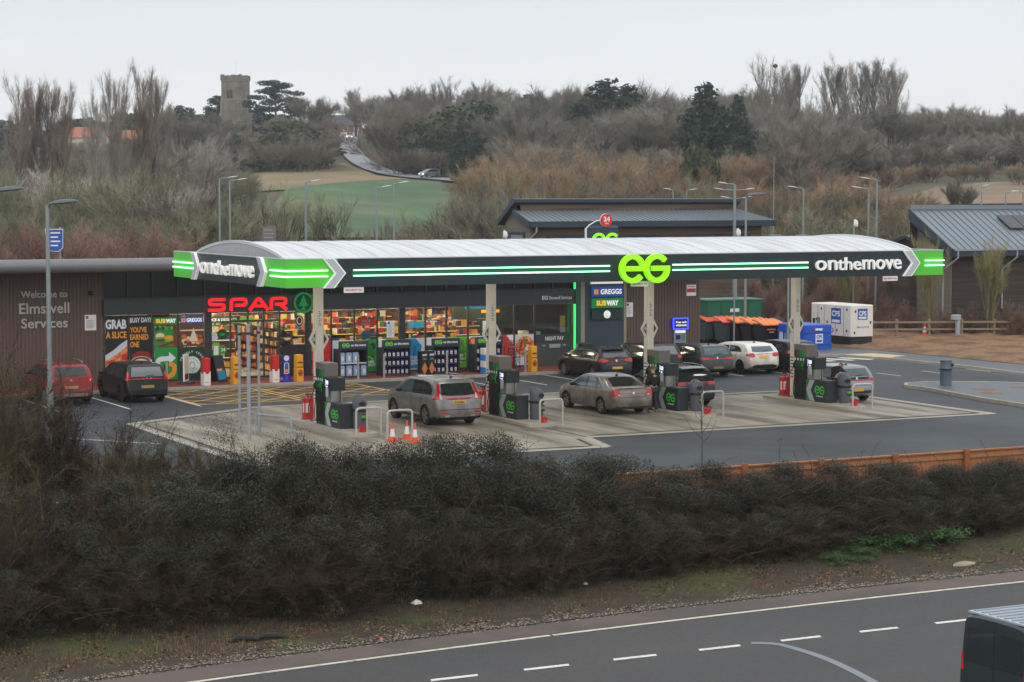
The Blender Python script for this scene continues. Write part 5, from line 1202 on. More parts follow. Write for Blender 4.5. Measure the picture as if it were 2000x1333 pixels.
def make_wheel(tr, w, spokes, rimm, parent, loc, side, hub=.68):
    t = MB(); n = 26
    pr_ = [(tr * .7, -w / 2), (tr * .93, -w / 2), (tr, -w / 2 + .03), (tr, w / 2 - .03), (tr * .93, w / 2), (tr * .7, w / 2)]
    rings = [[(x, r * math.cos(2 * math.pi * k / n), r * math.sin(2 * math.pi * k / n)) for k in range(n)] for r, x in pr_]
    t.loft(rings, TYRE, caps=False); wh = t.build('wheel', parent, smooth=40); wh.location = loc
    m = MB(); s_ = side; xf = s_ * (w / 2 - .012)
    def rg(r, x): return [(x, r * math.cos(2 * math.pi * k / n), r * math.sin(2 * math.pi * k / n)) for k in range(n)]
    m.loft([rg(tr * .72, xf + s_ * .004), rg(tr * .66, xf + s_ * .004), rg(tr * .64, xf - s_ * .04)], rimm, caps=False)
    m.loft([rg(tr * .65, xf - s_ * .05), rg(tr * .02, xf - s_ * .05)], WELL, caps=False)
    for k in range(spokes):
        a = 2 * math.pi * k / spokes; c, s = math.cos(a), math.sin(a)
        for wv in ([0] if spokes > 6 else [-.035, .035]):
            q = [(.0 + wv * .4, -.03), (.0 + wv * .4, .03)]
            r0, r1 = tr * .1, tr * .66; hw_ = .022 if spokes > 6 else .02
            pts = [(r0, -hw_ + wv * .3), (r1, -hw_ * .8 + wv), (r1, hw_ * .8 + wv), (r0, hw_ + wv * .3)]
            vs = [(xf, a_ * c - b_ * s, a_ * s + b_ * c) for a_, b_ in pts] + [(xf - s_ * .03, a_ * c - b_ * s, a_ * s + b_ * c) for a_, b_ in pts]
            m.raw(vs, [(0, 1, 2, 3), (7, 6, 5, 4), (0, 4, 5, 1), (1, 5, 6, 2), (2, 6, 7, 3), (3, 7, 4, 0)], rimm)
    m.loft([rg(tr * .17, xf - s_ * .03), rg(tr * .16, xf + s_ * .006)], rimm)
    m.build('rim', wh, smooth=40); return wh

def make_car(name, label, cat, loc, sp, pm_, rz=0.0, group=None):
    t = thing(name, label, cat, loc, rz, group)
    b = make_body(sp, pm_); b.parent = t; hw = sp['W'] / 2
    gl = sp.get('glass', CGLASS)
    for k, pl in enumerate(sp['side']):
        for vw in 'LR': patch(b, pl, vw, gl if k else sp.get('glassf', gl), 'side_window', t)
    if sp.get('frame'):
        for vw in 'LR': patch(b, sp['frame'], vw, CTRIM, 'window_frame', t, off=.0025)
    patch(b, sp['rear'], 'B', sp.get('glassr', gl), 'rear_window', t)
    patch(b, sp['screen'], 'F', gl, 'windscreen', t)
    for pl in sp['tail']:
        for sx in (-1, 1): patch(b, [(sx * x, z) for x, z in pl], 'B', RLAMP, 'tail_lamp', t, off=.008, step=.03)
    for pl in sp.get('tailside', []):
        for vw in 'LR': patch(b, pl, vw, RLAMP, 'tail_lamp', t, off=.008, step=.03)
    for pl in sp.get('tailclear', []):
        for sx in (-1, 1): patch(b, [(sx * x, z) for x, z in pl], 'B', CLAMP, 'reversing_lamp', t, off=.011, step=.03)
    for sx in (-1, 1): patch(b, [(sx * x, z) for x, z in sp['head']], 'F', CLAMP, 'headlamp', t, off=.006, step=.04)
    px, pz = sp['plate']; pw = .26
    o = patch(b, [(px - pw, pz - .055), (px + pw, pz - .055), (px + pw, pz + .055), (px - pw, pz + .055)], 'B', sp.get('platem', PLATEY), 'number_plate', t, off=.014, step=.1)
    if sp.get('platetext'):
        yb = min(v.co.y for v in o.data.vertices)
        text(sp['platetext'], PTXT, 'lettering', o, (px, yb - .003, pz), size=.1, width=.44, height=.075, ext=.001, bold=.02)
    for nm, pl, m in sp.get('extra', []): patch(b, pl, 'B', m, nm, t, off=.0065, step=.05)
    for nm, pl, m in sp.get('extraside', []):
        for vw in 'LR': patch(b, pl, vw, m, nm, t, off=.0035, step=.05)
    mb = MB(); y_, z_ = sp['mirror']
    for sx in (-1, 1):
        o_ = MB(); rr = []
        for f_, s_ in ((0, .3), (.06, .9), (.16, 1), (.22, .7)): rr.append([(sx * (hw - .06 + f_), y_ + .09 * s_ * math.cos(a), z_ + .07 * s_ * math.sin(a)) for a in np.linspace(0, 2 * math.pi, 11)[:-1]])
        o_.loft(rr, sp.get('mirrorm', CTRIM)); o_.build('wing_mirror', t, smooth=50)
    for y_, z_ in sp.get('handles', []):
        for sx in (-1, 1):
            o_ = MB(); x_ = sx * (hw + .004); o_.cbox(min(x_, x_ + sx * .02), max(x_, x_ + sx * .02), y_ - .09, y_ + .09, z_ - .015, z_ + .015, sp.get('handlem', pm_), .005); o_.build('door_handle', t)
    if sp.get('rails'):
        ya, yb, zr, xr = sp['rails']
        for sx in (-1, 1):
            o_ = MB(); o_.tube([(sx * xr, ya, zr - .06), (sx * xr, ya + .12, zr), (sx * xr, (ya + yb) / 2, zr + .02), (sx * xr, yb - .12, zr - .01), (sx * xr, yb, zr - .08)], .017, sp.get('railm', STAIN), 6); o_.build('roof_rail', t, smooth=50)
    if sp.get('spoiler'):
        (xs_, ya, yb, z_) = sp['spoiler']; o_ = MB(); o_.loft([[(-xs_, ya, z_ - .05), (-xs_ * .95, yb, z_ + .01), (-xs_ * .95, yb, z_ - .03), (-xs_, ya, z_ - .065)], [(0, ya - .03, z_ - .03), (0, yb, z_ + .02), (0, yb, z_ - .02), (0, ya - .03, z_ - .05)], [(xs_, ya, z_ - .05), (xs_ * .95, yb, z_ + .01), (xs_ * .95, yb, z_ - .03), (xs_, ya, z_ - .065)]], sp.get('spm', CTRIM)); o_.build('rear_spoiler', t)
    if sp.get('aerial'):
        y_, z_ = sp['aerial']; o_ = MB(); o_.prism([(y_ - .1, z_), (y_ + .1, z_), (y_ - .06, z_ + .07)], -.02, .02, CTRIM, 'yz'); o_.build('aerial', t)
    if sp.get('badge'):
        z_ = sp['badge']; o_ = patch(b, disc(0, z_, .05, 14), 'B', CHROME, 'badge', t, off=.012, step=.04)
    if sp.get('wiper'):
        (x0_, z0_), (x1_, z1_) = sp['wiper']; w_ = Vector((z1_ - z0_, x0_ - x1_)).normalized() * .012; pl = [(x0_ + w_.x, z0_ + w_.y), (x1_ + w_.x, z1_ + w_.y), (x1_ - w_.x, z1_ - w_.y), (x0_ - w_.x, z0_ - w_.y)]
        patch(b, pl, 'B', CTRIM, 'wiper', t, off=.02, step=.1)
    for yy in (0, sp['wb']):
        for sx in (-1, 1): make_wheel(sp['tr'], .22, sp.get('spokes', 5), sp.get('rim', STAIN), t, (sx * (hw - .125), yy, sp['tr']), sx)
    return t

# shared outline of a hatchback; variations come from the arguments
def hatch_spec(L=4.26, W=1.79, H=1.46, wb=2.63, ro=.76, tr=.32, belt=.93, roof_y=.0, rs=.45, **kw):
    """ro rear overhang, roof_y where the roof ends over the tailgate, rs where the rear glass meets the tailgate height"""
    fo = L - wb - ro; ye = -ro
    top = [(ye, .50), (ye + .012, .62), (ye + .05, .70), (ye + .09, belt - .04), (ye + .14, belt + .04), (ye + .20 + roof_y * .35, belt + .18), (ye + .36 + roof_y, H - .12), (ye + .46 + roof_y, H - .04), (ye + .8 + roof_y, H - .015), (ye + 1.7, H), (wb * .62, H - .04), (wb * .7, H - .085), (wb + .05, belt + .1), (wb + .16, belt + .06), (wb + .5, belt - .02), (wb + fo - .25, belt - .16), (wb + fo - .08, belt - .3), (wb + fo, .52)]
    sp = dict(W=W, wb=wb, ro=ro, fo=fo, tr=tr, top=top, bot=[(ye, .36), (ye + .15, .26), (ye + .4, .2), (wb + fo - .4, .2), (wb + fo - .1, .24), (wb + fo, .3)], belt=[(ye, belt), (0, belt), (wb, belt - .06), (wb + fo, belt - .3)], H=H)
    y_b = ye + .42 + roof_y
    zt, zb = H - .13, belt + .03
    sp['side'] = [[(wb * .37, zb), (wb * .37 + .02, zt), (wb * .58, zt - .02), (wb * .95, zb + .01)], [(y_b + .25, zb), (y_b + .33, zt - .08), (y_b + .5, zt), (wb * .345, zt), (wb * .345, zb)]]
    sp['frame'] = [(y_b + .1, zb - .03), (y_b + .22, zt - .02), (y_b + .45, zt + .04), (wb * .6, zt + .02), (wb * .99, zb - .03)]
    sp['rear'] = [(-W * .37, belt + .08), (W * .37, belt + .08), (W * .315, H - .13), (-W * .315, H - .13)]
    sp['screen'] = [(-W * .40, belt + .12), (W * .40, belt + .12), (W * .33, H - .1), (-W * .33, H - .1)]
    sp['head'] = [(W * .28, .64), (W * .44, .62), (W * .44, .74), (W * .3, .72)]
    sp['mirror'] = (wb * .88, belt + .06); sp['handles'] = [(wb * .33, belt - .1), (wb * .0 + .42, belt - .09)]
    sp['plate'] = (0, .62); sp['aerial'] = (ye + .9 + roof_y, H - .02); sp['wiper'] = ((-.05, belt + .09), (.3, belt + .13)); sp['badge'] = belt - .06
    sp['extraside'] = [('door_seam', [(wb * .355, .34), (wb * .355 + .014, .34), (wb * .355 + .014, belt), (wb * .355, belt)], CTRIM), ('door_seam', [(wb * .80, .36), (wb * .80 + .014, .36), (wb * .80 + .014, belt - .03), (wb * .80, belt - .03)], CTRIM), ('door_seam', [(.42, .62), (.434, .62), (.30, belt), (.286, belt)], CTRIM)]
    sp.update(kw); return sp
SILV = paint('paint_grey_beige', (140, 141, 140), .3, .5, dirt=(104, 98, 88)); GOLD = paint('paint_bronze_silver', (146, 143, 136), .32, .5, dirt=(98, 90, 80))
BLACKP = paint('paint_black', (22, 24, 26), .34, .05); GREYP = paint('paint_dark_grey', (58, 61, 66), .3, .3, dirt=(66, 64, 62)); WHITEP = paint('paint_white', (228, 226, 220), .3, 0, dirt=(176, 160, 132))
NAVYP = paint('paint_dark_navy', (28, 34, 42), .25, .3); SILV2 = paint('paint_silver', (146, 150, 158), .28, .5); REDP_ = paint('paint_dark_red', (140, 34, 36), .3, .2, dirt=(96, 48, 46)); DGREEN = paint('paint_black_green', (52, 60, 62), .3, .2)
ALLOY = mat('alloy_wheel', srgb(150, 150, 150), .35, .6); ALLOYB = mat('alloy_black', srgb(40, 40, 42), .35, .3); ALLOYD = mat('alloy_dirty', srgb(128, 116, 100), .6, .2, var=.2, scale=10)

xc = hatch_spec(L=4.63, W=1.89, H=1.70, wb=2.77, ro=.98, tr=.365, belt=1.06, roof_y=.06, rr=.13, tum=.22, rim=ALLOYD, clad=.36)
xc['side'] = [[(1.22, 1.09), (1.24, 1.53), (1.62, 1.50), (2.48, 1.09)], [(.30, 1.11), (.34, 1.55), (1.14, 1.54), (1.14, 1.09)], [(-.46, 1.16), (-.40, 1.30), (-.12, 1.50), (.24, 1.55), (.2, 1.12)]]
xc['frame'] = [(-.52, 1.12), (-.44, 1.34), (-.1, 1.55), (.4, 1.59), (1.6, 1.56), (2.56, 1.06)]
xc['rear'] = [(-.66, 1.14), (-.3, 1.10), (.3, 1.10), (.66, 1.14), (.58, 1.52), (-.58, 1.52)]
xc['tail'] = [[(.60, .97), (.92, .97), (.93, 1.08), (.80, 1.24), (.735, 1.53), (.65, 1.55), (.69, 1.28), (.64, 1.1)]]
xc['tailclear'] = [[(.63, .99), (.76, .99), (.72, 1.2), (.68, 1.16)]]
xc['tailside'] = [[(-.98, .98), (-.66, .98), (-.72, 1.06), (-.80, 1.2), (-.72, 1.5), (-.76, 1.52), (-.9, 1.2)]]
xc['plate'] = (0, .87); xc['platetext'] = 'CX10 MXC'; xc['badge'] = 1.02; xc['badge'] = None
xc['extra'] = [('tailgate_handle', [(-.45, .965), (.45, .965), (.45, .985), (-.45, .985)], CTRIM), ('fog_reflector', [(-.78, .48), (-.55, .48), (-.55, .55), (-.78, .55)], RLAMP), ('fog_reflector', [(.55, .48), (.78, .48), (.78, .55), (.55, .55)], RLAMP), ('exhaust', [(-.6, .36), (-.42, .36), (-.42, .42), (-.6, .42)], CHROME), ('exhaust', [(.42, .36), (.6, .36), (.6, .42), (.42, .42)], CHROME), ('bumper_step', [(-.8, .60), (.8, .60), (.8, .625), (-.8, .625)], CTRIM)]
xc['extraside'] = [('door_seam', [(1.17, .5), (1.185, .5), (1.185, 1.06), (1.17, 1.06)], CTRIM), ('door_seam', [(.25, .75), (.265, .75), (.265, 1.06), (.25, 1.06)], CTRIM), ('sill_strip', [(.45, .36), (2.3, .36), (2.3, .42), (.45, .42)], STAIN)]
xc['glass'] = CGLASS; xc['glassf'] = CGLASSL; xc['rails'] = (-.3, 1.6, 1.735, .62); xc['mirror'] = (2.12, 1.12); xc['aerial'] = (-.2, 1.69); xc['handles'] = [(1.42, .96), (.42, .97)]; xc['wiper'] = ((-.2, 1.13), (.18, 1.15))
make_car('estate_car', 'dirty grey tall estate car with tall red tail lamps between the left two pumps', 'car', (32.78, 69.4, 0), xc, SILV, 0)

ve = hatch_spec(L=4.60, W=1.80, H=1.46, wb=2.70, ro=1.02, tr=.325, belt=.95, rr=.16, tum=.34, rim=ALLOYD)
ve['top'] = [(-1.02, .45), (-1.005, .66), (-.97, .86), (-.93, 1.0), (-.86, 1.035), (-.62, 1.05), (-.1, 1.25), (.22, 1.37), (.5, 1.43), (1.0, 1.46), (1.5, 1.45), (1.75, 1.40), (2.5, 1.06), (2.65, 1.01), (3.1, .90), (3.4, .78), (3.55, .66), (3.6, .5)]
ve['belt'] = [(-1.02, .95), (-.6, .97), (0, .96), (2.6, .90), (3.6, .6)]
ve['side'] = [[(1.22, .98), (1.24, 1.34), (1.6, 1.36), (2.34, .97)], [(.42, .99), (.52, 1.30), (.8, 1.35), (1.14, 1.35), (1.14, .98)], [(-.02, 1.0), (.42, 1.25), (.36, .99)]]
ve['glass'] = CGLASSL; ve['glassr'] = CGLASS
ve['frame'] = [(-.1, .97), (.5, 1.35), (.85, 1.39), (1.65, 1.39), (2.45, .94)]
ve['rear'] = [(-.64, 1.075), (.64, 1.075), (.52, 1.33), (.3, 1.36), (-.3, 1.36), (-.52, 1.33)]
ve['screen'] = [(-.68, 1.1), (.68, 1.1), (.56, 1.38), (-.56, 1.38)]
ve['tail'] = [[(.56, .74), (.86, .74), (.86, .97), (.58, .97)]]; ve['tailside'] = [[(-1.02, .76), (-.84, .76), (-.84, .95), (-1.02, .95)]]
ve['tailclear'] = [[(.58, .76), (.68, .76), (.68, .80), (.58, .80)]]
ve['plate'] = (0, .42); ve['platem'] = mat('plate_grey_dirty', srgb(84, 80, 76), .7); ve['badge'] = .84
ve['extra'] = [('boot_seam', [(-.56, .68), (.56, .68), (.56, .695), (-.56, .695)], CTRIM), ('boot_lip', [(-.6, 1.0), (.6, 1.0), (.6, 1.02), (-.6, 1.02)], CTRIM)]
ve['extraside'] = [('door_moulding', [(.5, .60), (2.3, .58), (2.3, .63), (.5, .65)], GOLD), ('door_seam', [(1.17, .36), (1.185, .36), (1.185, .95), (1.17, .95)], CTRIM), ('door_seam', [(.36, .72), (.375, .72), (.375, .95), (.36, .95)], CTRIM)]
ve['mirror'] = (2.05, 1.0); ve['handles'] = [(1.4, .82), (.5, .84)]; ve['aerial'] = (.35, 1.40); ve['wiper'] = None
make_car('saloon_car', 'dirty bronze silver saloon with sloping back left of the standing man', 'car', (40.27, 69.95, 0), ve, GOLD)

bm = hatch_spec(L=4.32, W=1.77, H=1.42, wb=2.69, ro=.75, tr=.325, belt=.93, rim=ALLOY, spokes=7)
bm['tail'] = [[(.44, .84), (.80, .80), (.84, .96), (.70, .99), (.42, .93)]]; bm['tailside'] = [[(-.75, .82), (-.48, .86), (-.5, .97), (-.75, .98)]]
bm['plate'] = (0, .56); bm['spoiler'] = (.56, -.5, -.25, 1.42); bm['spm'] = BLACKP; bm['glassr'] = mat('car_glass_grey', srgb(92, 98, 102), .06, var=0, spec=.8)
bm['extra'] = [('boot_crease_sheen', [(-.55, .70), (.55, .70), (.5, .76), (-.5, .76)], mat('painted_sheen_grey', srgb(70, 80, 90), .3, .2))]  # grey strip puts a reflected sheen along the crease into the colour
make_car('hatchback_car', 'black hatchback with red lamps and silver spoked wheels parked nose to the pavement', 'car', (47.35, 83.3, 0), bm, BLACKP)
dk = hatch_spec(L=4.4, W=1.84, H=1.58, wb=2.68, ro=.85, tr=.34, belt=1.0, rim=ALLOYB)
dk['tail'] = [[(.62, .92), (.86, .92), (.86, 1.08), (.64, 1.06)]]; dk['glassr'] = mat('car_glass_pale', srgb(128, 132, 136), .08, var=0); dk['extra'] = [('high_brake_lamp', [(-.15, 1.46), (.15, 1.46), (.15, 1.48), (-.15, 1.48)], RLAMP)]
make_car('hatchback_car', 'black car half hidden behind the third column and its pump', 'car', (49.75, 83.1, 0), dk, BLACKP)
go = hatch_spec(L=4.26, W=1.80, H=1.46, wb=2.63, ro=.78, tr=.32, belt=.95, rim=ALLOYB)
go['tail'] = [[(.42, .82), (.80, .80), (.82, .93), (.44, .91)]]; go['tailside'] = [[(-.78, .82), (-.6, .84), (-.6, .92), (-.78, .92)]]; go['plate'] = (0, .46); go['platem'] = PLATED
go['glassr'] = CGLASSL; go['extra'] = [('bumper_line', [(-.8, .62), (.8, .62), (.8, .635), (-.8, .635)], CTRIM), ('bumper_insert', [(-.6, .30), (.6, .30), (.6, .38), (-.6, .38)], CTRIM)]; go['clad'] = .33
make_car('hatchback_car', 'dark grey hatchback parked left of the white hatchback', 'car', (52.15, 82.5, 0), go, GREYP)
ac = hatch_spec(L=4.30, W=1.78, H=1.43, wb=2.70, ro=.76, tr=.325, belt=.96, rim=ALLOYB, roof_y=.04)
ac['tail'] = [[(.46, .84), (.60, .80), (.80, .82), (.85, .90), (.80, .99), (.6, .99), (.5, .95)]]; ac['tailside'] = [[(-.76, .84), (-.5, .88), (-.54, .97), (-.74, .98)]]; ac['plate'] = (0, .80)
ac['rear'] = [(-.60, 1.06), (-.3, 1.03), (.3, 1.03), (.60, 1.06), (.53, 1.28), (-.53, 1.28)]; ac['frame'] = None; ac['glassr'] = CGLASSL
ac['side'] = [[(1.02, .99), (1.04, 1.28), (1.5, 1.26), (2.4, .97)], [(-.1, 1.02), (.05, 1.18), (.35, 1.28), (.98, 1.29), (.98, .99)]]
ac['extra'] = [('diffuser', [(-.6, .3), (.6, .3), (.7, .4), (.45, .46), (-.45, .46), (-.7, .4)], CTRIM), ('plate_recess', [(-.36, .87), (.36, .87), (.36, .90), (-.36, .90)], CHROME)]
make_car('hatchback_car', 'white hatchback with black wheels and muddy tail parked in the far row', 'car', (55.0, 83.0, 0), ac, WHITEP)
bh = hatch_spec(L=4.05, W=1.73, H=1.48, wb=2.49, ro=.70, tr=.31, belt=.97, rim=ALLOYB)
bh['tail'] = [[(.62, .92), (.83, .92), (.83, 1.06), (.64, 1.06)]]; bh['tailside'] = [[(-.7, .92), (-.45, .94), (-.5, 1.06), (-.68, 1.06)]]
make_car('hatchback_car', 'black hatchback at the right end of the far row behind the rightmost column', 'car', (57.15, 82.8, 0), bh, BLACKP)
ki = hatch_spec(L=4.25, W=1.80, H=1.56, wb=2.60, ro=.78, tr=.33, belt=.99, rim=ALLOY, clad=.36, cladr=.5)
ki['tail'] = [[(.50, .88), (.82, .86), (.86, 1.0), (.56, 1.0)]]; ki['tailside'] = [[(-.78, .88), (-.55, .92), (-.6, 1.0), (-.78, 1.0)]]; ki['plate'] = (0, .62); ki['rails'] = (-.25, 1.4, 1.60, .58); ki['railm'] = STAIN; ki['glassf'] = CGLASSL
ki['spoiler'] = (.56, -.52, -.2, 1.56); ki['spm'] = mat('paint_pale_roof', srgb(150, 156, 168), .3, .3)
make_car('compact_suv', 'dark navy crossover with roof rails filling up right of the third pump', 'car', (44.0, 71.2, 0), ki, NAVYP)
hy = hatch_spec(L=4.05, W=1.76, H=1.46, wb=2.58, ro=.72, tr=.32, belt=.95, rim=ALLOY)
hy['tail'] = [[(.0, .86), (.5, .87), (.82, .83), (.84, .95), (.6, .97), (.5, .905), (.0, .90)]]; hy['tailside'] = [[(-.72, .84), (-.5, .9), (-.55, .97), (-.7, .97)]]; hy['plate'] = (0, .50); hy['glassr'] = CGLASSL
hy['extra'] = [('tailgate_panel', [(-.6, .91), (.6, .91), (.62, 1.0), (-.62, 1.0)], CTRIM), ('bumper_lower', [(-.7, .36), (.7, .36), (.74, .46), (-.74, .46)], CTRIM), ('tailgate_crease_shade', [(-.6, .66), (.6, .66), (.66, .72), (-.66, .72)], mat('silver_painted_shade', srgb(120, 124, 132), .3, .4))]; hy['badge'] = .955  # darker silver strip: the shade of the tailgate crease is painted in
make_car('hatchback_car', 'silver hatchback with a red light bar being filled at the rightmost pump', 'car', (50.80, 70.0, 0), hy, SILV2)
mp_ = hatch_spec(L=4.45, W=1.80, H=1.56, wb=2.64, ro=.90, tr=.32, belt=.98, rim=ALLOYB, roof_y=-.06)
mp_['tail'] = [[(.70, .92), (.88, .92), (.86, 1.24), (.74, 1.24)]]; mp_['tailside'] = [[(-.9, .94), (-.66, .98), (-.64, 1.2), (-.8, 1.22)]]; mp_['plate'] = (0, .66); mp_['platem'] = PLATED; mp_['glassr'] = mat('car_glass_pale'); mp_['rear'] = [(-.66, 1.05), (.66, 1.05), (.58, 1.42), (-.58, 1.42)]; mp_['badge'] = .98; mp_['clad'] = .38; mp_['cladr'] = .48
make_car('estate_car', 'black estate car parked in front of the green arrow poster', 'car', (25.48, 82.75, 0), mp_, BLACKP)
du = hatch_spec(L=4.34, W=1.82, H=1.62, wb=2.67, ro=.84, tr=.35, belt=1.05, rim=ALLOY, clad=.42, cladr=.5)
du['tail'] = [[(.66, .92), (.86, .92), (.86, 1.06), (.66, 1.06)]]; du['tailclear'] = [[(.74, .95), (.78, .95), (.78, 1.03), (.74, 1.03)]]; du['plate'] = (0, .72); du['platem'] = PLATED; du['rails'] = (-.2, 1.5, 1.70, .6); du['railm'] = STAIN; du['extra'] = [('skid_plate', [(-.6, .36), (.6, .36), (.66, .48), (-.66, .48)], mat('dusty_plastic', srgb(120, 112, 106), .7))]
make_car('suv_car', 'dark red SUV with roof rails parked below the welcome lettering', 'car', (22.5, 83.0, 0), du, REDP_)

# van driving away on the main road
VROOF = mat('van_roof_grey', srgb(176, 186, 196), .4, .1, var=.05)
va = dict(W=1.86, wb=3.1, ro=.85, fo=.95, tr=.33, H=1.97, sm=.01, tum=.08, rr=.05)
va['top'] = [(-.85, .5), (-.845, 1.9), (-.78, 1.96), (-.5, 1.97), (2.0, 1.97), (2.4, 1.92), (3.2, 1.2), (3.4, 1.12), (4.0, .95), (4.05, .6)]
va['bot'] = [(-.85, .34), (-.6, .28), (3.9, .28), (4.05, .34)]; va['belt'] = [(-.85, 1.1), (4.05, 1.05)]
va['side'] = [[(1.7, 1.15), (1.7, 1.7), (2.3, 1.7), (2.9, 1.15)], [(.6, 1.15), (.6, 1.7), (1.6, 1.7), (1.6, 1.15)], [(-.65, 1.15), (-.65, 1.7), (.5, 1.7), (.5, 1.15)]]
va['rear'] = [(-.76, 1.12), (.76, 1.12), (.70, 1.72), (-.70, 1.72)]; va['screen'] = [(-.72, 1.25), (.72, 1.25), (.66, 1.85), (-.66, 1.85)]
va['tail'] = [[(.78, .95), (.90, .95), (.90, 1.28), (.80, 1.28)]]; va['head'] = [(.5, .7), (.82, .7), (.82, .85), (.5, .85)]; va['plate'] = (0, .75); va['platem'] = PLATED; va['mirror'] = (2.7, 1.2); va['handles'] = [(1.6, 1.0)]
va['extra'] = [('door_seam', [(-.01, .55), (.01, .55), (.01, 1.84), (-.01, 1.84)], CTRIM)]; va['glass'] = CGLASS
vt = make_car('panel_van', 'dark van with pale ribbed roof driving off the lower right corner', 'van', (24.78, 28.66, ZR), va, DGREEN, R(-90))
mb = MB(); mb.box(-.80, .80, -.76, 2.05, 1.955, 1.985, VROOF); [mb.box(-.72 + k * .2, -.66 + k * .2, -.7, 2.0, 1.985, 2.005, mat('van_rib', srgb(140, 150, 162), .4)) for k in range(8)]; mb.build('roof_skin', vt)

# the two distant vehicles on the lane
LITH = mat('lit_headlamp', srgb(255, 250, 235), .2, var=0, emis=6, ecol=(1, .97, .9))
def far_car(name, lab, cat, px, sp, pn, rz):
    X, Y = on_hill(*px); w = to_world(X, Y)
    t = make_car(name, lab, cat, (w[0], w[1], float(hill(X, Y)) + .56), sp, pn, rz)
    for c in t.children:
        if c.name.startswith('headlamp'): c.data.materials.clear(); c.data.materials.append(LITH)
fv = dict(va); fv['extra'] = []
far_car('delivery_van', 'white van with headlamps on coming down the lane below the church', 'van', (682, 278), fv, WHITEP, R(180) - YAW + .1)
fs = hatch_spec(L=4.5, W=1.9, H=1.75, wb=2.7, ro=.9, tr=.37, belt=1.1, rim=ALLOY)
fs['tail'] = [[(.6, .9), (.85, .9), (.85, 1.05), (.6, 1.05)]]
far_car('suv_car', 'pale car with headlamps on at the lower end of the hill lane', 'car', (849, 352), fs, SILV2, R(180) - YAW - .9)
# ---------------------------------------------------------------- people
SKIN = mat('skin', srgb(206, 156, 132), .55, var=.06, scale=20); HAIR = mat('hair_brown', srgb(122, 82, 62), .8, var=.15, scale=40); HAIRD = mat('hair_dark', srgb(34, 30, 28), .8)
JACK = mat('jacket_black', srgb(34, 36, 38), .8, var=.15, scale=14, bump=.3); JEAN = mat('trousers_blue_grey', srgb(58, 64, 80), .8, var=.12, scale=14); SHOE = mat('trainers_grey', srgb(150, 146, 142), .7, var=.15, scale=30)
def skin_mesh(name, verts, edges, radii, m, parent=None, root=0, sub=1):
    me = bpy.data.meshes.new(name); me.from_pydata(verts, edges, []); o = link(name, me)
    o.modifiers.new('s', 'SKIN'); md = o.modifiers.new('d', 'SUBSURF'); md.levels = sub; md.render_levels = sub
    lay = me.skin_vertices[0].data
    for i, r in enumerate(radii): lay[i].radius = (r if hasattr(r, '__len__') else (r, r)); lay[i].use_root = (i == root)
    bpy.context.view_layer.update()
    ev = bpy.data.meshes.new_from_object(o.evaluated_get(bpy.context.evaluated_depsgraph_get()))
    o.modifiers.clear(); o.data = ev; ev.name = name; ev.materials.clear(); ev.materials.append(m)
    ev.polygons.foreach_set('use_smooth', [True] * len(ev.polygons))
    if parent: o.parent = parent
    return o
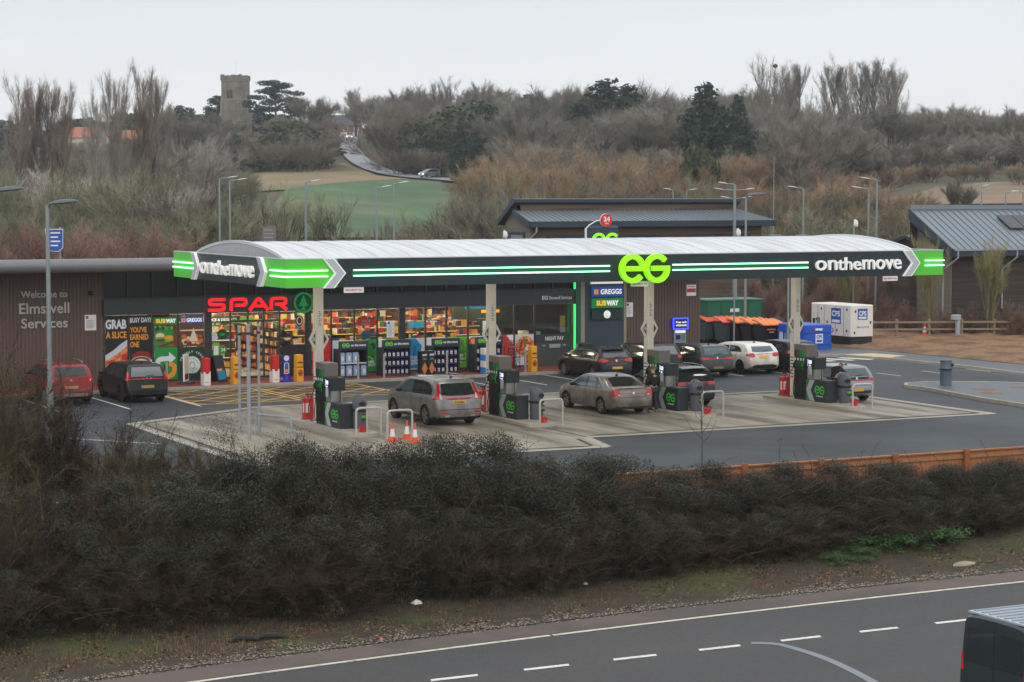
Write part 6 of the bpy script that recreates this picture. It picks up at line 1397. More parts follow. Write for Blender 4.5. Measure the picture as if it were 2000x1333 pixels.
def person(label, loc, rz, joints, hair):
    """joints: dict of 3-D points (z up, +y is where the body faces)"""
    J = joints; t = thing('person', label, 'person', loc, rz)
    names = ['pelvis', 'waist', 'chest', 'neck', 'head_base', 'head', 'crown', 'shL', 'elL', 'wrL', 'shR', 'elR', 'wrR', 'hipL', 'knL', 'anL', 'toL', 'hipR', 'knR', 'anR', 'toR']
    ed = [(0, 1), (1, 2), (2, 3), (3, 4), (4, 5), (5, 6), (2, 7), (7, 8), (8, 9), (2, 10), (10, 11), (11, 12), (0, 13), (13, 14), (14, 15), (15, 16), (0, 17), (17, 18), (18, 19), (19, 20)]
    rd = [(.15, .12), (.15, .11), (.16, .115), .055, .062, (.085, .10), (.055, .065), .07, .05, .036, .07, .05, .036, .095, .062, .045, .04, .095, .062, .045, .04]
    body = skin_mesh('body', [J[n] for n in names], ed, rd, SKIN, t, 0, 2)
    # hands: palm and five fingers each, rooted at the wrist
    for s, wr, el in (('L', J['wrL'], J['elL']), ('R', J['wrR'], J['elR'])):
        d = (Vector(wr) - Vector(el)).normalized(); sd = Vector((1 if s == 'R' else -1, 0, 0)); sd = (sd - d * sd.dot(d)).normalized(); up = d.cross(sd)
        wv = Vector(wr); vs = [wv, wv + d * .05, wv + d * .09]; es = [(0, 1), (1, 2)]; rs = [.026, (.034, .018), (.034, .016)]
        for k, (off, ln) in enumerate(((-.03, .06), (-.01, .075), (.01, .07), (.03, .055))):
            b0 = wv + d * .09 + up * off; i = len(vs); vs += [b0, b0 + d * ln * .5 - sd * .006, b0 + d * ln * .9 - sd * .025]; es += [(2, i), (i, i + 1), (i + 1, i + 2)]; rs += [.011, .010, .008]
        i = len(vs); b0 = wv + d * .03 - up * .03; vs += [b0 - up * .012, b0 + d * .03 - up * .025, b0 + d * .055 - up * .028]; es += [(1, i), (i, i + 1), (i + 1, i + 2)]; rs += [.013, .011, .009]
        skin_mesh('hand', [tuple(v) for v in vs], es, rs, SKIN, t, 0, 1)
    # clothing grown a little wider than the body
    g = .022
    ci = [0, 1, 2, 3, 7, 8, 9, 10, 11, 12]; mp2 = {n: k for k, n in enumerate(ci)}
    jv = [J[names[i]] for i in ci]; wl, wrr = Vector(J['wrL']), Vector(J['wrR'])
    jr = [(.165, .135), (.175, .135), (.185, .14), .075, .095, .075, .055, .095, .075, .055]
    skin_mesh('jacket', jv, [(mp2[a], mp2[b]) for a, b in ed if a in mp2 and b in mp2], jr, JACK, t, 0, 2)
    ci = [0, 13, 14, 15, 17, 18, 19]; mp2 = {n: k for k, n in enumerate(ci)}
    skin_mesh('trousers', [J[names[i]] for i in ci], [(mp2[a], mp2[b]) for a, b in ed if a in mp2 and b in mp2], [(.165, .14), .115, .085, .075, .115, .085, .075], JEAN, t, 0, 2)
    for s in 'LR':
        a, b = Vector(J['an' + s]), Vector(J['to' + s]); d = (b - a); d.z = 0; d.normalize(); h = Vector((a.x, a.y, .045))
        skin_mesh('shoe', [tuple(h - d * .06), tuple(h + d * .06), tuple(h + d * .18)], [(0, 1), (1, 2)], [.048, (.05, .045), (.045, .035)], SHOE, t, 0, 2)
    # face and hair
    hd, cr, hb = Vector(J['head']), Vector(J['crown']), Vector(J['head_base']); up = (cr - hb).normalized(); fw = Vector(J['face']).normalized(); fw = (fw - up * fw.dot(up)).normalized(); rt = fw.cross(up)
    mb = MB()
    for s in (-1, 1):
        c = hd + rt * .033 * s + fw * .093 + up * .005; mb.raw([tuple(c + rt * .012 * math.cos(a) + up * .006 * math.sin(a)) for a in np.linspace(0, 6.28, 9)[:-1]], [tuple(range(8))], BLK)
        c = hd + rt * .09 * s - fw * .01; mb.loft([[tuple(c + fw * .02 * k * math.cos(a) + up * .032 * k * math.sin(a) + rt * s * o_) for a in np.linspace(0, 6.28, 9)[:-1]] for k, o_ in ((1, -.01), (1, .012), (.5, .018))], SKIN)
    nz_ = hd + fw * .09; mb.raw([tuple(nz_ + up * .012), tuple(nz_ - up * .035 + rt * .016), tuple(nz_ - up * .035 - rt * .016), tuple(nz_ - up * .028 + fw * .028)], [(0, 1, 3), (0, 3, 2), (1, 2, 3)], SKIN)
    c = hd + fw * .093 - up * .058; mb.raw([tuple(c + rt * .024), tuple(c + up * .005), tuple(c - rt * .024), tuple(c - up * .008)], [(0, 1, 2, 3)], mat('lips', srgb(160, 96, 90), .6))
    mb.build('face', t, normals=False)
    mb = MB(); rings = []
    for k, th in enumerate(np.linspace(.02, 1.75, 8)):
        ring_ = []
        for a in np.linspace(0, 2 * math.pi, 19)[:-1]:
            front = max(0, math.cos(a)); th2 = min(th, 1.75 - .95 * front ** .6)
            ring_.append(tuple(hd + up * (.018 + .118 * math.cos(th2)) + (fw * math.cos(a) * .108 + rt * math.sin(a) * .094) * math.sin(th2)))
        rings.append(ring_)
    mb.loft(rings, hair); mb.build('hair', t, smooth=60)
    return t
stand = dict(pelvis=(0, 0, .95), waist=(0, .0, 1.12), chest=(0, -.01, 1.36), neck=(0, .0, 1.51), head_base=(0, .015, 1.56), head=(.005, .03, 1.655), crown=(.005, .02, 1.73), shL=(-.20, -.01, 1.42), elL=(-.27, .02, 1.14), wrL=(-.22, .2, .98), shR=(.20, -.01, 1.42), elR=(.27, .0, 1.14), wrR=(.22, .18, 1.0),
             hipL=(-.1, 0, .9), knL=(-.12, .03, .5), anL=(-.13, -.02, .09), toL=(-.14, .14, .04), hipR=(.1, 0, .9), knR=(.13, .02, .5), anR=(.15, -.04, .09), toR=(.19, .12, .04), face=(.9, .25, -.05))
person('man in black jacket and blue grey trousers standing at the third pump', (41.42, 69.5, .0), .1, stand, HAIR)
bend = dict(pelvis=(0, -.12, .95), waist=(0, -.02, 1.10), chest=(0, .14, 1.30), neck=(0, .24, 1.41), head_base=(0, .29, 1.43), head=(0, .37, 1.44), crown=(0, .43, 1.47), shL=(-.20, .17, 1.33), elL=(-.26, .3, 1.08), wrL=(-.16, .46, .98), shR=(.20, .17, 1.33), elR=(.28, .34, 1.12), wrR=(.2, .56, 1.0),
            hipL=(-.1, -.1, .9), knL=(-.12, .03, .5), anL=(-.13, -.08, .09), toL=(-.14, .08, .04), hipR=(.1, -.1, .9), knR=(.12, .02, .5), anR=(.14, -.06, .09), toR=(.16, .1, .04), face=(0, .5, -1))
person('person in dark jacket leaning over to fill the silver hatchback', (49.98, 69.75, .0), -1.3, bend, HAIRD)
# ---------------------------------------------------------------- service buildings beyond the shop
ZINC = mat('standing_seam_roof', srgb(128, 138, 146), .42, .3, var=.06, scale=1); SLATE = mat('dark_blue_fascia', srgb(44, 58, 72), .45, var=.05)
TIMB = mat('weathered_timber', srgb(104, 84, 70), .85, var=.22, scale=2.5, stretch=(.25, .25, 7), col2=srgb(74, 64, 58), c2scale=.8, bump=.2)
TIMBG = mat('grey_timber', srgb(122, 114, 102), .85, var=.2, scale=2.5, stretch=(.25, .25, 7), bump=.2); TIMBD = mat('dark_timber', srgb(76, 66, 60), .85, var=.2, scale=2, stretch=(.25, .25, 7), col2=srgb(58, 52, 48), c2scale=.6, bump=.2)
PIPE = mat('grey_downpipe', srgb(158, 164, 170), .5, .2)
def seams(mb, p00, p10, p01, p11, n, m, w=.035):
    p00, p10, p01, p11 = map(Vector, (p00, p10, p01, p11)); up = (p10 - p00).cross(p01 - p00).normalized(); up = up if up.z > 0 else -up
    ax = (p10 - p00).normalized()
    for k in range(n + 1):
        a = p00.lerp(p10, k / n); b = p01.lerp(p11, k / n)
        vs = [a - ax * w / 2, a + ax * w / 2, a + ax * w / 2 + up * .05, a - ax * w / 2 + up * .05, b - ax * w / 2, b + ax * w / 2, b + ax * w / 2 + up * .05, b - ax * w / 2 + up * .05]
        mb.raw([tuple(v) for v in vs], [(3, 2, 6, 7), (0, 3, 7, 4), (1, 5, 6, 2)], m)
sb = thing('service_building', 'timber clad building with two stepped metal roofs rising behind the canopy', 'building', (72, 126, 0)); o_ = tuple(sb.location)
u0, u1, vf = 62.9, 81.7, 121.0
mb = MB(); mb.box(u0 + .5, u1 - .8, vf + .5, vf + 4, 0, 6.35, TIMB); mb.build('wall', sb, off=o_)
mb = MB(); mb.prism([(vf + .5, 6.3), (vf + 2.2, 7.2), (vf + 2.2, 7.8), (vf + 4, 6.5), (vf + 4, 0), (vf + .5, 0)], u0 + .3, u0 + .49, TIMBG, 'yz'); mb.build('gable_wall', sb, off=o_)
mb = MB(); mb.box(u0 + .22, u0 + .29, vf + 1.2, vf + 3.4, 0, 5.9, SLATE); mb.box(u0 + .2, u0 + .219, vf + 1.35, vf + 3.0, 0, 5.7, mat('door_grey', srgb(130, 138, 142), .5)); mb.build('door', sb, off=o_)
mb = MB(); mb.face([(u0, vf, 6.6), (u1, vf, 6.56), (u1 - 1.6, vf + 2.3, 7.3), (u0, vf + 2.3, 7.3)], ZINC); seams(mb, (u0, vf, 6.6), (u1, vf, 6.56), (u0, vf + 2.3, 7.3), (u1 - 1.6, vf + 2.3, 7.3), 46, ZINC); mb.face([(u1, vf, 6.56), (u1, vf + 4, 6.5), (u1 - 1.6, vf + 2.3, 7.3)], ZINC); mb.build('lower_roof', sb, off=o_, normals=False)
mb = MB(); mb.box(u0 - .05, u1 + .05, vf - .08, vf - .002, 6.22, 6.6, SLATE); mb.box(u1, u1 + .08, vf, vf + 4, 6.22, 6.56, SLATE); mb.box(u0, u1, vf, vf + .49, 6.2, 6.24, SLATE); mb.prism([(vf - .08, 6.2), (vf - .08, 6.62), (vf + 2.2, 7.32), (vf + 2.2, 6.9)], u0 - .1, u0 - .005, SLATE, 'yz'); mb.build('eaves_fascia', sb, off=o_)
mb = MB(); mb.box(u0 + .3, u1 - 1.8, vf + 2.2, vf + 2.4, 7.2, 7.88, TIMB); mb.build('clerestory_wall', sb, off=o_)
mb = MB(); mb.prism([(vf + 1.95, 7.82), (vf + 1.95, 8.02), (vf + 2.25, 8.06), (vf + 4.4, 6.6), (vf + 4.4, 6.3)], u0 - .1, u1 - 1.5, SLATE, 'yz'); mb.build('upper_roof', sb, off=o_)
mb = MB(); [mb.box(a, b, vf + .44, vf + .499, 4.4, 5.7, SLATE) for a, b in ((64.5, 73), (75, 80))]; mb.build('window_strip', sb, off=o_)
mb = MB(); mb.tube([(u0 + .5, vf - .05, 6.25), (u0 + .5, vf, 5.9), (u0 + .3, vf + .42, 5.5), (u0 + .3, vf + .42, 0)], .06, PIPE, 8); mb.build('downpipe', sb, off=o_)
rb = thing('timber_shed_building', 'dark timber building with sloping metal roof and solar panel at the right edge', 'building', (84, 103, 0)); o_ = tuple(rb.location)
u0, u1, vf = 77.55, 98.0, 97.0; vr = 100.9
mb = MB(); mb.box(u0 + .6, u1, vf + .7, vr - .1, -.2, 4.9, TIMBD)
for k in range(24): mb.box(u0 + .6, u1, vf + .67, vf + .7, .1 + k * .2, .25 + k * .2, TIMBD)
mb.build('wall', rb, off=o_)
mb = MB(); mb.prism([(vf + .71, 4.8), (vr - .2, 7.0), (vr - .05, 7.0), (vr - .05, 0), (vf + .71, 0)], u0 + .5, u0 + .59, TIMBG, 'yz'); mb.build('gable_wall', rb, off=o_)
mb = MB(); mb.face([(u0, vf, 5.2), (u1, vf, 5.16), (u1, vr, 7.42), (u0, vr, 7.42)], ZINC); seams(mb, (u0, vf, 5.2), (u1, vf, 5.16), (u0, vr, 7.42), (u1, vr, 7.42), 42, ZINC); mb.face([(u0, vr, 7.415), (u1, vr, 7.415), (u1, vr, 0), (u0, vr, 0)], TIMBD); mb.build('roof', rb, off=o_, normals=False)
mb = MB(); mb.box(u0 - .05, u1, vf - .08, vf - .003, 4.78, 5.2, SLATE); mb.box(u0, u1, vf, vf + .66, 4.78, 4.82, SLATE); mb.prism([(vf - .08, 4.75), (vf - .08, 5.24), (vr, 7.47), (vr, 6.85)], u0 - .12, u0 - .005, SLATE, 'yz'); mb.prism([(vf + .71, 4.75), (vr, 6.85), (vr, 6.75), (vf + .71, 4.7)], u0 - .004, u0 + .49, SLATE, 'yz'); mb.box(u0, u1, vr - .08, vr + .08, 7.425, 7.70, ZINC); mb.build('eaves_fascia', rb, off=o_)
sl = (7.42 - 5.2) / (vr - vf)
mb = MB(); PV = mat('solar_panel', srgb(58, 58, 64), .25, .2, var=.05)
for k in range(4):
    a = 83.2 + k * 1.12; P = lambda u, v: (u, v, 5.2 + (v - vf) * sl + .14); mb.loft([[P(a, vf + 1.7), P(a + 1.06, vf + 1.7), P(a + 1.06, vf + 3.0), P(a, vf + 3.0)], [tuple(Vector(q) + Vector((0, 0, .05))) for q in (P(a, vf + 1.7), P(a + 1.06, vf + 1.7), P(a + 1.06, vf + 3.0), P(a, vf + 3.0))]], PV)
mb.build('solar_panels', rb, off=o_)
mb = MB(); mb.box(u0 + .1, u1, vf - .16, vf - .081, 5.1, 5.2, PIPE); mb.build('gutter', rb, off=o_)
for u in (77.9, 82.2):
    mb = MB(); mb.tube([(u, vf - .1, 5.1), (u, vf - .1, 4.7), (u - .5, vf + .6, 4.0), (u - .5, vf + .6, 0 if u < 80 else 1.7)], .055, PIPE, 8); mb.build('downpipe', rb, off=o_)
mb = MB(); mb.prism([(vr + .2, 5.3), (vr + 2, 5.7), (vr + 3.6, 5.2), (vr + 3.6, 0), (vr + .2, 0)], 79.0, 86, TIMBD, 'yz'); mb.build('rear_wing_wall', rb, off=o_)
mb = MB(); mb.prism([(vr + .05, 5.25), (vr + .05, 5.4), (vr + 2, 5.9), (vr + 4.0, 5.3), (vr + 4.0, 5.1), (vr + 2, 5.72)], 78.7, 86, SLATE, 'yz'); mb.build('rear_wing_roof', rb, off=o_)

# post and rail fence along the wood chip bed
FWD = mat('fence_wood_green', srgb(134, 126, 104), .9, var=.2, scale=4, bump=.2)
f = thing('post_and_rail_fence', 'two rail wooden fence in front of the dark timber building', 'fence', (76, 95.3, .3)); o_ = tuple(f.location)
fa, fb = Vector((71.6, 97.2)), Vector((92, 88.4)); n = 12; hm = lambda p: .42
for k in range(n + 1):
    p = fa.lerp(fb, k / n); mb = MB(); mb.box(p.x - .06, p.x + .06, p.y - .06, p.y + .06, .2, 1.35, FWD); mb.build('post', f, off=o_)
for z in (.78, 1.18):
    mb = MB(); d = (fb - fa).normalized(); n_ = Vector((-d.y, d.x)) * .025
    q0, q1 = fa - n_ * 3.5, fb - n_ * 3.5
    mb.loft([[(*(q0 + n_), z - .05), (*(q0 - n_), z - .05), (*(q0 - n_), z + .05), (*(q0 + n_), z + .05)], [(*(q1 + n_), z - .05), (*(q1 - n_), z - .05), (*(q1 - n_), z + .05), (*(q1 + n_), z + .05)]], FWD); mb.build('rail', f, off=o_)
# grey service bollard and a small cone by it
t = thing('service_bollard', 'grey hooked vent pipe standing in the wood chips', 'vent pipe', (76.1, 94.6, .35)); mb = MB(); mb.cyl((0, 0, 0), (0, 0, 1.1), .14, PIPE, n=12); mb.build('pipe', t, smooth=40); mb = MB(); mb.cbox(-.42, .16, -.14, .14, 1.0, 1.28, PIPE, .05); mb.build('head', t)
c = cone(74.9, 96.0, 'small faded red and white cone by the two rail fence'); c.location.z = .4; c['group'] = 'far cone'; del c['group']

# generator, fuel tank, bins, container, pallet
GENW = mat('generator_cream', srgb(226, 220, 212), .45, var=.05, scale=2); CPSB = mat('company_blue', srgb(44, 86, 176), .5)
g = thing('diesel_generator', 'white canopied generator on a black base with blue company squares', 'generator', (69.05, 95.75, .1)); gx0, gx1, gy0, gy1 = -.75, .75, -1.85, 1.85
mb = MB(); mb.box(gx0 + .05, gx1 - .05, gy0 + .05, gy1 - .05, 0, .55, BLK); mb.build('base_tank', g)
mb = MB(); mb.cbox(gx0, gx1, gy0, gy1, .553, 2.25, GENW, .05); cn = mb.build('canopy', g)
mb = MB()
for y in (-1.2, -.45, .6, 1.2): mb.box(gx0 - .006, gx0 - .0005, y - .012, y + .012, .6, 2.15, DKGREY)
for y, z in ((-1.5, 1.95), (-1.5, .8), (-.6, .8), (-.6, 1.9), (.3, 1.2), (.85, 1.9), (1.3, 1.3)): mb.box(gx0 - .03, gx0 - .0005, y - .04, y + .04, z, z + .12, BLK)
for x, z in ((-.45, 1.85), (.55, 1.25), (-.5, .7)): mb.box(x - .04, x + .04, gy0 - .03, gy0 - .0005, z, z + .12, BLK)
mb.box(gx0 - .006, gx0 - .0005, 1.45, 1.68, .9, 1.4, BLK); mb.box(gx0 - .006, gx0 - .0005, 1.0, 1.3, 1.05, 1.45, DKGREY); mb.box(gx0 - .012, gx0 - .0065, 1.05, 1.25, 1.12, 1.4, mat('gauge_green', srgb(110, 150, 130), .4)); mb.build('fittings', cn)
mb = MB(); mb.box(gx0 - .006, gx0 - .0005, -.95, -.05, 1.2, 2.05, CPSB); mb.box(gx0 - .01, gx0 - .0065, -.85, -.15, 1.26, 1.42, PW); mb.box(-.3, .35, gy0 - .006, gy0 - .0005, 1.45, 2.05, CPSB); mb.box(-.22, .27, gy0 - .01, gy0 - .0065, 1.5, 1.62, PW); lg = mb.build('company_square', cn)
text('CPS', PW, 'lettering', lg, (gx0 - .012, -.5, 1.75), FACE_X, size=.4, width=.75, height=.32, ext=.003, bold=.03); text('CPS', PW, 'lettering', lg, (.02, gy0 - .012, 1.8), size=.3, width=.5, height=.26, ext=.003, bold=.03)
text('43 79 75', CPSB, 'lettering', cn, (gx0 - .004, .35, .85), FACE_X, size=.3, width=1.3, height=.17, ext=.003, bold=.02)
text('0845 43 79 75', CPSB, 'lettering', cn, (.05, gy0 - .004, 1.05), size=.12, width=.8, height=.1, ext=.003)
BLUET = mat('tank_blue', srgb(24, 84, 190), .45, var=.06, scale=2)
t = thing('blue_fuel_tank', 'bright blue steel fuel tank in front of the generator', 'tank', (65.6, 94.3, .02)); 
mb = MB(); mb.cbox(-.9, .9, -1.2, 1.2, 0, 1.4, BLUET, .04); bd = mb.build('body', t)
mb = MB(); mb.box(-.95, .95, -1.25, 1.25, .98, 1.04, BLUET); mb.box(-.95, .95, -1.25, 1.25, .36, .40, BLUET); [mb.box(-.94, -.9005, y - .05, y + .05, .4, .98, BLUET) for y in (-1.1, -.35, .4, 1.1)]; mb.build('ribs', bd)
mb = MB(); mb.box(-.912, -.9005, .75, 1.15, .5, .95, PW); mb.box(-.15, .32, -1.212, -1.2005, .42, .92, PW); mb.box(-.08, .25, -1.216, -1.2125, .48, .6, CPSB); mb.box(-.2, .25, -1.272, -1.2505, 1.1, 1.22, PW); mb.box(-.3, -.2, -1.272, -1.2505, 1.1, 1.22, RED); lb = mb.build('labels', bd)
text('FUEL', PW, 'lettering', bd, (-.904, .0, .72), FACE_X, size=.5, width=1.1, height=.36, ext=.003, bold=.04); text('CPS', CPSB, 'lettering', lb, (.085, -1.218, .76), size=.2, width=.36, height=.18, ext=.003, bold=.03)
def wheelie(px, d, lidm, bodym, lab, z=0.02, rz=0.0):
    X = (px - 1000) / FPX * d; w = to_world(X, d); t = thing('wheeled_bin', lab, 'wheeled bin', (w[0], w[1], z), rz, 'four wheeled bins beside the shop')
    mb = MB(); mb.loft([[(-.6, -.4, .2), (.6, -.4, .2), (.6, .4, .2), (-.6, .4, .2)], [(-.68, -.52, 1.15), (.68, -.52, 1.15), (.68, .5, 1.15), (-.68, .5, 1.15)], [(-.7, -.54, 1.2), (.7, -.54, 1.2), (.7, .52, 1.2), (-.7, .52, 1.2)]], bodym)
    for k in range(5): mb.box(-.62 + k * .29, -.52 + k * .29, -.5, -.47, .3, 1.05, bodym)
    mb.build('body', t)
    mb = MB(); mb.loft([[(-.72, -.6 + .0, 1.202), (.72, -.6, 1.202), (.72, -.6, 1.24), (-.72, -.6, 1.24)], [(-.72, 0, 1.36), (.72, 0, 1.36), (.72, 0, 1.42), (-.72, 0, 1.42)], [(-.72, .56, 1.42), (.72, .56, 1.42), (.72, .56, 1.5), (-.72, .56, 1.5)]], lidm)
    for k in range(4): mb.loft([[(-.6 + k * .36, -.58, 1.24), (-.48 + k * .36, -.58, 1.24), (-.48 + k * .36, -.58, 1.27), (-.6 + k * .36, -.58, 1.27)], [(-.6 + k * .36, .54, 1.5), (-.48 + k * .36, .54, 1.5), (-.48 + k * .36, .54, 1.54), (-.6 + k * .36, .54, 1.54)]], lidm)
    mb.build('lid', t)
    for x in (-.5, .5):
        for y in (-.32, .32): mb = MB(); mb.cyl((x - .03, y, .1), (x + .03, y, .1), .1, TYRE, n=12); mb.build('wheel', t)
    if bodym is BLK: mb = MB(); mb.box(-.45, .1, -.53, -.525, .95, 1.02, ORNG); mb.box(-.3, .0, -.528, -.52, .82, .86, PGR); mb.build('label_strip', t)
    return t
CORAL = mat('lid_coral', srgb(236, 106, 76), .5, var=.06); LIDO = mat('lid_orange', srgb(240, 134, 54), .5, var=.06); BODG = mat('bin_body_grey', srgb(70, 76, 80), .55, var=.08)
wheelie(1391, 119.5, CORAL, BODG, 'grey wheeled bin with coral lid next to the brown wall'); wheelie(1424, 118.5, CORAL, BODG, 'second grey wheeled bin with coral lid, in front of the green container')
wheelie(1450, 118, LIDO, BLK, 'black wheeled bin with orange lid right of the coral lids'); wheelie(1478, 117, LIDO, BLK, 'black wheeled bin with orange lid behind the wrapped pallet'); wheelie(1502, 116, LIDO, BLK, 'black wheeled bin with orange lid nearest the blue tank')
GRNC = mat('container_green', srgb(20, 96, 74), .5, var=.08, scale=1.5)
X = (1418 - 1000) / FPX * 121; w = to_world(X, 121); t = thing('green_container', 'dark green steel storage container behind the orange lidded bins', 'container', (w[0], w[1], 0))
mb = MB(); mb.cbox(-1.85, 1.85, -.9, .9, 0, 2.35, GRNC, .03); [mb.box(-1.8 + k * .9, -1.77 + k * .9, -.93, -.9005, .05, 2.3, GRNC) for k in range(5)]; mb.build('body', t); mb = MB(); mb.box(-1.9, 1.9, -.95, .95, 2.353, 2.43, mat('container_roof', srgb(70, 128, 108), .5)); mb.build('roof', t); mb = MB(); mb.box(-.3, .3, -.94, -.931, 1.7, 1.9, PW); mb.box(-.06, .06, -.96, -.931, 1.1, 1.3, STEEL); mb.build('door_lock', t)
X = (1459 - 1000) / FPX * 108.5; w = to_world(X, 108.5); t = thing('wrapped_pallet', 'shrink wrapped pale blocks on a wooden pallet', 'pallet', (w[0], w[1], .01))
mb = MB(); [mb.box(-.8, .8, y - .05, y + .05, 0, .1, FWD) for y in (-.5, 0, .5)]; [mb.box(-.8 + k * .27, -.66 + k * .27, -.6, .6, .101, .13, FWD) for k in range(6)]; mb.build('pallet_base', t)
mb = MB(); WRAP = mat('wrapped_blocks', srgb(206, 194, 188), .35, var=.12, scale=8, bump=.3); [mb.cbox(-.77 + i * .52, -.27 + i * .52, -.57 + j * .57, -.02 + j * .57, .132 + k * .3, .425 + k * .3, WRAP, .02) for i in range(3) for j in range(2) for k in range(2)]; mb.build('load', t)
mb = MB(); mb.box(-.79, .79, -.59, .59, .733, .76, mat('wrap_top', srgb(236, 234, 232), .3, var=.1, scale=6)); mb.build('wrap', t)

# 24-hour totem sign behind the shop
t = thing('totem_sign', 'dark totem sign topped by a red twenty four hours disc, peeping over the canopy', 'sign', (61.0, 111.0, 0)); X0 = 0
mb = MB(); mb.cbox(-.95, 1.05, -.2, .2, 0, 6.45, PANEL, .12); bd = mb.build('panel', t)
mb = MB(); eg_logo(mb, .1, 5.55, .95, .205, .3, LIME, lambda a, b, d: (a, -d, b)); mb.build('logo', bd, smooth=40)
mb = MB(); mb.cyl((-1.12, 0, 0), (-1.12, 0, 6.3), .07, WHT, n=10); mb.tube([(-1.12, 0, 6.28), (-.9, -.05, 6.5), (-.5, -.1, 6.72), (-.2, -.2, 6.8)], .04, WHT, 8); mb.build('bracket', t, smooth=50)
mb = MB(); mb.cyl((.12, -.33, 6.78), (.12, -.22, 6.78), .37, mat('disc_red', srgb(205, 30, 34), .4, emis=.2), n=30); mb.cyl((.12, -.21, 6.78), (.12, -.18, 6.78), .40, WHT, n=30); dd = mb.build('hours_disc', t)
text('24', WHT, 'lettering', dd, (.12, -.335, 6.85), size=.42, width=.44, height=.3, ext=.004, bold=.04); text('hours', WHT, 'lettering', dd, (.12, -.335, 6.6), size=.15, width=.26, ext=.004, bold=.02)
tw = to_world((1176 - 1000) / FPX * 128, 128); t.location = (tw[0], tw[1], 0)

# ---------------------------------------------------------------- lamp posts and poles
GALV = mat('lamp_post_grey', srgb(140, 150, 150), .5, .3, var=.06); LHEAD = mat('lamp_head_grey', srgb(86, 92, 98), .45, var=.06); LHP = mat('lamp_head_pale', srgb(198, 204, 206), .45); BULB = mat('lamp_glow', srgb(255, 230, 190), .3, var=0, emis=4, ecol=(1, .86, .6))
def at_px(px, d): X = (px - 1000) / FPX * d; w = to_world(X, d); return w[0], w[1], float(ground_z(X, d)) if d > 125 else 0.0
def lamp(px, py, d, lab, arms, r=.07, big=False, lit=False, group='street lamps behind the canopy', postm=None):
    """arms: list of (direction in the picture -1/+1, drop below the top, arm length)"""
    x, y, z = at_px(px, d); H_ = CAMH - (py - 384) / FPX * d - z
    t = thing('street_lamp', lab, 'street lamp', (x, y, z), -YAW, group)
    mb = MB(); mb.cyl((0, 0, 0), (0, 0, H_), r * 1.15, postm or GALV, r1=r * .8, n=12); mb.cyl((0, 0, 0), (0, 0, 1.2), r * 1.5, postm or GALV, n=12); mb.build('post', t, smooth=40)
    for s, dz, ln in arms:
        mb = MB(); mb.tube([(0, 0, H_ - dz - .05), (s * .08, 0, H_ - dz + .02), (s * ln, 0, H_ - dz + .06)], .035 if not big else .06, LHEAD if big else GALV, 8); a = mb.build('arm', t, smooth=50)
        mb = MB(); hl = .62 if not big else 1.05; hh = .05 if not big else .13
        rings = []
        for k, (f_, w_, h_) in enumerate(((0, .25, .4), (.12, .7, .75), (.4, 1, 1), (.75, .9, .85), (.97, .4, .4), (1, .1, .1))):
            xx = s * (ln + f_ * hl); zz = H_ - dz + .06 + .10 * f_; rings.append([(xx, .16 * (1.4 if big else 1) * w_ * math.cos(q), zz + hh * h_ * (math.sin(q) if math.sin(q) > 0 else .35 * math.sin(q))) for q in np.linspace(0, 2 * math.pi, 13)[:-1]])
        mb.loft(rings, LHEAD if big else LHP); h_ = mb.build('lamp_head', a, smooth=50)
        if lit: mb = MB(); mb.prism(disc(s * (ln + .4 * hl), 0, .12, 14, ry=.1), H_ - dz + .035 + .04, H_ - dz + .075, BULB, 'xy'); mb.build('bulb', h_)
    return t
lamp(94, 402, 78, 'large headed lamp post in front of the dark red SUV', [(1, 0, .1)], .085, True, group='car park lamps on the left')
lamp(-16, 378, 74, 'large lamp head entering the picture at the left edge', [(1, 0, .1)], .085, True, group='car park lamps on the left')
lamp(430, 350, 131, 'thin lamp post with right arm left of the green field', [(1, 0, .5)]); lamp(450, 354, 136, 'fainter lamp post close behind the one left of the green field', [(1, 0, .5)])
lamp(598, 357, 130, 'lamp post in front of the round bare trees below the field', [(1, 0, .3)]); lamp(736, 368, 128, 'lamp post with camera boxes in front of the green field', [(1, 0, .3)]); lamp(770, 360, 131, 'pale greenish lamp post at the right of the green field', [(1, 0, .3)])
lamp(1314, 372, 175, 'lamp post with left arm above the service building roof', [(-1, 0, .2)]); lamp(1340, 373, 178, 'lamp post with right arm above the service building roof', [(1, 0, .25)])
lamp(1434, 361, 142, 'thick galvanised post with four arms right of the service building', [(-1, 0, .5), (-1, .4, .75), (1, .4, .7), (-1, .95, .35), (1, .95, .5)], .12)
lamp(1456, 385, 118, 'lit lamp post just right of the four armed post', [(1, 0, .05)], .07, True, True)
t = lamp(1540, 467, 112, 'short twin headed lit lamp above the canopy roof', [(-1, 0, .1), (1, 0, .1)], .06, True, True)
lamp(1568, 369, 136, 'lamp post with left arm among the brown trees', [(-1, 0, .4)]); lamp(1695, 370, 133, 'shorter of the two lamp posts right of the brown trees', [(-1, 0, .45)]); lamp(1711, 352, 131, 'taller of the two lamp posts right of the brown trees', [(-1, 0, .45)])
lamp(1915, 365, 190, 'lamp post facing the camera above the right shed roof', [(1, 0, .06)]); lamp(1962, 377, 175, 'lamp post with right arm above the solar panel', [(1, 0, .4)]); lamp(1996, 376, 175, 'lamp post with left arm at the right edge above the shed roof', [(-1, 0, .35)])
x, y, z = at_px(1510, 150); H_ = CAMH - (308 - 384) / FPX * 150; mb = MB(); mb.cyl((0, 0, 0), (0, 0, H_), .06, GALV, r1=.025, n=8); o = mb.build('flag_mast', smooth=40); o.location = (x, y, 0); tag(o, 'thin bare mast, taller than the lamps, right of the service building', 'mast')
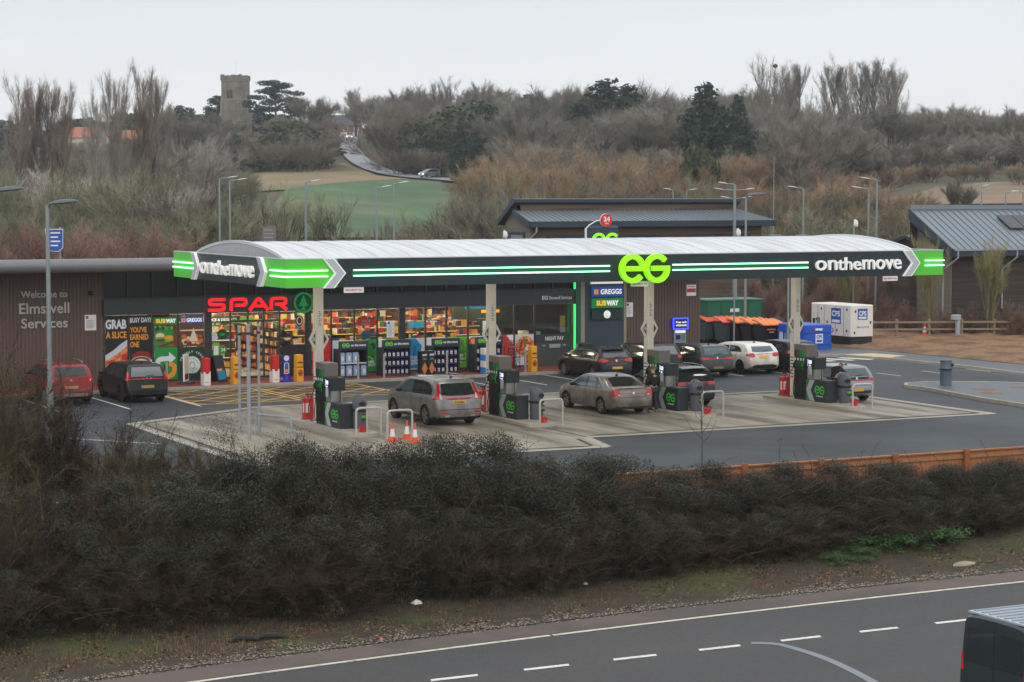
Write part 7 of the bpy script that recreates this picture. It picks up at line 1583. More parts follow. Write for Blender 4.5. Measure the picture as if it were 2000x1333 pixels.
def cctv(px, py, d, lab):
    x, y, z = at_px(px, d); H_ = CAMH - (py - 384) / FPX * d; t = thing('camera_pole', lab, 'camera pole', (x, y, 0), -YAW, 'camera poles')
    mb = MB(); mb.cyl((0, 0, 0), (0, 0, H_), .06, GALV, n=8); mb.build('pole', t, smooth=40); mb = MB(); mb.lathe([(.02, .3), (.1, .26), (.13, .12), (.13, .0), (.09, -.1), (.02, -.14)], WHT, 12, (.12, 0, H_)); mb.tube([(0, 0, H_), (.02, 0, H_ + .3), (.12, 0, H_ + .34)], .03, WHT, 6); mb.build('camera_dome', t, smooth=40)
cctv(1667, 440, 125, 'white camera dome on a pole over the right part of the canopy'); cctv(983, 462, 124, 'white camera dome left of the service building'); cctv(1438, 458, 122, 'white camera stack on a pole beside the thick galvanised post')
# signs seen over the shop roof
t = thing('blue_road_sign', 'blue direction sign with white border behind the left lamp post', 'road sign', at_px(107, 112), -YAW + .35); mb = MB(); [mb.cyl((x, .06, 0), (x, .06, 6.6), .05, GALV, n=8) for x in (-.3, .3)]; mb.build('posts', t)
mb = MB(); mb.prism([(-.48, 6.5), (.46, 6.5), (.44, 5.5), (.2, 5.3), (-.38, 5.35)], -.02, .02, PW); mb.prism([(-.45, 6.46), (.43, 6.46), (.41, 5.52), (.18, 5.33), (-.35, 5.38)], -.026, -.0205, mat('road_sign_blue', srgb(40, 86, 180), .5)); [mb.box(-.2, .3 - .12 * (k % 2), -.031, -.0265, 6.25 - k * .22, 6.33 - k * .22, PW) for k in range(4)]; mb.build('board', t)
t = thing('warning_sign', 'back of a grey black and white sign among bare branches over the shop roof', 'road sign', at_px(526, 113), -YAW); mb = MB(); mb.cyl((0, .05, 0), (0, .05, 6.6), .05, GALV, n=8); mb.build('post', t); mb = MB(); mb.box(-.35, .35, -.02, .02, 5.7, 6.6, mat('sign_back_grey', srgb(112, 112, 110), .7)); [mb.box(-.28, .28 - .1 * (k % 2), -.03, -.0205, 5.8 + k * .2, 5.86 + k * .2, mat('sign_mark', srgb(150, 150, 148), .7)) for k in range(4)]; mb.build('board', t)
t = thing('road_works_sign', 'small orange sign just above the left end of the canopy', 'road sign', at_px(562, 113), -YAW); mb = MB(); mb.cyl((0, .05, 0), (0, .05, 5.8), .05, GALV, n=8); mb.build('post', t); mb = MB(); mb.cbox(-.32, .32, -.03, .03, 5.5, 5.78, mat('dull_orange', srgb(190, 112, 66), .6), .01); mb.build('board', t)
mb = MB(); mb.cyl((0, 0, 0), (0, 0, 4.5), .05, GALV, n=8); mb.box(-.2, .2, -.02, .02, 4.0, 4.5, SIGNW); mb.box(-.18, .18, -.026, -.0205, 4.2, 4.28, SIGNR); o = mb.build('notice_post'); o.location = at_px(1434.5, 116); o.rotation_euler.z = -YAW; tag(o, 'small white and red notice on the post right of the shop wall', 'notice')

# ---------------------------------------------------------------- church, houses on the hill
FLINT = mat('flint_stone', srgb(132, 126, 116), .9, var=.18, scale=1.2, bump=.4, bscale=3, col2=srgb(112, 107, 100), c2scale=.35); STONE = mat('dressed_stone', srgb(146, 138, 122), .85, var=.1); LEAD = mat('grey_tile_roof', srgb(84, 84, 88), .9, var=.12, spec=.15); VOID = mat('louvre_dark', srgb(70, 70, 72), .8)
X, Y = (463 - 1000) / FPX * 560, 560; w = to_world(X, Y); zg = float(hill(X, Y)) - 1
ch = thing('church', 'grey stone church with square battlemented tower on the hill', 'church', (w[0], w[1], zg), -YAW - .1)
Ht = CAMH + (384 - 158) / FPX * 560 - zg
mb = MB(); h3 = 3.45
for (z0, z1, a) in ((0, Ht * .38, 3.75), (Ht * .38, Ht * .72, 3.6), (Ht * .72, Ht, 3.45)): mb.box(-a, a, -a, a, z0, z1 - .002, FLINT)
tw_ = mb.build('tower', ch)
for z, a in ((Ht * .38, 3.82), (Ht * .72, 3.66), (Ht - .3, 3.58)): mb = MB(); mb.box(-a, a, -a, a, z - .14, z + .14, STONE); mb.build('string_course', tw_)
mb = MB()
for sx in (-1, 1):
    for sy in (-1, 1): mb.prism([(sx * 3.3, 0), (sx * 4.3, 0), (sx * 4.1, Ht * .38), (sx * 3.9, Ht * .4), (sx * 3.8, Ht * .68), (sx * 3.4, Ht * .74)], sy * 3.2 - .45, sy * 3.2 + .45, FLINT); mb.prism([(sy * 3.3, 0), (sy * 4.3, 0), (sy * 4.1, Ht * .38), (sy * 3.9, Ht * .4), (sy * 3.8, Ht * .68), (sy * 3.4, Ht * .74)], sx * 3.2 - .45, sx * 3.2 + .45, FLINT, 'yz')
mb.build('buttress', tw_)
mb = MB()
for sd in range(4):
    c_, s_ = [(1, 0), (0, 1), (-1, 0), (0, -1)][sd]
    for a, b, hh_ in ((-3.5, -2.2, 1.5), (-1.7, .0, 1.2), (.4, 2.0, 1.35), (2.3, 3.5, 1.2)):
        if c_: mb.box(a, b, c_ * 3.5 - .25, c_ * 3.5 + .25, Ht - .15, Ht + hh_ * .85, FLINT)
        else: mb.box(s_ * 3.5 - .25, s_ * 3.5 + .25, a, b, Ht - .14, Ht + hh_ * .84, FLINT)
    if c_: mb.box(-3.2, 3.2, c_ * 3.5 - .24, c_ * 3.5 + .24, Ht - .16, Ht + .35, FLINT)
    else: mb.box(s_ * 3.5 - .24, s_ * 3.5 + .24, -3.2, 3.2, Ht - .17, Ht + .34, FLINT)
mb.build('battlements', tw_)
for x in (-.55, .55):
    mb = MB(); mb.prism([(x - .42 - .3, Ht * .74), (x + .42 - .3, Ht * .74), (x + .42 - .3, Ht * .74 + 1.8), (x - .3, Ht * .74 + 2.3), (x - .42 - .3, Ht * .74 + 1.8)], -3.72, -3.45, VOID); mb.build('belfry_window', tw_)
mb = MB(); mb.cyl((.1, 0, Ht), (.1, 0, Ht + 5), .05, WHT, n=6); mb.build('flagpole', tw_)
mb = MB(); mb.box(-3.2, 3.2, 3.8, 26, 0, 7.5, STONE); mb.box(3.2, 6.4, 5, 24, 0, 5.2, STONE); mb.box(-6.4, -3.2, 5, 24, 0, 5.2, STONE); nv = mb.build('nave', ch)
mb = MB(); mb.prism([(-3.6, 7.3), (0, 10.2), (3.6, 7.3)], 3.7, 26.2, LEAD); mb.prism([(3.0, 7.2), (6.8, 5.1), (6.8, 4.9), (3.0, 6.9)], 4.8, 24.2, LEAD); mb.prism([(-3.0, 7.2), (-6.8, 5.1), (-6.8, 4.9), (-3.0, 6.9)], 4.8, 24.2, LEAD); mb.build('roof', ch)
mb = MB(); [mb.box(6.4, 6.46, y, y + 1.2, 1.6, 4.2, VOID) for y in (7, 12, 17, 21)]; mb.build('window', nv)
ch.rotation_euler.z = -YAW - .4; ch.scale = (.78, .78, 1)
BRICK = mat('red_brick', srgb(148, 82, 66), .85, var=.1, scale=3); TILE = mat('orange_tile', srgb(170, 108, 88), .8, var=.12, scale=2); RENDER = mat('white_render', srgb(222, 218, 208), .8); WPANE = mat('house_window', srgb(90, 100, 110), .2)
def house(px, py_ridge, d, wdt, dep, hw_, lab, wm, rm, rz=0.0, wins=True):
    X = (px - 1000) / FPX * d; w = to_world(X, d); zt = CAMH + (384 - py_ridge) / FPX * d; zg = zt - hw_ - dep * .36
    t = thing('house', lab, 'house', (w[0], w[1], zg), -YAW + rz)
    mb = MB(); mb.box(-wdt / 2, wdt / 2, -dep / 2, dep / 2, -3, hw_, wm); mb.prism([(-dep / 2, hw_), (0, hw_ + dep * .34), (dep / 2, hw_)], -wdt / 2, wdt / 2, wm, 'yz'); mb.build('wall', t)
    mb = MB(); k = dep / 2 + .4; mb.prism([(-k, hw_ - .25), (0, hw_ + dep * .36), (k, hw_ - .25), (k, hw_ - .05), (0, hw_ + dep * .36 + .22), (-k, hw_ - .05)], -wdt / 2 - .3, wdt / 2 + .3, rm, 'yz'); rf = mb.build('roof', t)
    mb = MB(); mb.box(wdt * .3, wdt * .3 + .7, -.35, .35, hw_ + dep * .2, hw_ + dep * .36 + 1.1, BRICK); mb.build('chimney', rf)
    if wins:
        for x in np.linspace(-wdt * .33, wdt * .33, 3):
            for z in (1.0, 3.5):
                if z + 1.3 < hw_: mb = MB(); mb.box(x - .7, x + .7, -dep / 2 - .06, -dep / 2 - .002, z, z + 1.3, WHT); fr = mb.build('window', t); mb = MB(); mb.box(x - .58, x + .58, -dep / 2 - .075, -dep / 2 - .0605, z + .12, z + 1.18, WPANE); mb.build('pane', fr)
    return t
house(672, 228, 640, 9.5, 8, 5.2, 'red brick house with grey roof at the top of the lane', BRICK, LEAD, .25)
house(176, 251, 560, 8, 7, 3.6, 'white walled house with orange tiled roof between the poplars', RENDER, TILE, -.3); house(205, 258, 575, 9, 6, 3.0, 'long orange tiled roof behind the second poplar group', BRICK, TILE); house(262, 257, 570, 8, 6, 2.6, 'low orange roof left of the third poplar group', BRICK, TILE)
# wooden poles by the lane
for k, (px, py, h_) in enumerate(((758, 300, 9), (695, 268, 8), (641, 262, 8))):
    X, Y = on_hill(px, py); w = to_world(X, Y); mb = MB(); mb.cyl((0, 0, 0), (0, 0, h_), .13, TIMBD, n=6); mb.box(-.7, .7, -.06, .06, h_ - .6, h_ - .5, TIMBD); o = mb.build('telegraph_pole'); o.location = (w[0], w[1], float(hill(X, Y))); tag(o, ('telegraph pole right of the lane bend', 'telegraph pole beside the brick house', 'telegraph pole left of the brick house')[k], 'telegraph pole')

# ---------------------------------------------------------------- close boarded fence below the forecourt
BOARD = mat('new_fence_timber', srgb(166, 112, 74), .85, var=.2, scale=3, stretch=(8, 8, .5), bump=.2); POSTM = mat('fence_post_timber', srgb(150, 92, 56), .85, var=.2)
f = thing('close_boarded_fence', 'new orange brown close boarded fence between hedge and forecourt', 'fence', (30, 46.6, 0)); o_ = tuple(f.location)
ft = lambda u: 1.22
mb = MB(); u = 11.28
while u < 62:
    zt = ft(u) - .06; mb.box(u, u + .115, 46.6, 46.62 + .012 * random.random(), -.9, zt, BOARD); u += .12
mb.build('boards', f, off=o_); mb = MB(); 
for a in np.arange(11.275, 62, 2.425): mb.loft([[(a, 46.54, ft(a) - .058), (a, 46.66, ft(a) - .058), (a, 46.66, ft(a) - .02), (a, 46.54, ft(a) - .02)], [(a + 2.425, 46.54, ft(a + 2.425) - .058), (a + 2.425, 46.66, ft(a + 2.425) - .058), (a + 2.425, 46.66, ft(a + 2.425) - .02), (a + 2.425, 46.54, ft(a + 2.425) - .02)]], BOARD)
mb.build('capping_rail', f, off=o_)
mb = MB(); [mb.loft([[(a, 46.56, ft(a) - z), (a, 46.599, ft(a) - z), (a, 46.599, ft(a) - z + .09), (a, 46.56, ft(a) - z + .09)], [(a + 2.425, 46.56, ft(a + 2.425) - z), (a + 2.425, 46.599, ft(a + 2.425) - z), (a + 2.425, 46.599, ft(a + 2.425) - z + .09), (a + 2.425, 46.56, ft(a + 2.425) - z + .09)]], BOARD) for a in np.arange(11.275, 62, 2.425) for z in (.24,)]; mb.build('front_rail', f, off=o_)
for a in np.arange(13.525, 62, 2.425): mb = MB(); mb.box(a - .075, a + .075, 46.46, 46.559, -.9, ft(a) + .03, POSTM); mb.build('post', f, off=o_)
# old mossy rail fence inside the left shrubs
OLDW = mat('mossy_rail', srgb(86, 84, 62), .95, var=.25, scale=4)
f = thing('old_rail_fence', 'old mossy rail fence inside the bare shrubs at the left edge', 'fence', (8, 44.9, -.5)); o_ = tuple(f.location)
for z in (-.15, .25, .65): mb = MB(); mb.box(-4, 17, 44.86, 44.9, z, z + .1, OLDW); mb.build('rail', f, off=o_)
for a in np.arange(-3.5, 17, 2.0): mb = MB(); mb.box(a - .06, a + .06, 44.905, 45.02, -1.0, .85, OLDW); mb.build('post', f, off=o_)
# ---------------------------------------------------------------- bare trees, evergreens, hedge
def tw(name, c, rnd=.32, var=.3): return mat('twigs_' + name, srgb(*c), .85, var=var, scale=.35, rnd=rnd, spec=.2)
T_GREY = tw('grey_brown', (134, 130, 122)); T_BROWN = tw('brown', (126, 121, 108)); T_PALE = tw('pale_grey', (178, 172, 162)); T_OLIVE = tw('olive', (124, 124, 100)); T_ORANGE = tw('orange_brown', (154, 130, 104)); T_RED = tw('red_brown', (138, 112, 98)); T_POP = tw('poplar', (150, 136, 122)); T_MOSS = tw('mossy', (140, 134, 96)); T_DARK = tw('dark_brown', (118, 108, 98))
BARK = mat('bark', srgb(92, 82, 70), .9, var=.25, scale=3, rnd=.15, bump=.3); BARKP = mat('bark_pale', srgb(142, 134, 120), .9, var=.2, scale=3, rnd=.1); BARKM = mat('bark_mossy', srgb(112, 108, 68), .9, var=.25, scale=3)
def rv(q): return Vector((q.gauss(0, 1), q.gauss(0, 1), q.gauss(0, 1))).normalized()
def skeleton(seed, H, habit):
    q = random.Random(seed); segs = []; tips = []
    def grow(p, d, L, r, lev, up, wob, ratio, kids, spread):
        n = 3; pts = [p]
        for i in range(n):
            d = (d + rv(q) * wob + Vector((0, 0, up))).normalized(); pts.append(pts[-1] + d * L / n)
        for i in range(n): segs.append((pts[i], pts[i + 1], r * (1 - .22 * i), r * (1 - .22 * (i + 1)), lev))
        if lev <= 1: tips.append((pts, d, L))
        if lev == 0: return
        for k in range(kids):
            t = q.uniform(.35, 1.0) if k else 1.0
            i = min(n - 1, int(t * n)); b = pts[i].lerp(pts[i + 1], t * n - i) if t < 1 else pts[-1]
            nd = (d + rv(q) * spread * (1 if k else .5)).normalized()
            grow(b, nd, L * ratio * q.uniform(.75, 1.15), r * .56, lev - 1, up, wob, ratio, kids, spread)
    if habit == 'round':
        p = Vector((0, 0, 0)); top = Vector((q.gauss(0, .02) * H, q.gauss(0, .02) * H, H * .26)); segs.append((p, top, H * .026, H * .02, 9))
        for k in range(7):
            a = k * 2.4 + q.random(); tl = q.uniform(.25, .85); grow(top * q.uniform(.75, 1), Vector((math.cos(a) * tl, math.sin(a) * tl, 1)).normalized(), H * q.uniform(.28, .36), H * .011, 3, .05, .12, .68, 4, .62)
    elif habit == 'poplar':
        p = Vector((0, 0, 0)); n = 8; pts = [p]
        for i in range(n): pts.append(pts[-1] + Vector((q.gauss(0, .008), q.gauss(0, .008), 1 / n)) * H * .93)
        for i in range(n): segs.append((pts[i], pts[i + 1], H * .010 * (1 - i / n) + .02, H * .010 * (1 - (i + 1) / n) + .02, 9))
        for k in range(36):
            t = q.uniform(.06, .95); i = min(n - 1, int(t * n)); b = pts[i].lerp(pts[i + 1], t * n - i); a = q.random() * 6.28; tl = q.uniform(.16, .34)
            grow(b, Vector((math.cos(a) * tl, math.sin(a) * tl, 1)).normalized(), H * q.uniform(.13, .24) * (1.15 - .75 * max(0, t - .45)), H * .0042, 2, .10, .035, .66, 3, .17)
    elif habit == 'fan':
        for k in range(4):
            a = k * 1.57 + q.random(); p = Vector((0, 0, 0)); d = Vector((math.cos(a) * .12, math.sin(a) * .12, 1)).normalized(); grow(p, d, H * .42, H * .014, 4, .1, .05, .66, 3, .3)
    else:                                                            # scrub: many stems from the ground
        for k in range(11):
            a = k * 2.4 + q.random(); tl = q.uniform(.1, .75); b = Vector((q.gauss(0, .08) * H, q.gauss(0, .08) * H, 0))
            grow(b, Vector((math.cos(a) * tl, math.sin(a) * tl, 1)).normalized(), H * q.uniform(.34, .5), H * .007, 2, .06, .14, .62, 4, .55)
    return segs, tips
def tubes_np(segs, minr, n=5):
    V = []; F = []
    for p0, p1, r0, r1, lev in segs:
        if r0 < minr: continue
        d = (p1 - p0).normalized(); a = d.orthogonal().normalized(); b = d.cross(a); k = len(V)
        for p, r in ((p0, r0), (p1, r1)):
            for i in range(n): t = 2 * math.pi * i / n; V.append(p + (a * math.cos(t) + b * math.sin(t)) * r)
        for i in range(n): F.append((k + i, k + (i + 1) % n, k + n + (i + 1) % n, k + n + i))
    return [tuple(v) for v in V], F
def twigs_np(seed, tips, segs, H, per, ln, w, up=.25, minr=0.0, spread=.75):
    r_ = np.random.default_rng(seed); P = []; D = []
    for pts, d, L in tips:
        for _ in range(per):
            t = r_.random() * 2.999; i = int(t); P.append(np.array(pts[i].lerp(pts[i + 1], t - i))); D.append(np.array(d))
    P = np.array(P); D = np.array(D); n = len(P)
    D = D + r_.normal(0, spread, (n, 3)) * .6 + np.array([0, 0, up]); D /= np.linalg.norm(D, axis=1)[:, None]
    L = ln * H * r_.uniform(.5, 1.3, n); X = np.cross(D, r_.normal(0, 1, (n, 3))); X /= np.linalg.norm(X, axis=1)[:, None]
    bend = r_.normal(0, .12, (n, 3)) * L[:, None]
    M = P + D * L[:, None] * .55 + bend; T = P + D * L[:, None] + bend * .6
    V = np.stack([P - X * w, P + X * w, M + X * w * .75, M - X * w * .75, T], 1).reshape(-1, 3)
    k = np.arange(n)[:, None] * 5; F = np.concatenate([k + np.array([[0, 1, 2]]), k + np.array([[0, 2, 3]]), k + np.array([[3, 2, 4]])])
    # small branches as thin ribbons
    sv = []; 
    for p0, p1, r0, r1, lev in segs:
        if lev <= 1: sv.append((p0, p1, max(r0, w * 1.2)))
    if sv:
        A = np.array([s[0] for s in sv]); B = np.array([s[1] for s in sv]); rr = np.array([s[2] for s in sv])[:, None]; X = np.cross(B - A, r_.normal(0, 1, A.shape)); X /= np.linalg.norm(X, axis=1)[:, None] + 1e-9
        V2 = np.stack([A - X * rr, A + X * rr, B], 1).reshape(-1, 3); k2 = len(V) + np.arange(len(sv) * 3).reshape(-1, 3); V = np.concatenate([V, V2]); F = np.concatenate([F, k2])
    return V, F
PROTO = {}
def tree_proto(key, habit, seed, twm, bm, per=14, ln=.07, w=.035, H=12.0, up=.25, minr=.032, cat='tree', name='bare_tree'):
    segs, tips = skeleton(seed, H, habit)
    r = thing(name, 'x', cat); v, f = tubes_np(segs, minr)
    if f: link('trunk', npmesh('trunk', v, f, bm, smooth=True), r)
    v2, f2 = twigs_np(seed, tips, segs, H, per, ln, w, up); link('crown', npmesh('crown', v2, f2, twm), r)
    PROTO[key] = (r, float(np.percentile(v2[:, 2], 99.7)), [0]); return r
def leaf_cloud(seed, blobs_, n, size, flat=.0, droop=0.0):
    """leaf-sized faces spread through a set of ellipsoidal clumps (x, y, z, rx, ry, rz)"""
    r_ = np.random.default_rng(seed); bl = np.array(blobs_); vol = bl[:, 3] * bl[:, 4] * bl[:, 5]; idx_ = r_.choice(len(bl), n, p=vol ** .7 / (vol ** .7).sum())
    d = r_.normal(0, 1, (n, 3)); d /= np.linalg.norm(d, axis=1)[:, None]; rad = r_.uniform(.25, 1, n) ** .45
    P = bl[idx_, :3] + d * rad[:, None] * bl[idx_, 3:]
    N = d + r_.normal(0, .7, (n, 3)) + np.array([0, 0, flat]); N /= np.linalg.norm(N, axis=1)[:, None]
    X = np.cross(N, r_.normal(0, 1, (n, 3))); X /= np.linalg.norm(X, axis=1)[:, None]; Y = np.cross(N, X)
    s = size * r_.uniform(.5, 1.4, n)[:, None]
    V = np.stack([P - X * s, P - Y * s * .45, P + X * s - np.array([0, 0, droop]) * s, P + Y * s * .45], 1).reshape(-1, 3)
    return V, np.arange(n * 4).reshape(-1, 4)
def conifer_proto(key, seed, m, H=16.0, Rb=3.2, kind='cone', n=5200, name='evergreen_tree'):
    q = random.Random(seed); bl = []
    if kind == 'cone':
        for k in range(54):
            z = H * (.08 + .9 * (k / 54) ** .9); rr = Rb * (1 - (z / H)) ** .7 * q.uniform(.6, 1.15) + .25; a = k * 2.4 + q.random(); o = rr * .62; s_ = rr * .5 + .2; bl.append((o * math.cos(a), o * math.sin(a), z, s_, s_, s_ * .8))
    elif kind == 'broad':
        for k in range(60):
            a = q.random() * 6.28; z = H * q.uniform(.12, .95); rr = Rb * math.sqrt(max(.06, 1 - ((z / H - .42) / .6) ** 2)) * q.uniform(.35, 1.05); s_ = Rb * q.uniform(.2, .36); bl.append((rr * math.cos(a), rr * math.sin(a), z, s_, s_, s_ * .8))
    else:                                                            # cedar: flat tiers
        for k in range(46):
            z = H * (.3 + .68 * k / 46); a = k * 2.4 + q.random(); rr = Rb * (1.05 - .55 * abs(z / H - .62) / .38) * q.uniform(.2, 1.0); s_ = Rb * q.uniform(.22, .4); bl.append((rr * math.cos(a), rr * math.sin(a), z + q.uniform(-.3, .3), s_, s_, s_ * .26))
    r = thing(name, 'x', 'tree'); mb = MB(); mb.tube([(0, 0, -1), (.1, 0, H * .3), (0, .1, H * .6), (0, 0, H * .92)], [H * .025, H * .02, H * .012, .05], BARK, 7)
    if kind == 'cedar':
        for b in bl[::3]: mb.tube([(0, 0, max(H * .2, b[2] - 2.0)), (b[0] * .6, b[1] * .6, b[2] - .6), (b[0], b[1], b[2] - .1)], [.2, .12, .04], BARK, 5)
    mb.build('trunk', r, smooth=60, normals=False); v, f = leaf_cloud(seed, bl, n, .34 if kind != 'cedar' else .3, .4 if kind == 'cedar' else 0); link('crown', npmesh('crown', v, f, m), r); PROTO[key] = (r, H, [0]); return r
def place(key, x, y, z, H, label, group=None, rz=None, sx=1.0):
    r, h0, used = PROTO[key]; s = H / h0; rz = random.random() * 6.28 if rz is None else rz
    if not used[0]:
        used[0] = 1; r.location = (x, y, z); r.rotation_euler = (0, 0, rz); r.scale = (s * sx, s * sx, s); r['label'] = label
        if group: r['group'] = group
        return r
    c = dup(r, (x, y, z), rz, label, group, (s * sx, s * sx, s))
    if not group and 'group' in c: del c['group']
    return c
def tree_px(key, px, d, ytop, label, group=None, sx=1.0, rz=None):
    """tree at a bearing and distance, tall enough for its tip to reach the height it has in the photo"""
    X = (px - 1000) / FPX * d; w = to_world(X, d); z = float(ground_z(X, d)) - .15; H = CAMH + (384 - ytop) / FPX * d - z
    return place(key, w[0], w[1], z, H, label, group, rz, sx)
for k in range(3):
    tree_proto('round%d' % k, 'round', 11 + k, (T_GREY, T_BROWN, T_GREY)[k], BARK, per=30, ln=.08, w=.013)
    tree_proto('scrub%d' % k, 'scrub', 31 + k, (T_BROWN, T_OLIVE, T_ORANGE)[k], BARK, per=44, ln=.09, w=.010, H=8, minr=.04, name='bare_bush', cat='bush')
    tree_proto('poplar%d' % k, 'poplar', 51 + k, (T_POP, T_PALE, T_GREY)[k], (BARK, BARKP, BARK)[k], per=24, ln=.045, w=.0085, H=20, up=.6, minr=.06, name='poplar_tree')
tree_proto('pale_round', 'round', 17, T_PALE, BARKP, per=10, ln=.07, w=.014); tree_proto('fan', 'fan', 19, T_GREY, BARKP, per=9, ln=.06, w=.014, H=16)
tree_proto('olive_round', 'round', 23, T_OLIVE, BARK, per=22, ln=.075, w=.009); tree_proto('open_round', 'round', 29, T_OLIVE, BARK, per=9, ln=.075, w=.009); tree_proto('orange_round', 'round', 27, T_ORANGE, BARK, per=24, ln=.08, w=.011); tree_proto('red_scrub', 'scrub', 37, T_RED, BARK, per=44, ln=.09, w=.007, H=6, minr=.03, name='bare_bush', cat='bush'); tree_proto('dark_scrub', 'scrub', 39, T_DARK, BARK, per=46, ln=.09, w=.011, H=8, name='bare_bush', cat='bush')
tree_proto('moss_tree', 'fan', 41, T_MOSS, BARKM, per=9, ln=.08, w=.006, H=6, minr=.02)
EV1 = mat('conifer_green', srgb(44, 62, 52), .8, var=.35, scale=.6, rnd=.12, spec=.2); EV2 = mat('cedar_blue_green', srgb(52, 70, 70), .8, var=.3, scale=.6, spec=.2); EV3 = mat('ivy_green', srgb(70, 80, 54), .8, var=.35, scale=.6, rnd=.15, spec=.2)
conifer_proto('cone0', 61, EV1); conifer_proto('cone1', 62, EV1, Rb=4.2, n=6500); conifer_proto('broad0', 63, EV1, H=12, Rb=4.6, kind='broad', n=6000); conifer_proto('cedar', 64, EV2, H=16, Rb=6.6, kind='cedar', n=9000, name='cedar_tree'); conifer_proto('ivy0', 65, EV3, H=7, Rb=3.6, kind='broad', n=4500, name='evergreen_bush')

# --- trees one can tell apart
PG_ = 'poplars on the left'
for px, d, yt, key, lab, sx in ((48, 232, 152, 'poplar0', 'leftmost brown poplar of the left poplar row', 1.2), (74, 236, 172, 'poplar2', 'thin grey poplar right of the leftmost brown poplar', 1.1), (100, 238, 165, 'poplar2', 'pale thin poplar in the middle of the left poplar row', 1.15), (130, 232, 160, 'poplar0', 'brown poplar at the right end of the left poplar row', 1.25), (200, 226, 178, 'poplar1', 'short pale poplar left of the tall pale one', 1.1), (224, 230, 134, 'poplar1', 'tall pale grey poplar with white upper branches', 1.25), (290, 234, 132, 'poplar0', 'tall brown poplar nearest the church', 1.05), (312, 236, 150, 'poplar2', 'grey poplar just right of the tall brown one', 1.1)):
    tree_px(key, px, d, yt, lab, PG_, sx)
tree_px('cedar', 541, 545, 158, 'dark blue green cedar with flat tiers beside the church tower')
tree_px('round1', 606, 540, 186, 'round bushy bare tree between the cedar and the lane', None, 1.2); tree_px('round0', 697, 600, 176, 'large spreading bare tree over the brick house', None, 1.25)
tree_px('round1', 178, 400, 272, 'bare tree half hiding the white walled house', None, 1.2); tree_px('round2', 205, 405, 268, 'bare tree in front of the long orange roof', None, 1.2); tree_px('round1', 262, 400, 266, 'bare tree in front of the low orange roof', None, 1.1)
tree_px('broad0', 430, 575, 192, 'dark evergreen left of the church tower', None, 1.1); tree_px('broad0', 366, 560, 210, 'small dark evergreen on the skyline left of the church'); tree_px('round2', 338, 560, 205, 'bare tree on the skyline between poplar and church')
tree_px('ivy0', 255, 590, 224, 'green tree on the skyline between the poplars', None, 1.3); tree_px('ivy0', 165, 600, 236, 'blue green tree behind the orange roofs', None, 1.3)
for px, d, yt, key, lab, sx in ((770, 560, 178, 'round0', 'bare tree on the skyline right of the big spreading one', 1.1), (805, 565, 172, 'round2', 'bare open crowned tree on the skyline above the lane', 1.1), (870, 560, 152, 'fan', 'pale upright bare tree highest above the lane wood', 1.4), (930, 560, 163, 'round0', 'round open bare tree on the skyline near the picture centre', 1.0), (976, 555, 180, 'cone0', 'small pointed conifer on the skyline near the picture centre', .8), (1046, 540, 190, 'broad0', 'dark flat topped evergreen on the skyline', 1.2), (1100, 560, 176, 'round2', 'small bare tree between two dark evergreens', 1.0), (1140, 565, 172, 'round0', 'small bare tree left of the big conifer', .9),
    (1182, 435, 154, 'cone1', 'big dark conifer, tallest on the skyline right of centre', 1.9), (1226, 438, 164, 'cone1', 'dark conifer leaning on the big conifer', 1.6), (1150, 432, 200, 'broad0', 'lower dark conifer at the left of the big one', 1.1), (1376, 365, 160, 'cone1', 'dark ivy clad conifer right of the bare skyline trees', 1.35), (1395, 362, 215, 'broad0', 'dark evergreen mass under the ivy clad conifer', 1.0), (1440, 362, 184, 'cone0', 'narrow dark conifer left of the nest tree', 1.0),
    (1507, 440, 112, 'fan', 'tall bare tree with a bird nest on the skyline', 1.1), (1540, 440, 150, 'poplar2', 'short stem of the pale poplar pair', 1.3), (1560, 440, 126, 'poplar2', 'pale poplar right of the nest tree', 1.5), (930, 445, 206, 'cone0', 'pointed dark conifer in the wood above the far car', 1.6), (962, 440, 208, 'cone1', 'broad dark conifer in the wood above the far car', 1.3), (900, 420, 228, 'cone0', 'small pointed conifer left of the pair above the far car', .9), (800, 480, 240, 'cone1', 'dark conifer beside the lane bend', 1.1), (872, 455, 262, 'cone0', 'low conifer among bare trees above the lane', 1.3), (925, 440, 270, 'broad0', 'dark evergreen clump above the far car', 1.0), (1470, 355, 262, 'broad0', 'dark evergreen clump down the slope', 1.0), (1500, 360, 285, 'cone0', 'lower dark conifer down the slope', 1.5), (1452, 360, 240, 'cone1', 'dark conifer on the slope under the nest tree', 1.0), (1535, 340, 318, 'broad0', 'lowest dark evergreen on the slope', .8), (1362, 296, 292, 'ivy0', 'bright ivy bush among brown twigs', .42), (1380, 297, 312, 'ivy0', 'second bright ivy bush lower on the slope', .4)):
    tree_px(key, px, d, yt, lab, None, sx)
for k, px in enumerate((1628, 1652, 1676, 1700, 1724, 1748)):
    tree_px(('poplar2', 'poplar1', 'poplar2')[k % 3], px, 450 + 4 * (k % 3), (130, 116, 138, 118, 124, 140)[k], ('leftmost bare poplar of the right skyline row', 'second bare poplar of the right skyline row', 'third bare poplar of the right skyline row', 'fourth and tallest bare poplar of the right skyline row', 'fifth bare poplar of the right skyline row', 'rightmost bare poplar of the right skyline row')[k], 'poplars on the right skyline', 1.9)
mb = MB(); mb.lathe([(.05, 0), (.5, .25), (.55, .6), (.2, .9)], BARK, 8); X = (1511 - 1000) / FPX * 440; w = to_world(X, 440); o = mb.build('bird_nest'); o.location = (w[0], w[1], CAMH + (384 - 136) / FPX * 440); tag(o, 'dark bird nest high in the tall bare tree', 'nest')
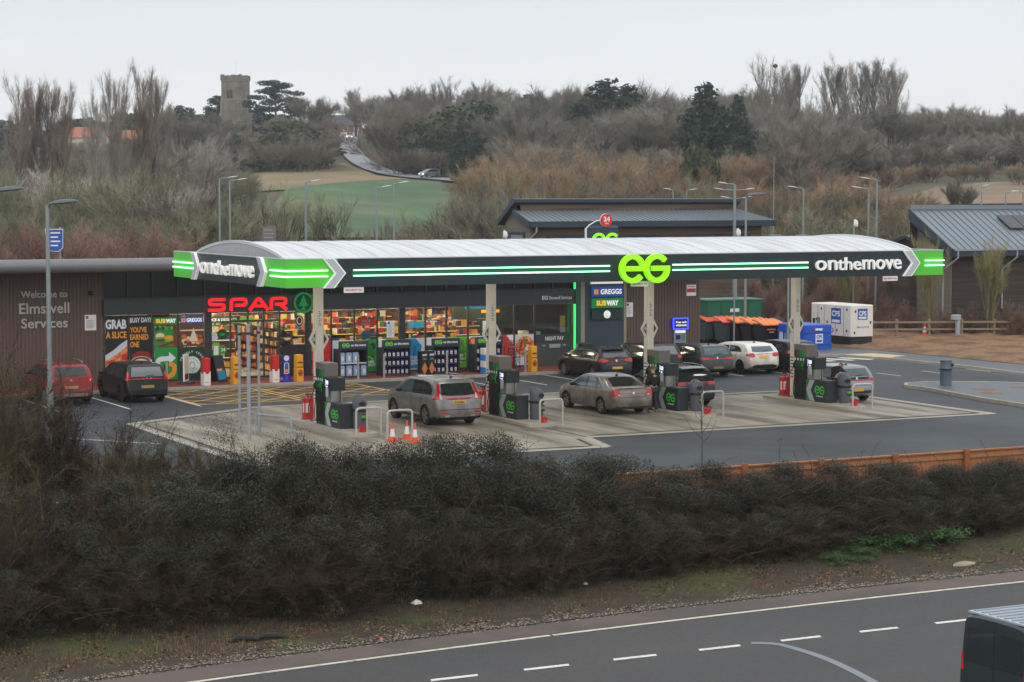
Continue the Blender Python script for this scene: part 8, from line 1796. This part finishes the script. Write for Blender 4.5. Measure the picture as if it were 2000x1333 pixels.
tree_px('pale_round', 388, 300, 262, 'pale yellowish bare tree below the church', None, 1.15); tree_px('pale_round', 420, 310, 275, 'second pale bare tree below the church', None, 1.0)
tree_px('open_round', 542, 160, 362, 'round bare tree in front of the left of the green field', None, .8); tree_px('open_round', 640, 162, 372, 'round bare tree in front of the middle of the green field', None, .8, 2.0); tree_px('dark_scrub', 752, 170, 432, 'dark bush below the green field by the pale lamp post', None, .6)
tree_px('orange_round', 1640, 215, 345, 'spreading orange brown tree right of the thin mast', None, 1.25); tree_px('round1', 1870, 215, 352, 'bare tree in front of the ploughed field', None, .8)
for px, d, yt, key, lab, sx in ((1818, 121, 455, 'moss_tree', 'mossy yellowish bare tree in front of the downpipe', 1.0), (1935, 119.8, 465, 'moss_tree', 'mossy yellowish bare tree before the dark timber wall', 1.1), (1655, 125, 500, 'moss_tree', 'mossy bare tree behind the white generator', 1.1)): tree_px(key, px, d, yt, lab, None, sx)
for px, d, yt in ((1590, 128, 560), (1612, 126, 540), (1700, 126, 560), (1740, 124, 585), (1770, 122, 590), (1850, 121.3, 600), (1890, 121, 590), (1965, 120, 590), (1990, 119.5, 600), (1500, 135, 560), (1540, 133, 565), (1470, 140, 540), (1720, 135, 500), (1580, 138, 500), (1680, 136, 480), (1770, 132, 470)):
    tree_px('red_scrub', px, d, yt, 'reddish bare bush beside the bins and timber building', 'reddish bushes round the service yard', 1.2)
# --- woods: individual trees that nothing tells apart, by area
def fill(n, px0, px1, d0, d1, y0, y1, keys, lab, group, sx=1.2, hmin=3.0):
    q = random.Random(n + int(px0) + int(d0)); k = 0
    for i in range(n):
        px = px0 + (px1 - px0) * (i + q.random()) / n; d = q.uniform(d0, d1); X = (px - 1000) / FPX * d; z = float(ground_z(X, d)); yt = q.uniform(y0, y1)
        ymax = 384 - (z + hmin - CAMH) * FPX / d
        yt = min(yt, ymax)
        tree_px(keys[i % len(keys)], px, d, yt, lab, group, sx * q.uniform(.85, 1.2))
LW = 'bare brown tree in the wood on the hill'; GW = 'bare trees of the hill wood'
BC = ('bare or ivy clad tree on the slope below the church', 'trees below the church')
fill(13, 325, 472, 520, 545, 222, 262, ['round1', 'round2', 'ivy0', 'dark_scrub'], *BC, 1.3)
fill(4, 480, 535, 520, 545, 258, 272, ['ivy0', 'dark_scrub'], *BC, .9)
fill(9, 545, 645, 520, 545, 222, 258, ['round1', 'ivy0', 'round2', 'dark_scrub'], *BC, 1.2)
fill(16, 420, 640, 470, 515, 255, 285, ['scrub0', 'ivy0', 'dark_scrub', 'round1'], 'bush on the slope between church and field', 'bushes below the church', 1.6)
fill(24, 715, 1010, 520, 600, 172, 215, ['round1', 'round2', 'round0', 'fan'], LW, GW, 1.15)
fill(20, 745, 1020, 475, 520, 200, 262, ['round1', 'dark_scrub', 'round2', 'ivy0'], LW, GW, 1.2)
fill(12, 775, 1020, 450, 470, 285, 305, ['dark_scrub', 'scrub0', 'ivy0'], 'dark bush above the lane', 'bushes above the lane', 1.7)
fill(28, 1000, 1500, 450, 560, 165, 215, ['round2', 'round0', 'round1', 'fan'], LW, GW, 1.1)
fill(26, 1000, 1560, 370, 425, 205, 270, ['round1', 'round2', 'dark_scrub', 'round0'], LW, GW, 1.2)
fill(20, 1000, 1600, 300, 360, 275, 315, ['orange_round', 'scrub2', 'round1', 'scrub0'], 'orange brown bare tree on the lower slope', 'orange brown trees of the lower slope', 1.4)
fill(32, 1520, 2060, 400, 520, 205, 240, ['round2', 'round1', 'dark_scrub'], LW, GW, 1.3)
fill(26, 1480, 2060, 340, 400, 245, 300, ['round1', 'dark_scrub', 'scrub0', 'round2'], LW, GW, 1.5)
fill(14, 1560, 2060, 300, 335, 318, 345, ['scrub0', 'red_scrub', 'scrub2'], 'low brown bush along the top of the ploughed field', 'bushes above the ploughed field', 1.8)
fill(16, 945, 1240, 250, 300, 300, 330, ['scrub2', 'orange_round', 'scrub0'], 'orange brown bare tree on the lower slope', 'orange brown trees of the lower slope', 1.5)
fill(20, 985, 1560, 190, 245, 325, 368, ['scrub2', 'scrub1', 'orange_round', 'scrub0'], 'dense brown bare bush behind the service building', 'bushes behind the service building', 1.3)
fill(14, 910, 1030, 155, 185, 355, 420, ['scrub1', 'scrub0'], 'dense brown bare bush behind the service building', 'bushes behind the service building', 1.2)
fill(14, 1490, 1800, 170, 230, 350, 400, ['scrub1', 'orange_round', 'scrub0', 'scrub2'], 'brown bare bush right of the service building', 'bushes right of the service building', 1.2)
fill(10, 1480, 1800, 150, 168, 405, 440, ['scrub1', 'dark_scrub'], 'brown bare bush right of the service building', 'bushes right of the service building', 1.2)
fill(5, 440, 492, 300, 380, 328, 342, ['scrub1', 'olive_round'], 'olive bush at the left edge of the green field', 'olive bushes at the field edge', .8)
fill(18, -60, 420, 270, 400, 285, 330, ['round1', 'olive_round', 'scrub1', 'round2'], 'bare tree on the left slope beyond the poplars', 'bare trees of the left slope', 1.3)
fill(22, -60, 410, 180, 250, 330, 395, ['scrub1', 'olive_round', 'round2', 'pale_round', 'round1'], 'olive brown bare bush behind the shop', 'olive brown bushes behind the shop', 1.3)
fill(14, -60, 430, 145, 175, 395, 440, ['scrub1', 'olive_round', 'scrub1'], 'olive brown bare bush behind the shop', 'olive brown bushes behind the shop', 1.3)
fill(20, -40, 390, 114, 128, 440, 470, ['red_scrub'], 'reddish bare bush just over the shop roof', 'reddish bushes over the shop roof', 1.4)
fill(12, 420, 900, 135, 155, 448, 480, ['scrub1', 'dark_scrub', 'red_scrub'], 'low bare bush between canopy roof and field', 'low bushes above the canopy roof', 1.4, 2)
fill(8, -40, 30, 640, 800, 238, 246, ['broad0', 'dark_scrub'], 'dark tree on the far left skyline', 'trees on the far left skyline', 1.8)
fill(14, 130, 340, 600, 700, 236, 250, ['round2', 'ivy0'], 'small tree on the skyline behind the orange roofs', 'small trees on the left skyline', 1.5)
# ---------------------------------------------------------------- hedge along the road
H_LEAF = mat('hedge_leaf', srgb(45, 46, 32), .45, var=.6, scale=.9, rnd=.25, col2=srgb(74, 73, 48), c2scale=1.1, c2lo=.52, c2hi=.7, spec=.35)
H_LEAFO = mat('hedge_leaf_olive', srgb(72, 74, 46), .6, var=.4, scale=1.2, rnd=.15, spec=.35)
H_TWIG = mat('hedge_twig', srgb(76, 66, 53), .85, var=.3, scale=2, rnd=.12, spec=.2); H_TWIGR = mat('hedge_twig_red', srgb(70, 55, 46), .85, var=.3, scale=2, rnd=.15, spec=.2); H_TWIGY = mat('hedge_twig_yellow', srgb(86, 79, 56), .85, var=.3, scale=2, rnd=.15, spec=.2)
def shrub_proto(key, seed, H, nleaf, leafsize, lm, twm, per, name, lab_cat='hedge', wide=1.0, stems=14, w=.006, ln=.09, clump=26):
    q = random.Random(seed); r = thing(name, 'x', lab_cat); segs = []; tips = []
    def grow(p, d, L, rr, lev):
        n = 3; pts = [p]
        for i in range(n): d = (d + rv(q) * .2 + Vector((0, 0, .03))).normalized(); pts.append(pts[-1] + d * L / n)
        for i in range(n): segs.append((pts[i], pts[i + 1], rr * (1 - .2 * i), rr * (1 - .2 * (i + 1)), lev))
        if lev <= 1: tips.append((pts, d, L))
        if lev:
            for k in range(4): t = q.uniform(.3, 1) * 2.99; i = int(t); grow(pts[i].lerp(pts[i + 1], t - i), (d + rv(q) * .75).normalized(), L * q.uniform(.5, .75), rr * .55, lev - 1)
    for k in range(stems):
        a = q.random() * 6.28; tl = q.uniform(.1, .8); grow(Vector((q.gauss(0, .33) * wide, q.gauss(0, .2), -.1)), Vector((math.cos(a) * tl * wide, math.sin(a) * tl * .7, 1)).normalized(), H * q.uniform(.34, .55), .016, 2)
    v, f = tubes_np(segs, .0045, 4); link('stems', npmesh('stems', v, f, H_TWIG if twm is H_TWIG else BARKM, smooth=True), r)
    v, f = twigs_np(seed, tips, segs, H, per, ln, w, .12); link('twigs', npmesh('twigs', v, f, twm), r)
    if nleaf:
        bl = []
        for k in range(clump):
            z = H * q.uniform(.08, .97); k2 = math.sqrt(max(.05, 1 - (max(0, z / H - .45) / .62) ** 2)); bl.append((q.uniform(-1, 1) * 1.15 * wide * k2, q.uniform(-1, 1) * .75 * k2, z, q.uniform(.25, .5), q.uniform(.25, .45), q.uniform(.2, .42)))
        v, f = leaf_cloud(seed + 5, bl, nleaf, leafsize, .3, .2); link('leaves', npmesh('leaves', v, f, lm), r)
    PROTO[key] = (r, H * 1.04, [0]); return r
for k in range(3): shrub_proto('hedge%d' % k, 71 + k, 3.0, 24000, .023, H_LEAF, H_TWIG, 34, 'hedge_shrub', w=.0042, ln=.11, stems=20, clump=44)
shrub_proto('olive_shrub', 81, 3.2, 3000, .02, H_LEAFO, H_TWIGY, 50, 'hedge_shrub', clump=26, w=.0032)
shrub_proto('bare_red', 83, 3.6, 1800, .022, H_LEAF, H_TWIGR, 60, 'bare_shrub', 'shrub', 1.1, 16, .003, .085, 16)
shrub_proto('bare_olive', 85, 3.6, 2600, .024, H_LEAFO, H_TWIGY, 50, 'bare_shrub', 'shrub', 1.1, 14, .003, .09, 16)
def top_z(u): return float(np.interp(u, [-4, 6, 12, 16, 18, 20.5, 23, 25.5, 27.5, 30, 32, 35, 38, 42, 48], [.9, 1.1, 1.8, 2.6, 2.65, 2.5, 2.1, 1.65, 1.36, 1.25, 1.2, 1.14, 1.1, 1.06, 1.06]))
hb = lambda u: float(np.interp(u, [0, 22, 28, 34, 40], [43.25, 43.25, 43.95, 44.6, 45.1]))
q = random.Random(3); HL = 'dense dark leaved shrub in the roadside hedge'; HG = 'shrubs of the roadside hedge'
i = 0; u = 1.5
while u < 47:
    for row, (v0, kz) in enumerate(((hb(u), .6), (hb(u) + 1.05, .88), (45.5, 1.0))):
        v = v0 + q.gauss(0, .16); zb = verge_z(u, min(v, 46.4)) - .12; zt = top_z(u) * 1.0 - (1 - kz) * (top_z(u) + .7)
        Hh = max(.7, zt - zb) * q.uniform(.93, 1.06); sx = max(.75, min(1.0, Hh / 2.5)) * 3.0 / Hh * .98
        place('hedge%d' % (i % 3), u + q.gauss(0, .15) + row * .5, v, zb, Hh, HL, HG, q.choice((0, math.pi)) + q.gauss(0, .25), sx); i += 1
    u += 1.25
# sparser shrubs at the left and sprigs standing above the hedge
for k in range(22):
    u = 1.5 + k * .72 + q.gauss(0, .2); v = 44.6 + q.uniform(-.6, 1.9); zb = verge_z(u, min(v, 46.3)) - .1
    place(('bare_red', 'bare_olive', 'bare_red', 'hedge1')[k % 4], u, v, zb, (3.5 if u < 13 else 3.1) * q.uniform(.82, 1.08) * (.62 if k % 4 == 3 else 1), 'tangled bare shrub among the left end of the hedge', 'bare shrubs at the left of the hedge', q.random() * 6.28, 1.0)
for k, (u, v, h) in enumerate(((18.6, 48.6, 2.9), (20.4, 48.9, 2.3), (16.8, 48.6, 3.3), (22.6, 47.8, 2.2), (15.0, 48.4, 3.2))):
    place('olive_shrub', u, v, -.15, h, ('yellowish twiggy shrub behind the fence, below the steel posts', 'low yellowish shrub in front of the traffic cones', 'tall yellowish shrub in front of the black estate car', 'low yellowish shrub before the grey estate car', 'yellowish shrub left of the concrete apron')[k], None, None, 1.0)
# a bare tree reaching in at the left edge
tree_px('bare_olive', -45, 50, 505, 'twiggy bare tree reaching in at the left edge', None, .55, 1.0); tree_px('bare_red', 25, 52, 640, 'reddish twiggy shrub low at the left edge', None, .75, 2.0); tree_px('bare_red', 120, 52, 735, 'reddish twiggy shrub in front of the dark red SUV', None, .8, 4.0); tree_px('bare_red', 250, 51, 765, 'bare brown shrub in front of the black estate car', None, .8, .6)
# young staked tree
r = thing('young_tree', 'slender leafless sapling in front of the third pump', 'tree', (34.2, 54.5, 0)); sq = random.Random(9); mb = MB(); mb.tube([(0, 0, 0), (.02, 0, .8), (-.02, .02, 1.6), (.03, 0, 2.2), (.0, 0, 2.75)], [.028, .024, .018, .011, .004], BARK, 6); mb.build('trunk', r, smooth=50)
mb = MB()
for k in range(11): z = .75 + k * .16; a = k * 2.4; L = (.75 - .045 * k); mb.tube([(0, 0, z), (L * .4 * math.cos(a), L * .4 * math.sin(a), z + L * .35), (L * .75 * math.cos(a + .1), L * .75 * math.sin(a + .1), z + L * .95)], [.009, .006, .002], H_TWIGR, 4)
mb.build('branches', r)
# bramble arcs and seed heads over the hedge top
mb = MB(); q = random.Random(12); HEADS = []
for k in range(46):
    u = q.uniform(22, 42); v = 45.6 + q.gauss(0, .3); z0 = top_z(u) - .35; L = q.uniform(.35, 1.0); a = q.uniform(-1, 1); pts = [(u, v, z0)]
    for j in range(1, 7): t = j / 6; pts.append((u + a * L * t * t, v + q.gauss(0, .02), z0 + L * (t * 1.25 - .75 * t * t * abs(a))))
    mb.tube(pts, [.0075, .007, .006, .005, .004, .003, .002], H_TWIGR, 4)
    for j in range(3, 7):
        for w_ in range(3):
            p = Vector(pts[j]) + rv(q) * .06; d = rv(q) * .035; mb.face([tuple(p), tuple(p + d), tuple(p + Vector((d.y, -d.x, d.z)))], H_LEAFO if q.random() < .4 else H_TWIGR)
o = mb.build('bramble_stems', normals=False); o['kind'] = 'stuff'; tag(o, 'thin arching bramble stems standing above the hedge and fence', 'brambles')
mb = MB(); q = random.Random(21); BRP = mat('bramble_pale', srgb(92, 85, 74), .85, var=.3, scale=2)
for k in range(460):
    u = q.uniform(1, 45); zt = top_z(u); z0 = q.uniform(-.75, max(-.2, zt - .3)); v = hb(u) - .55 + .55 * max(0, z0 + .7) / 1.6 + q.gauss(0, .12); L = q.uniform(.5, 1.5); a = q.uniform(-1, 1); c_ = q.uniform(.2, .9); pts = [(u, v, z0)]
    for j in range(1, 8): t = j / 7; pts.append((u + a * L * t, v - .12 * math.sin(t * 3) + q.gauss(0, .015), z0 + L * (c_ * t - .95 * c_ * t * t * abs(a)) + q.gauss(0, .01)))
    mb.tube(pts, [.005, .0048, .0045, .004, .0036, .003, .0024, .0016], BRP if k % 3 else H_TWIGR, 4)
o = mb.build('bramble_tangle', normals=False); o['kind'] = 'stuff'; tag(o, 'pale curving bramble stems tangled over the road side of the hedge', 'brambles')
# bright green plants at the foot of the hedge
GPL = mat('fresh_green_leaf', srgb(66, 98, 50), .6, var=.35, scale=3, rnd=.1, spec=.3)
gv, gf = leaf_cloud(91, [(q.uniform(-.5, .5), q.uniform(-.28, .28), q.uniform(.08, .42), .18, .16, .1) for _ in range(26)], 2600, .024, .8)
r = thing('green_plant', 'clump of fresh green leaves at the foot of the hedge', 'plant', (0, 0, 0), 0, 'fresh green plants at the foot of the hedge'); link('leaves', npmesh('leaves', gv, gf, GPL), r); PROTO['gp'] = (r, .5, [0])
for u, v, h in ((31.2, 43.5, .3), (32.2, 43.8, .3), (33.0, 44.0, .48), (33.9, 44.1, .5), (34.7, 44.2, .55), (35.4, 44.4, .4), (31.8, 43.3, .2), (40.2, 44.7, .3)): place('gp', u, v, verge_z(u, v) - .04, h, 'clump of fresh green leaves at the foot of the hedge', 'fresh green plants at the foot of the hedge', None, 1.6)
# grass and weeds along the verge
gm = [mat('grass_blade_a', srgb(104, 108, 56), .8, var=.3), mat('grass_blade_b', srgb(134, 116, 78), .8, var=.3)]
V = []; F = []; MI = []
for k in range(26000):
    u = q.uniform(0, 46); t = q.random(); v = edge_v(u) + 1.9 + 3.6 * t; z = verge_z(u, v); s_ = q.uniform(.03, .11) * (1 + (u < 16) * .5); a = q.random() * 6.28; n_ = len(V); dx, dy = math.cos(a), math.sin(a)
    V += [(u - dy * .004, v + dx * .004, z - .01), (u + dy * .004, v - dx * .004, z - .01), (u + dx * s_ * .5, v + dy * s_ * .5, z + s_)]; F.append((n_, n_ + 1, n_ + 2)); MI.append(0 if math.sin(u * .8) + math.sin(u * 2.3 + v) > -.2 else 1)
o = link('verge_grass', npmesh('verge_grass', V, F, gm, MI)); o['kind'] = 'stuff'; tag(o, 'short thin grass growing on the road verge', 'grass')
# rubbish on the verge
def lump(name, u, v, s, m, lab, cat, flat=.5, sd=1):
    g = random.Random(sd); mb = MB(); n = 12; rings = [[(s * k_ * math.cos(a) * g.uniform(.7, 1.2), s * .6 * k_ * math.sin(a) * g.uniform(.7, 1.2), z * s * flat * g.uniform(.8, 1.1)) for a in np.linspace(0, 6.283, n + 1)[:-1]] for k_, z in ((1, 0), (.9, .4), (.55, .8), (.15, 1.0))]; mb.loft(rings, m); o = mb.build(name, smooth=30); o.location = (u, v, verge_z(u, v)); return tag(o, lab, cat)
RUB = mat('tyre_shred', srgb(40, 38, 38), .7, var=.2)
for k, (u, v, ln_) in enumerate(((14.9, 41.5, .32), (15.5, 41.45, .36))):
    mb = MB(); mb.tube([(-ln_, 0, .03), (-ln_ * .4, .08, .08), (ln_ * .3, .06, .07), (ln_, -.05, .03)], [.03, .06, .07, .03], RUB, 7); o = mb.build('tyre_shred', smooth=40); o.location = (u, v, verge_z(u, v) + .01); tag(o, ('curved piece of burst tyre lying on the verge, the left one', 'straighter piece of burst tyre on the verge, right beside the other')[k], 'tyre piece')
lump('sand_heap', 34.2, 42.1, .34, mat('pale_sandbag', srgb(158, 144, 120), .9, var=.15), 'pale sandy heap on the gravel at the right', 'sand heap', .28)
lump('plastic_bag', 38.9, 46.0, .2, mat('green_plastic', srgb(20, 110, 84), .35), 'dark green plastic bag caught in the right end of the hedge', 'plastic bag', .9, 4).location.z = .34
lump('litter_bag', 19.6, 43.2, .13, WHT, 'white plastic litter under the middle of the hedge', 'litter', .8, 2); lump('litter_scrap', 24.1, 43.5, .07, WHT, 'small white scrap of litter below the hedge right of centre', 'litter', .8, 3); lump('plastic_sheet', 55.9, 62.6, .16, WHT, 'white scrap lying beside the traffic island kerb', 'litter', .5, 6).location.z = .005
lump('yellow_litter', 14.3, 43.5, .1, mat('yellow_plastic', srgb(210, 200, 70), .5), 'yellow scrap in the foot of the hedge at the left', 'litter', .8, 7); lump('red_litter', 17.6, 40.6, .05, RED, 'tiny red scrap beside the white edge line', 'litter', .5, 8)
# ---------------------------------------------------------------- thin winter haze: one closed box of even, pale air round the scene
HZ = bpy.data.materials.new('haze_air'); HZ.use_nodes = True; n = HZ.node_tree.nodes; n.remove(n['Principled BSDF'])
pv = n.new('ShaderNodeVolumePrincipled'); pv.inputs['Color'].default_value = (.95, .975, 1, 1); pv.inputs['Density'].default_value = .0002; pv.inputs['Anisotropy'].default_value = .2
HZ.node_tree.links.new(pv.outputs[0], n['Material Output'].inputs['Volume'])
mb = MB(); mb.box(-700, 1500, -420, 1460, -3.5, 52, HZ); o = mb.build('haze'); o['kind'] = 'stuff'; tag(o, 'thin pale haze fading the distant hill', 'haze')
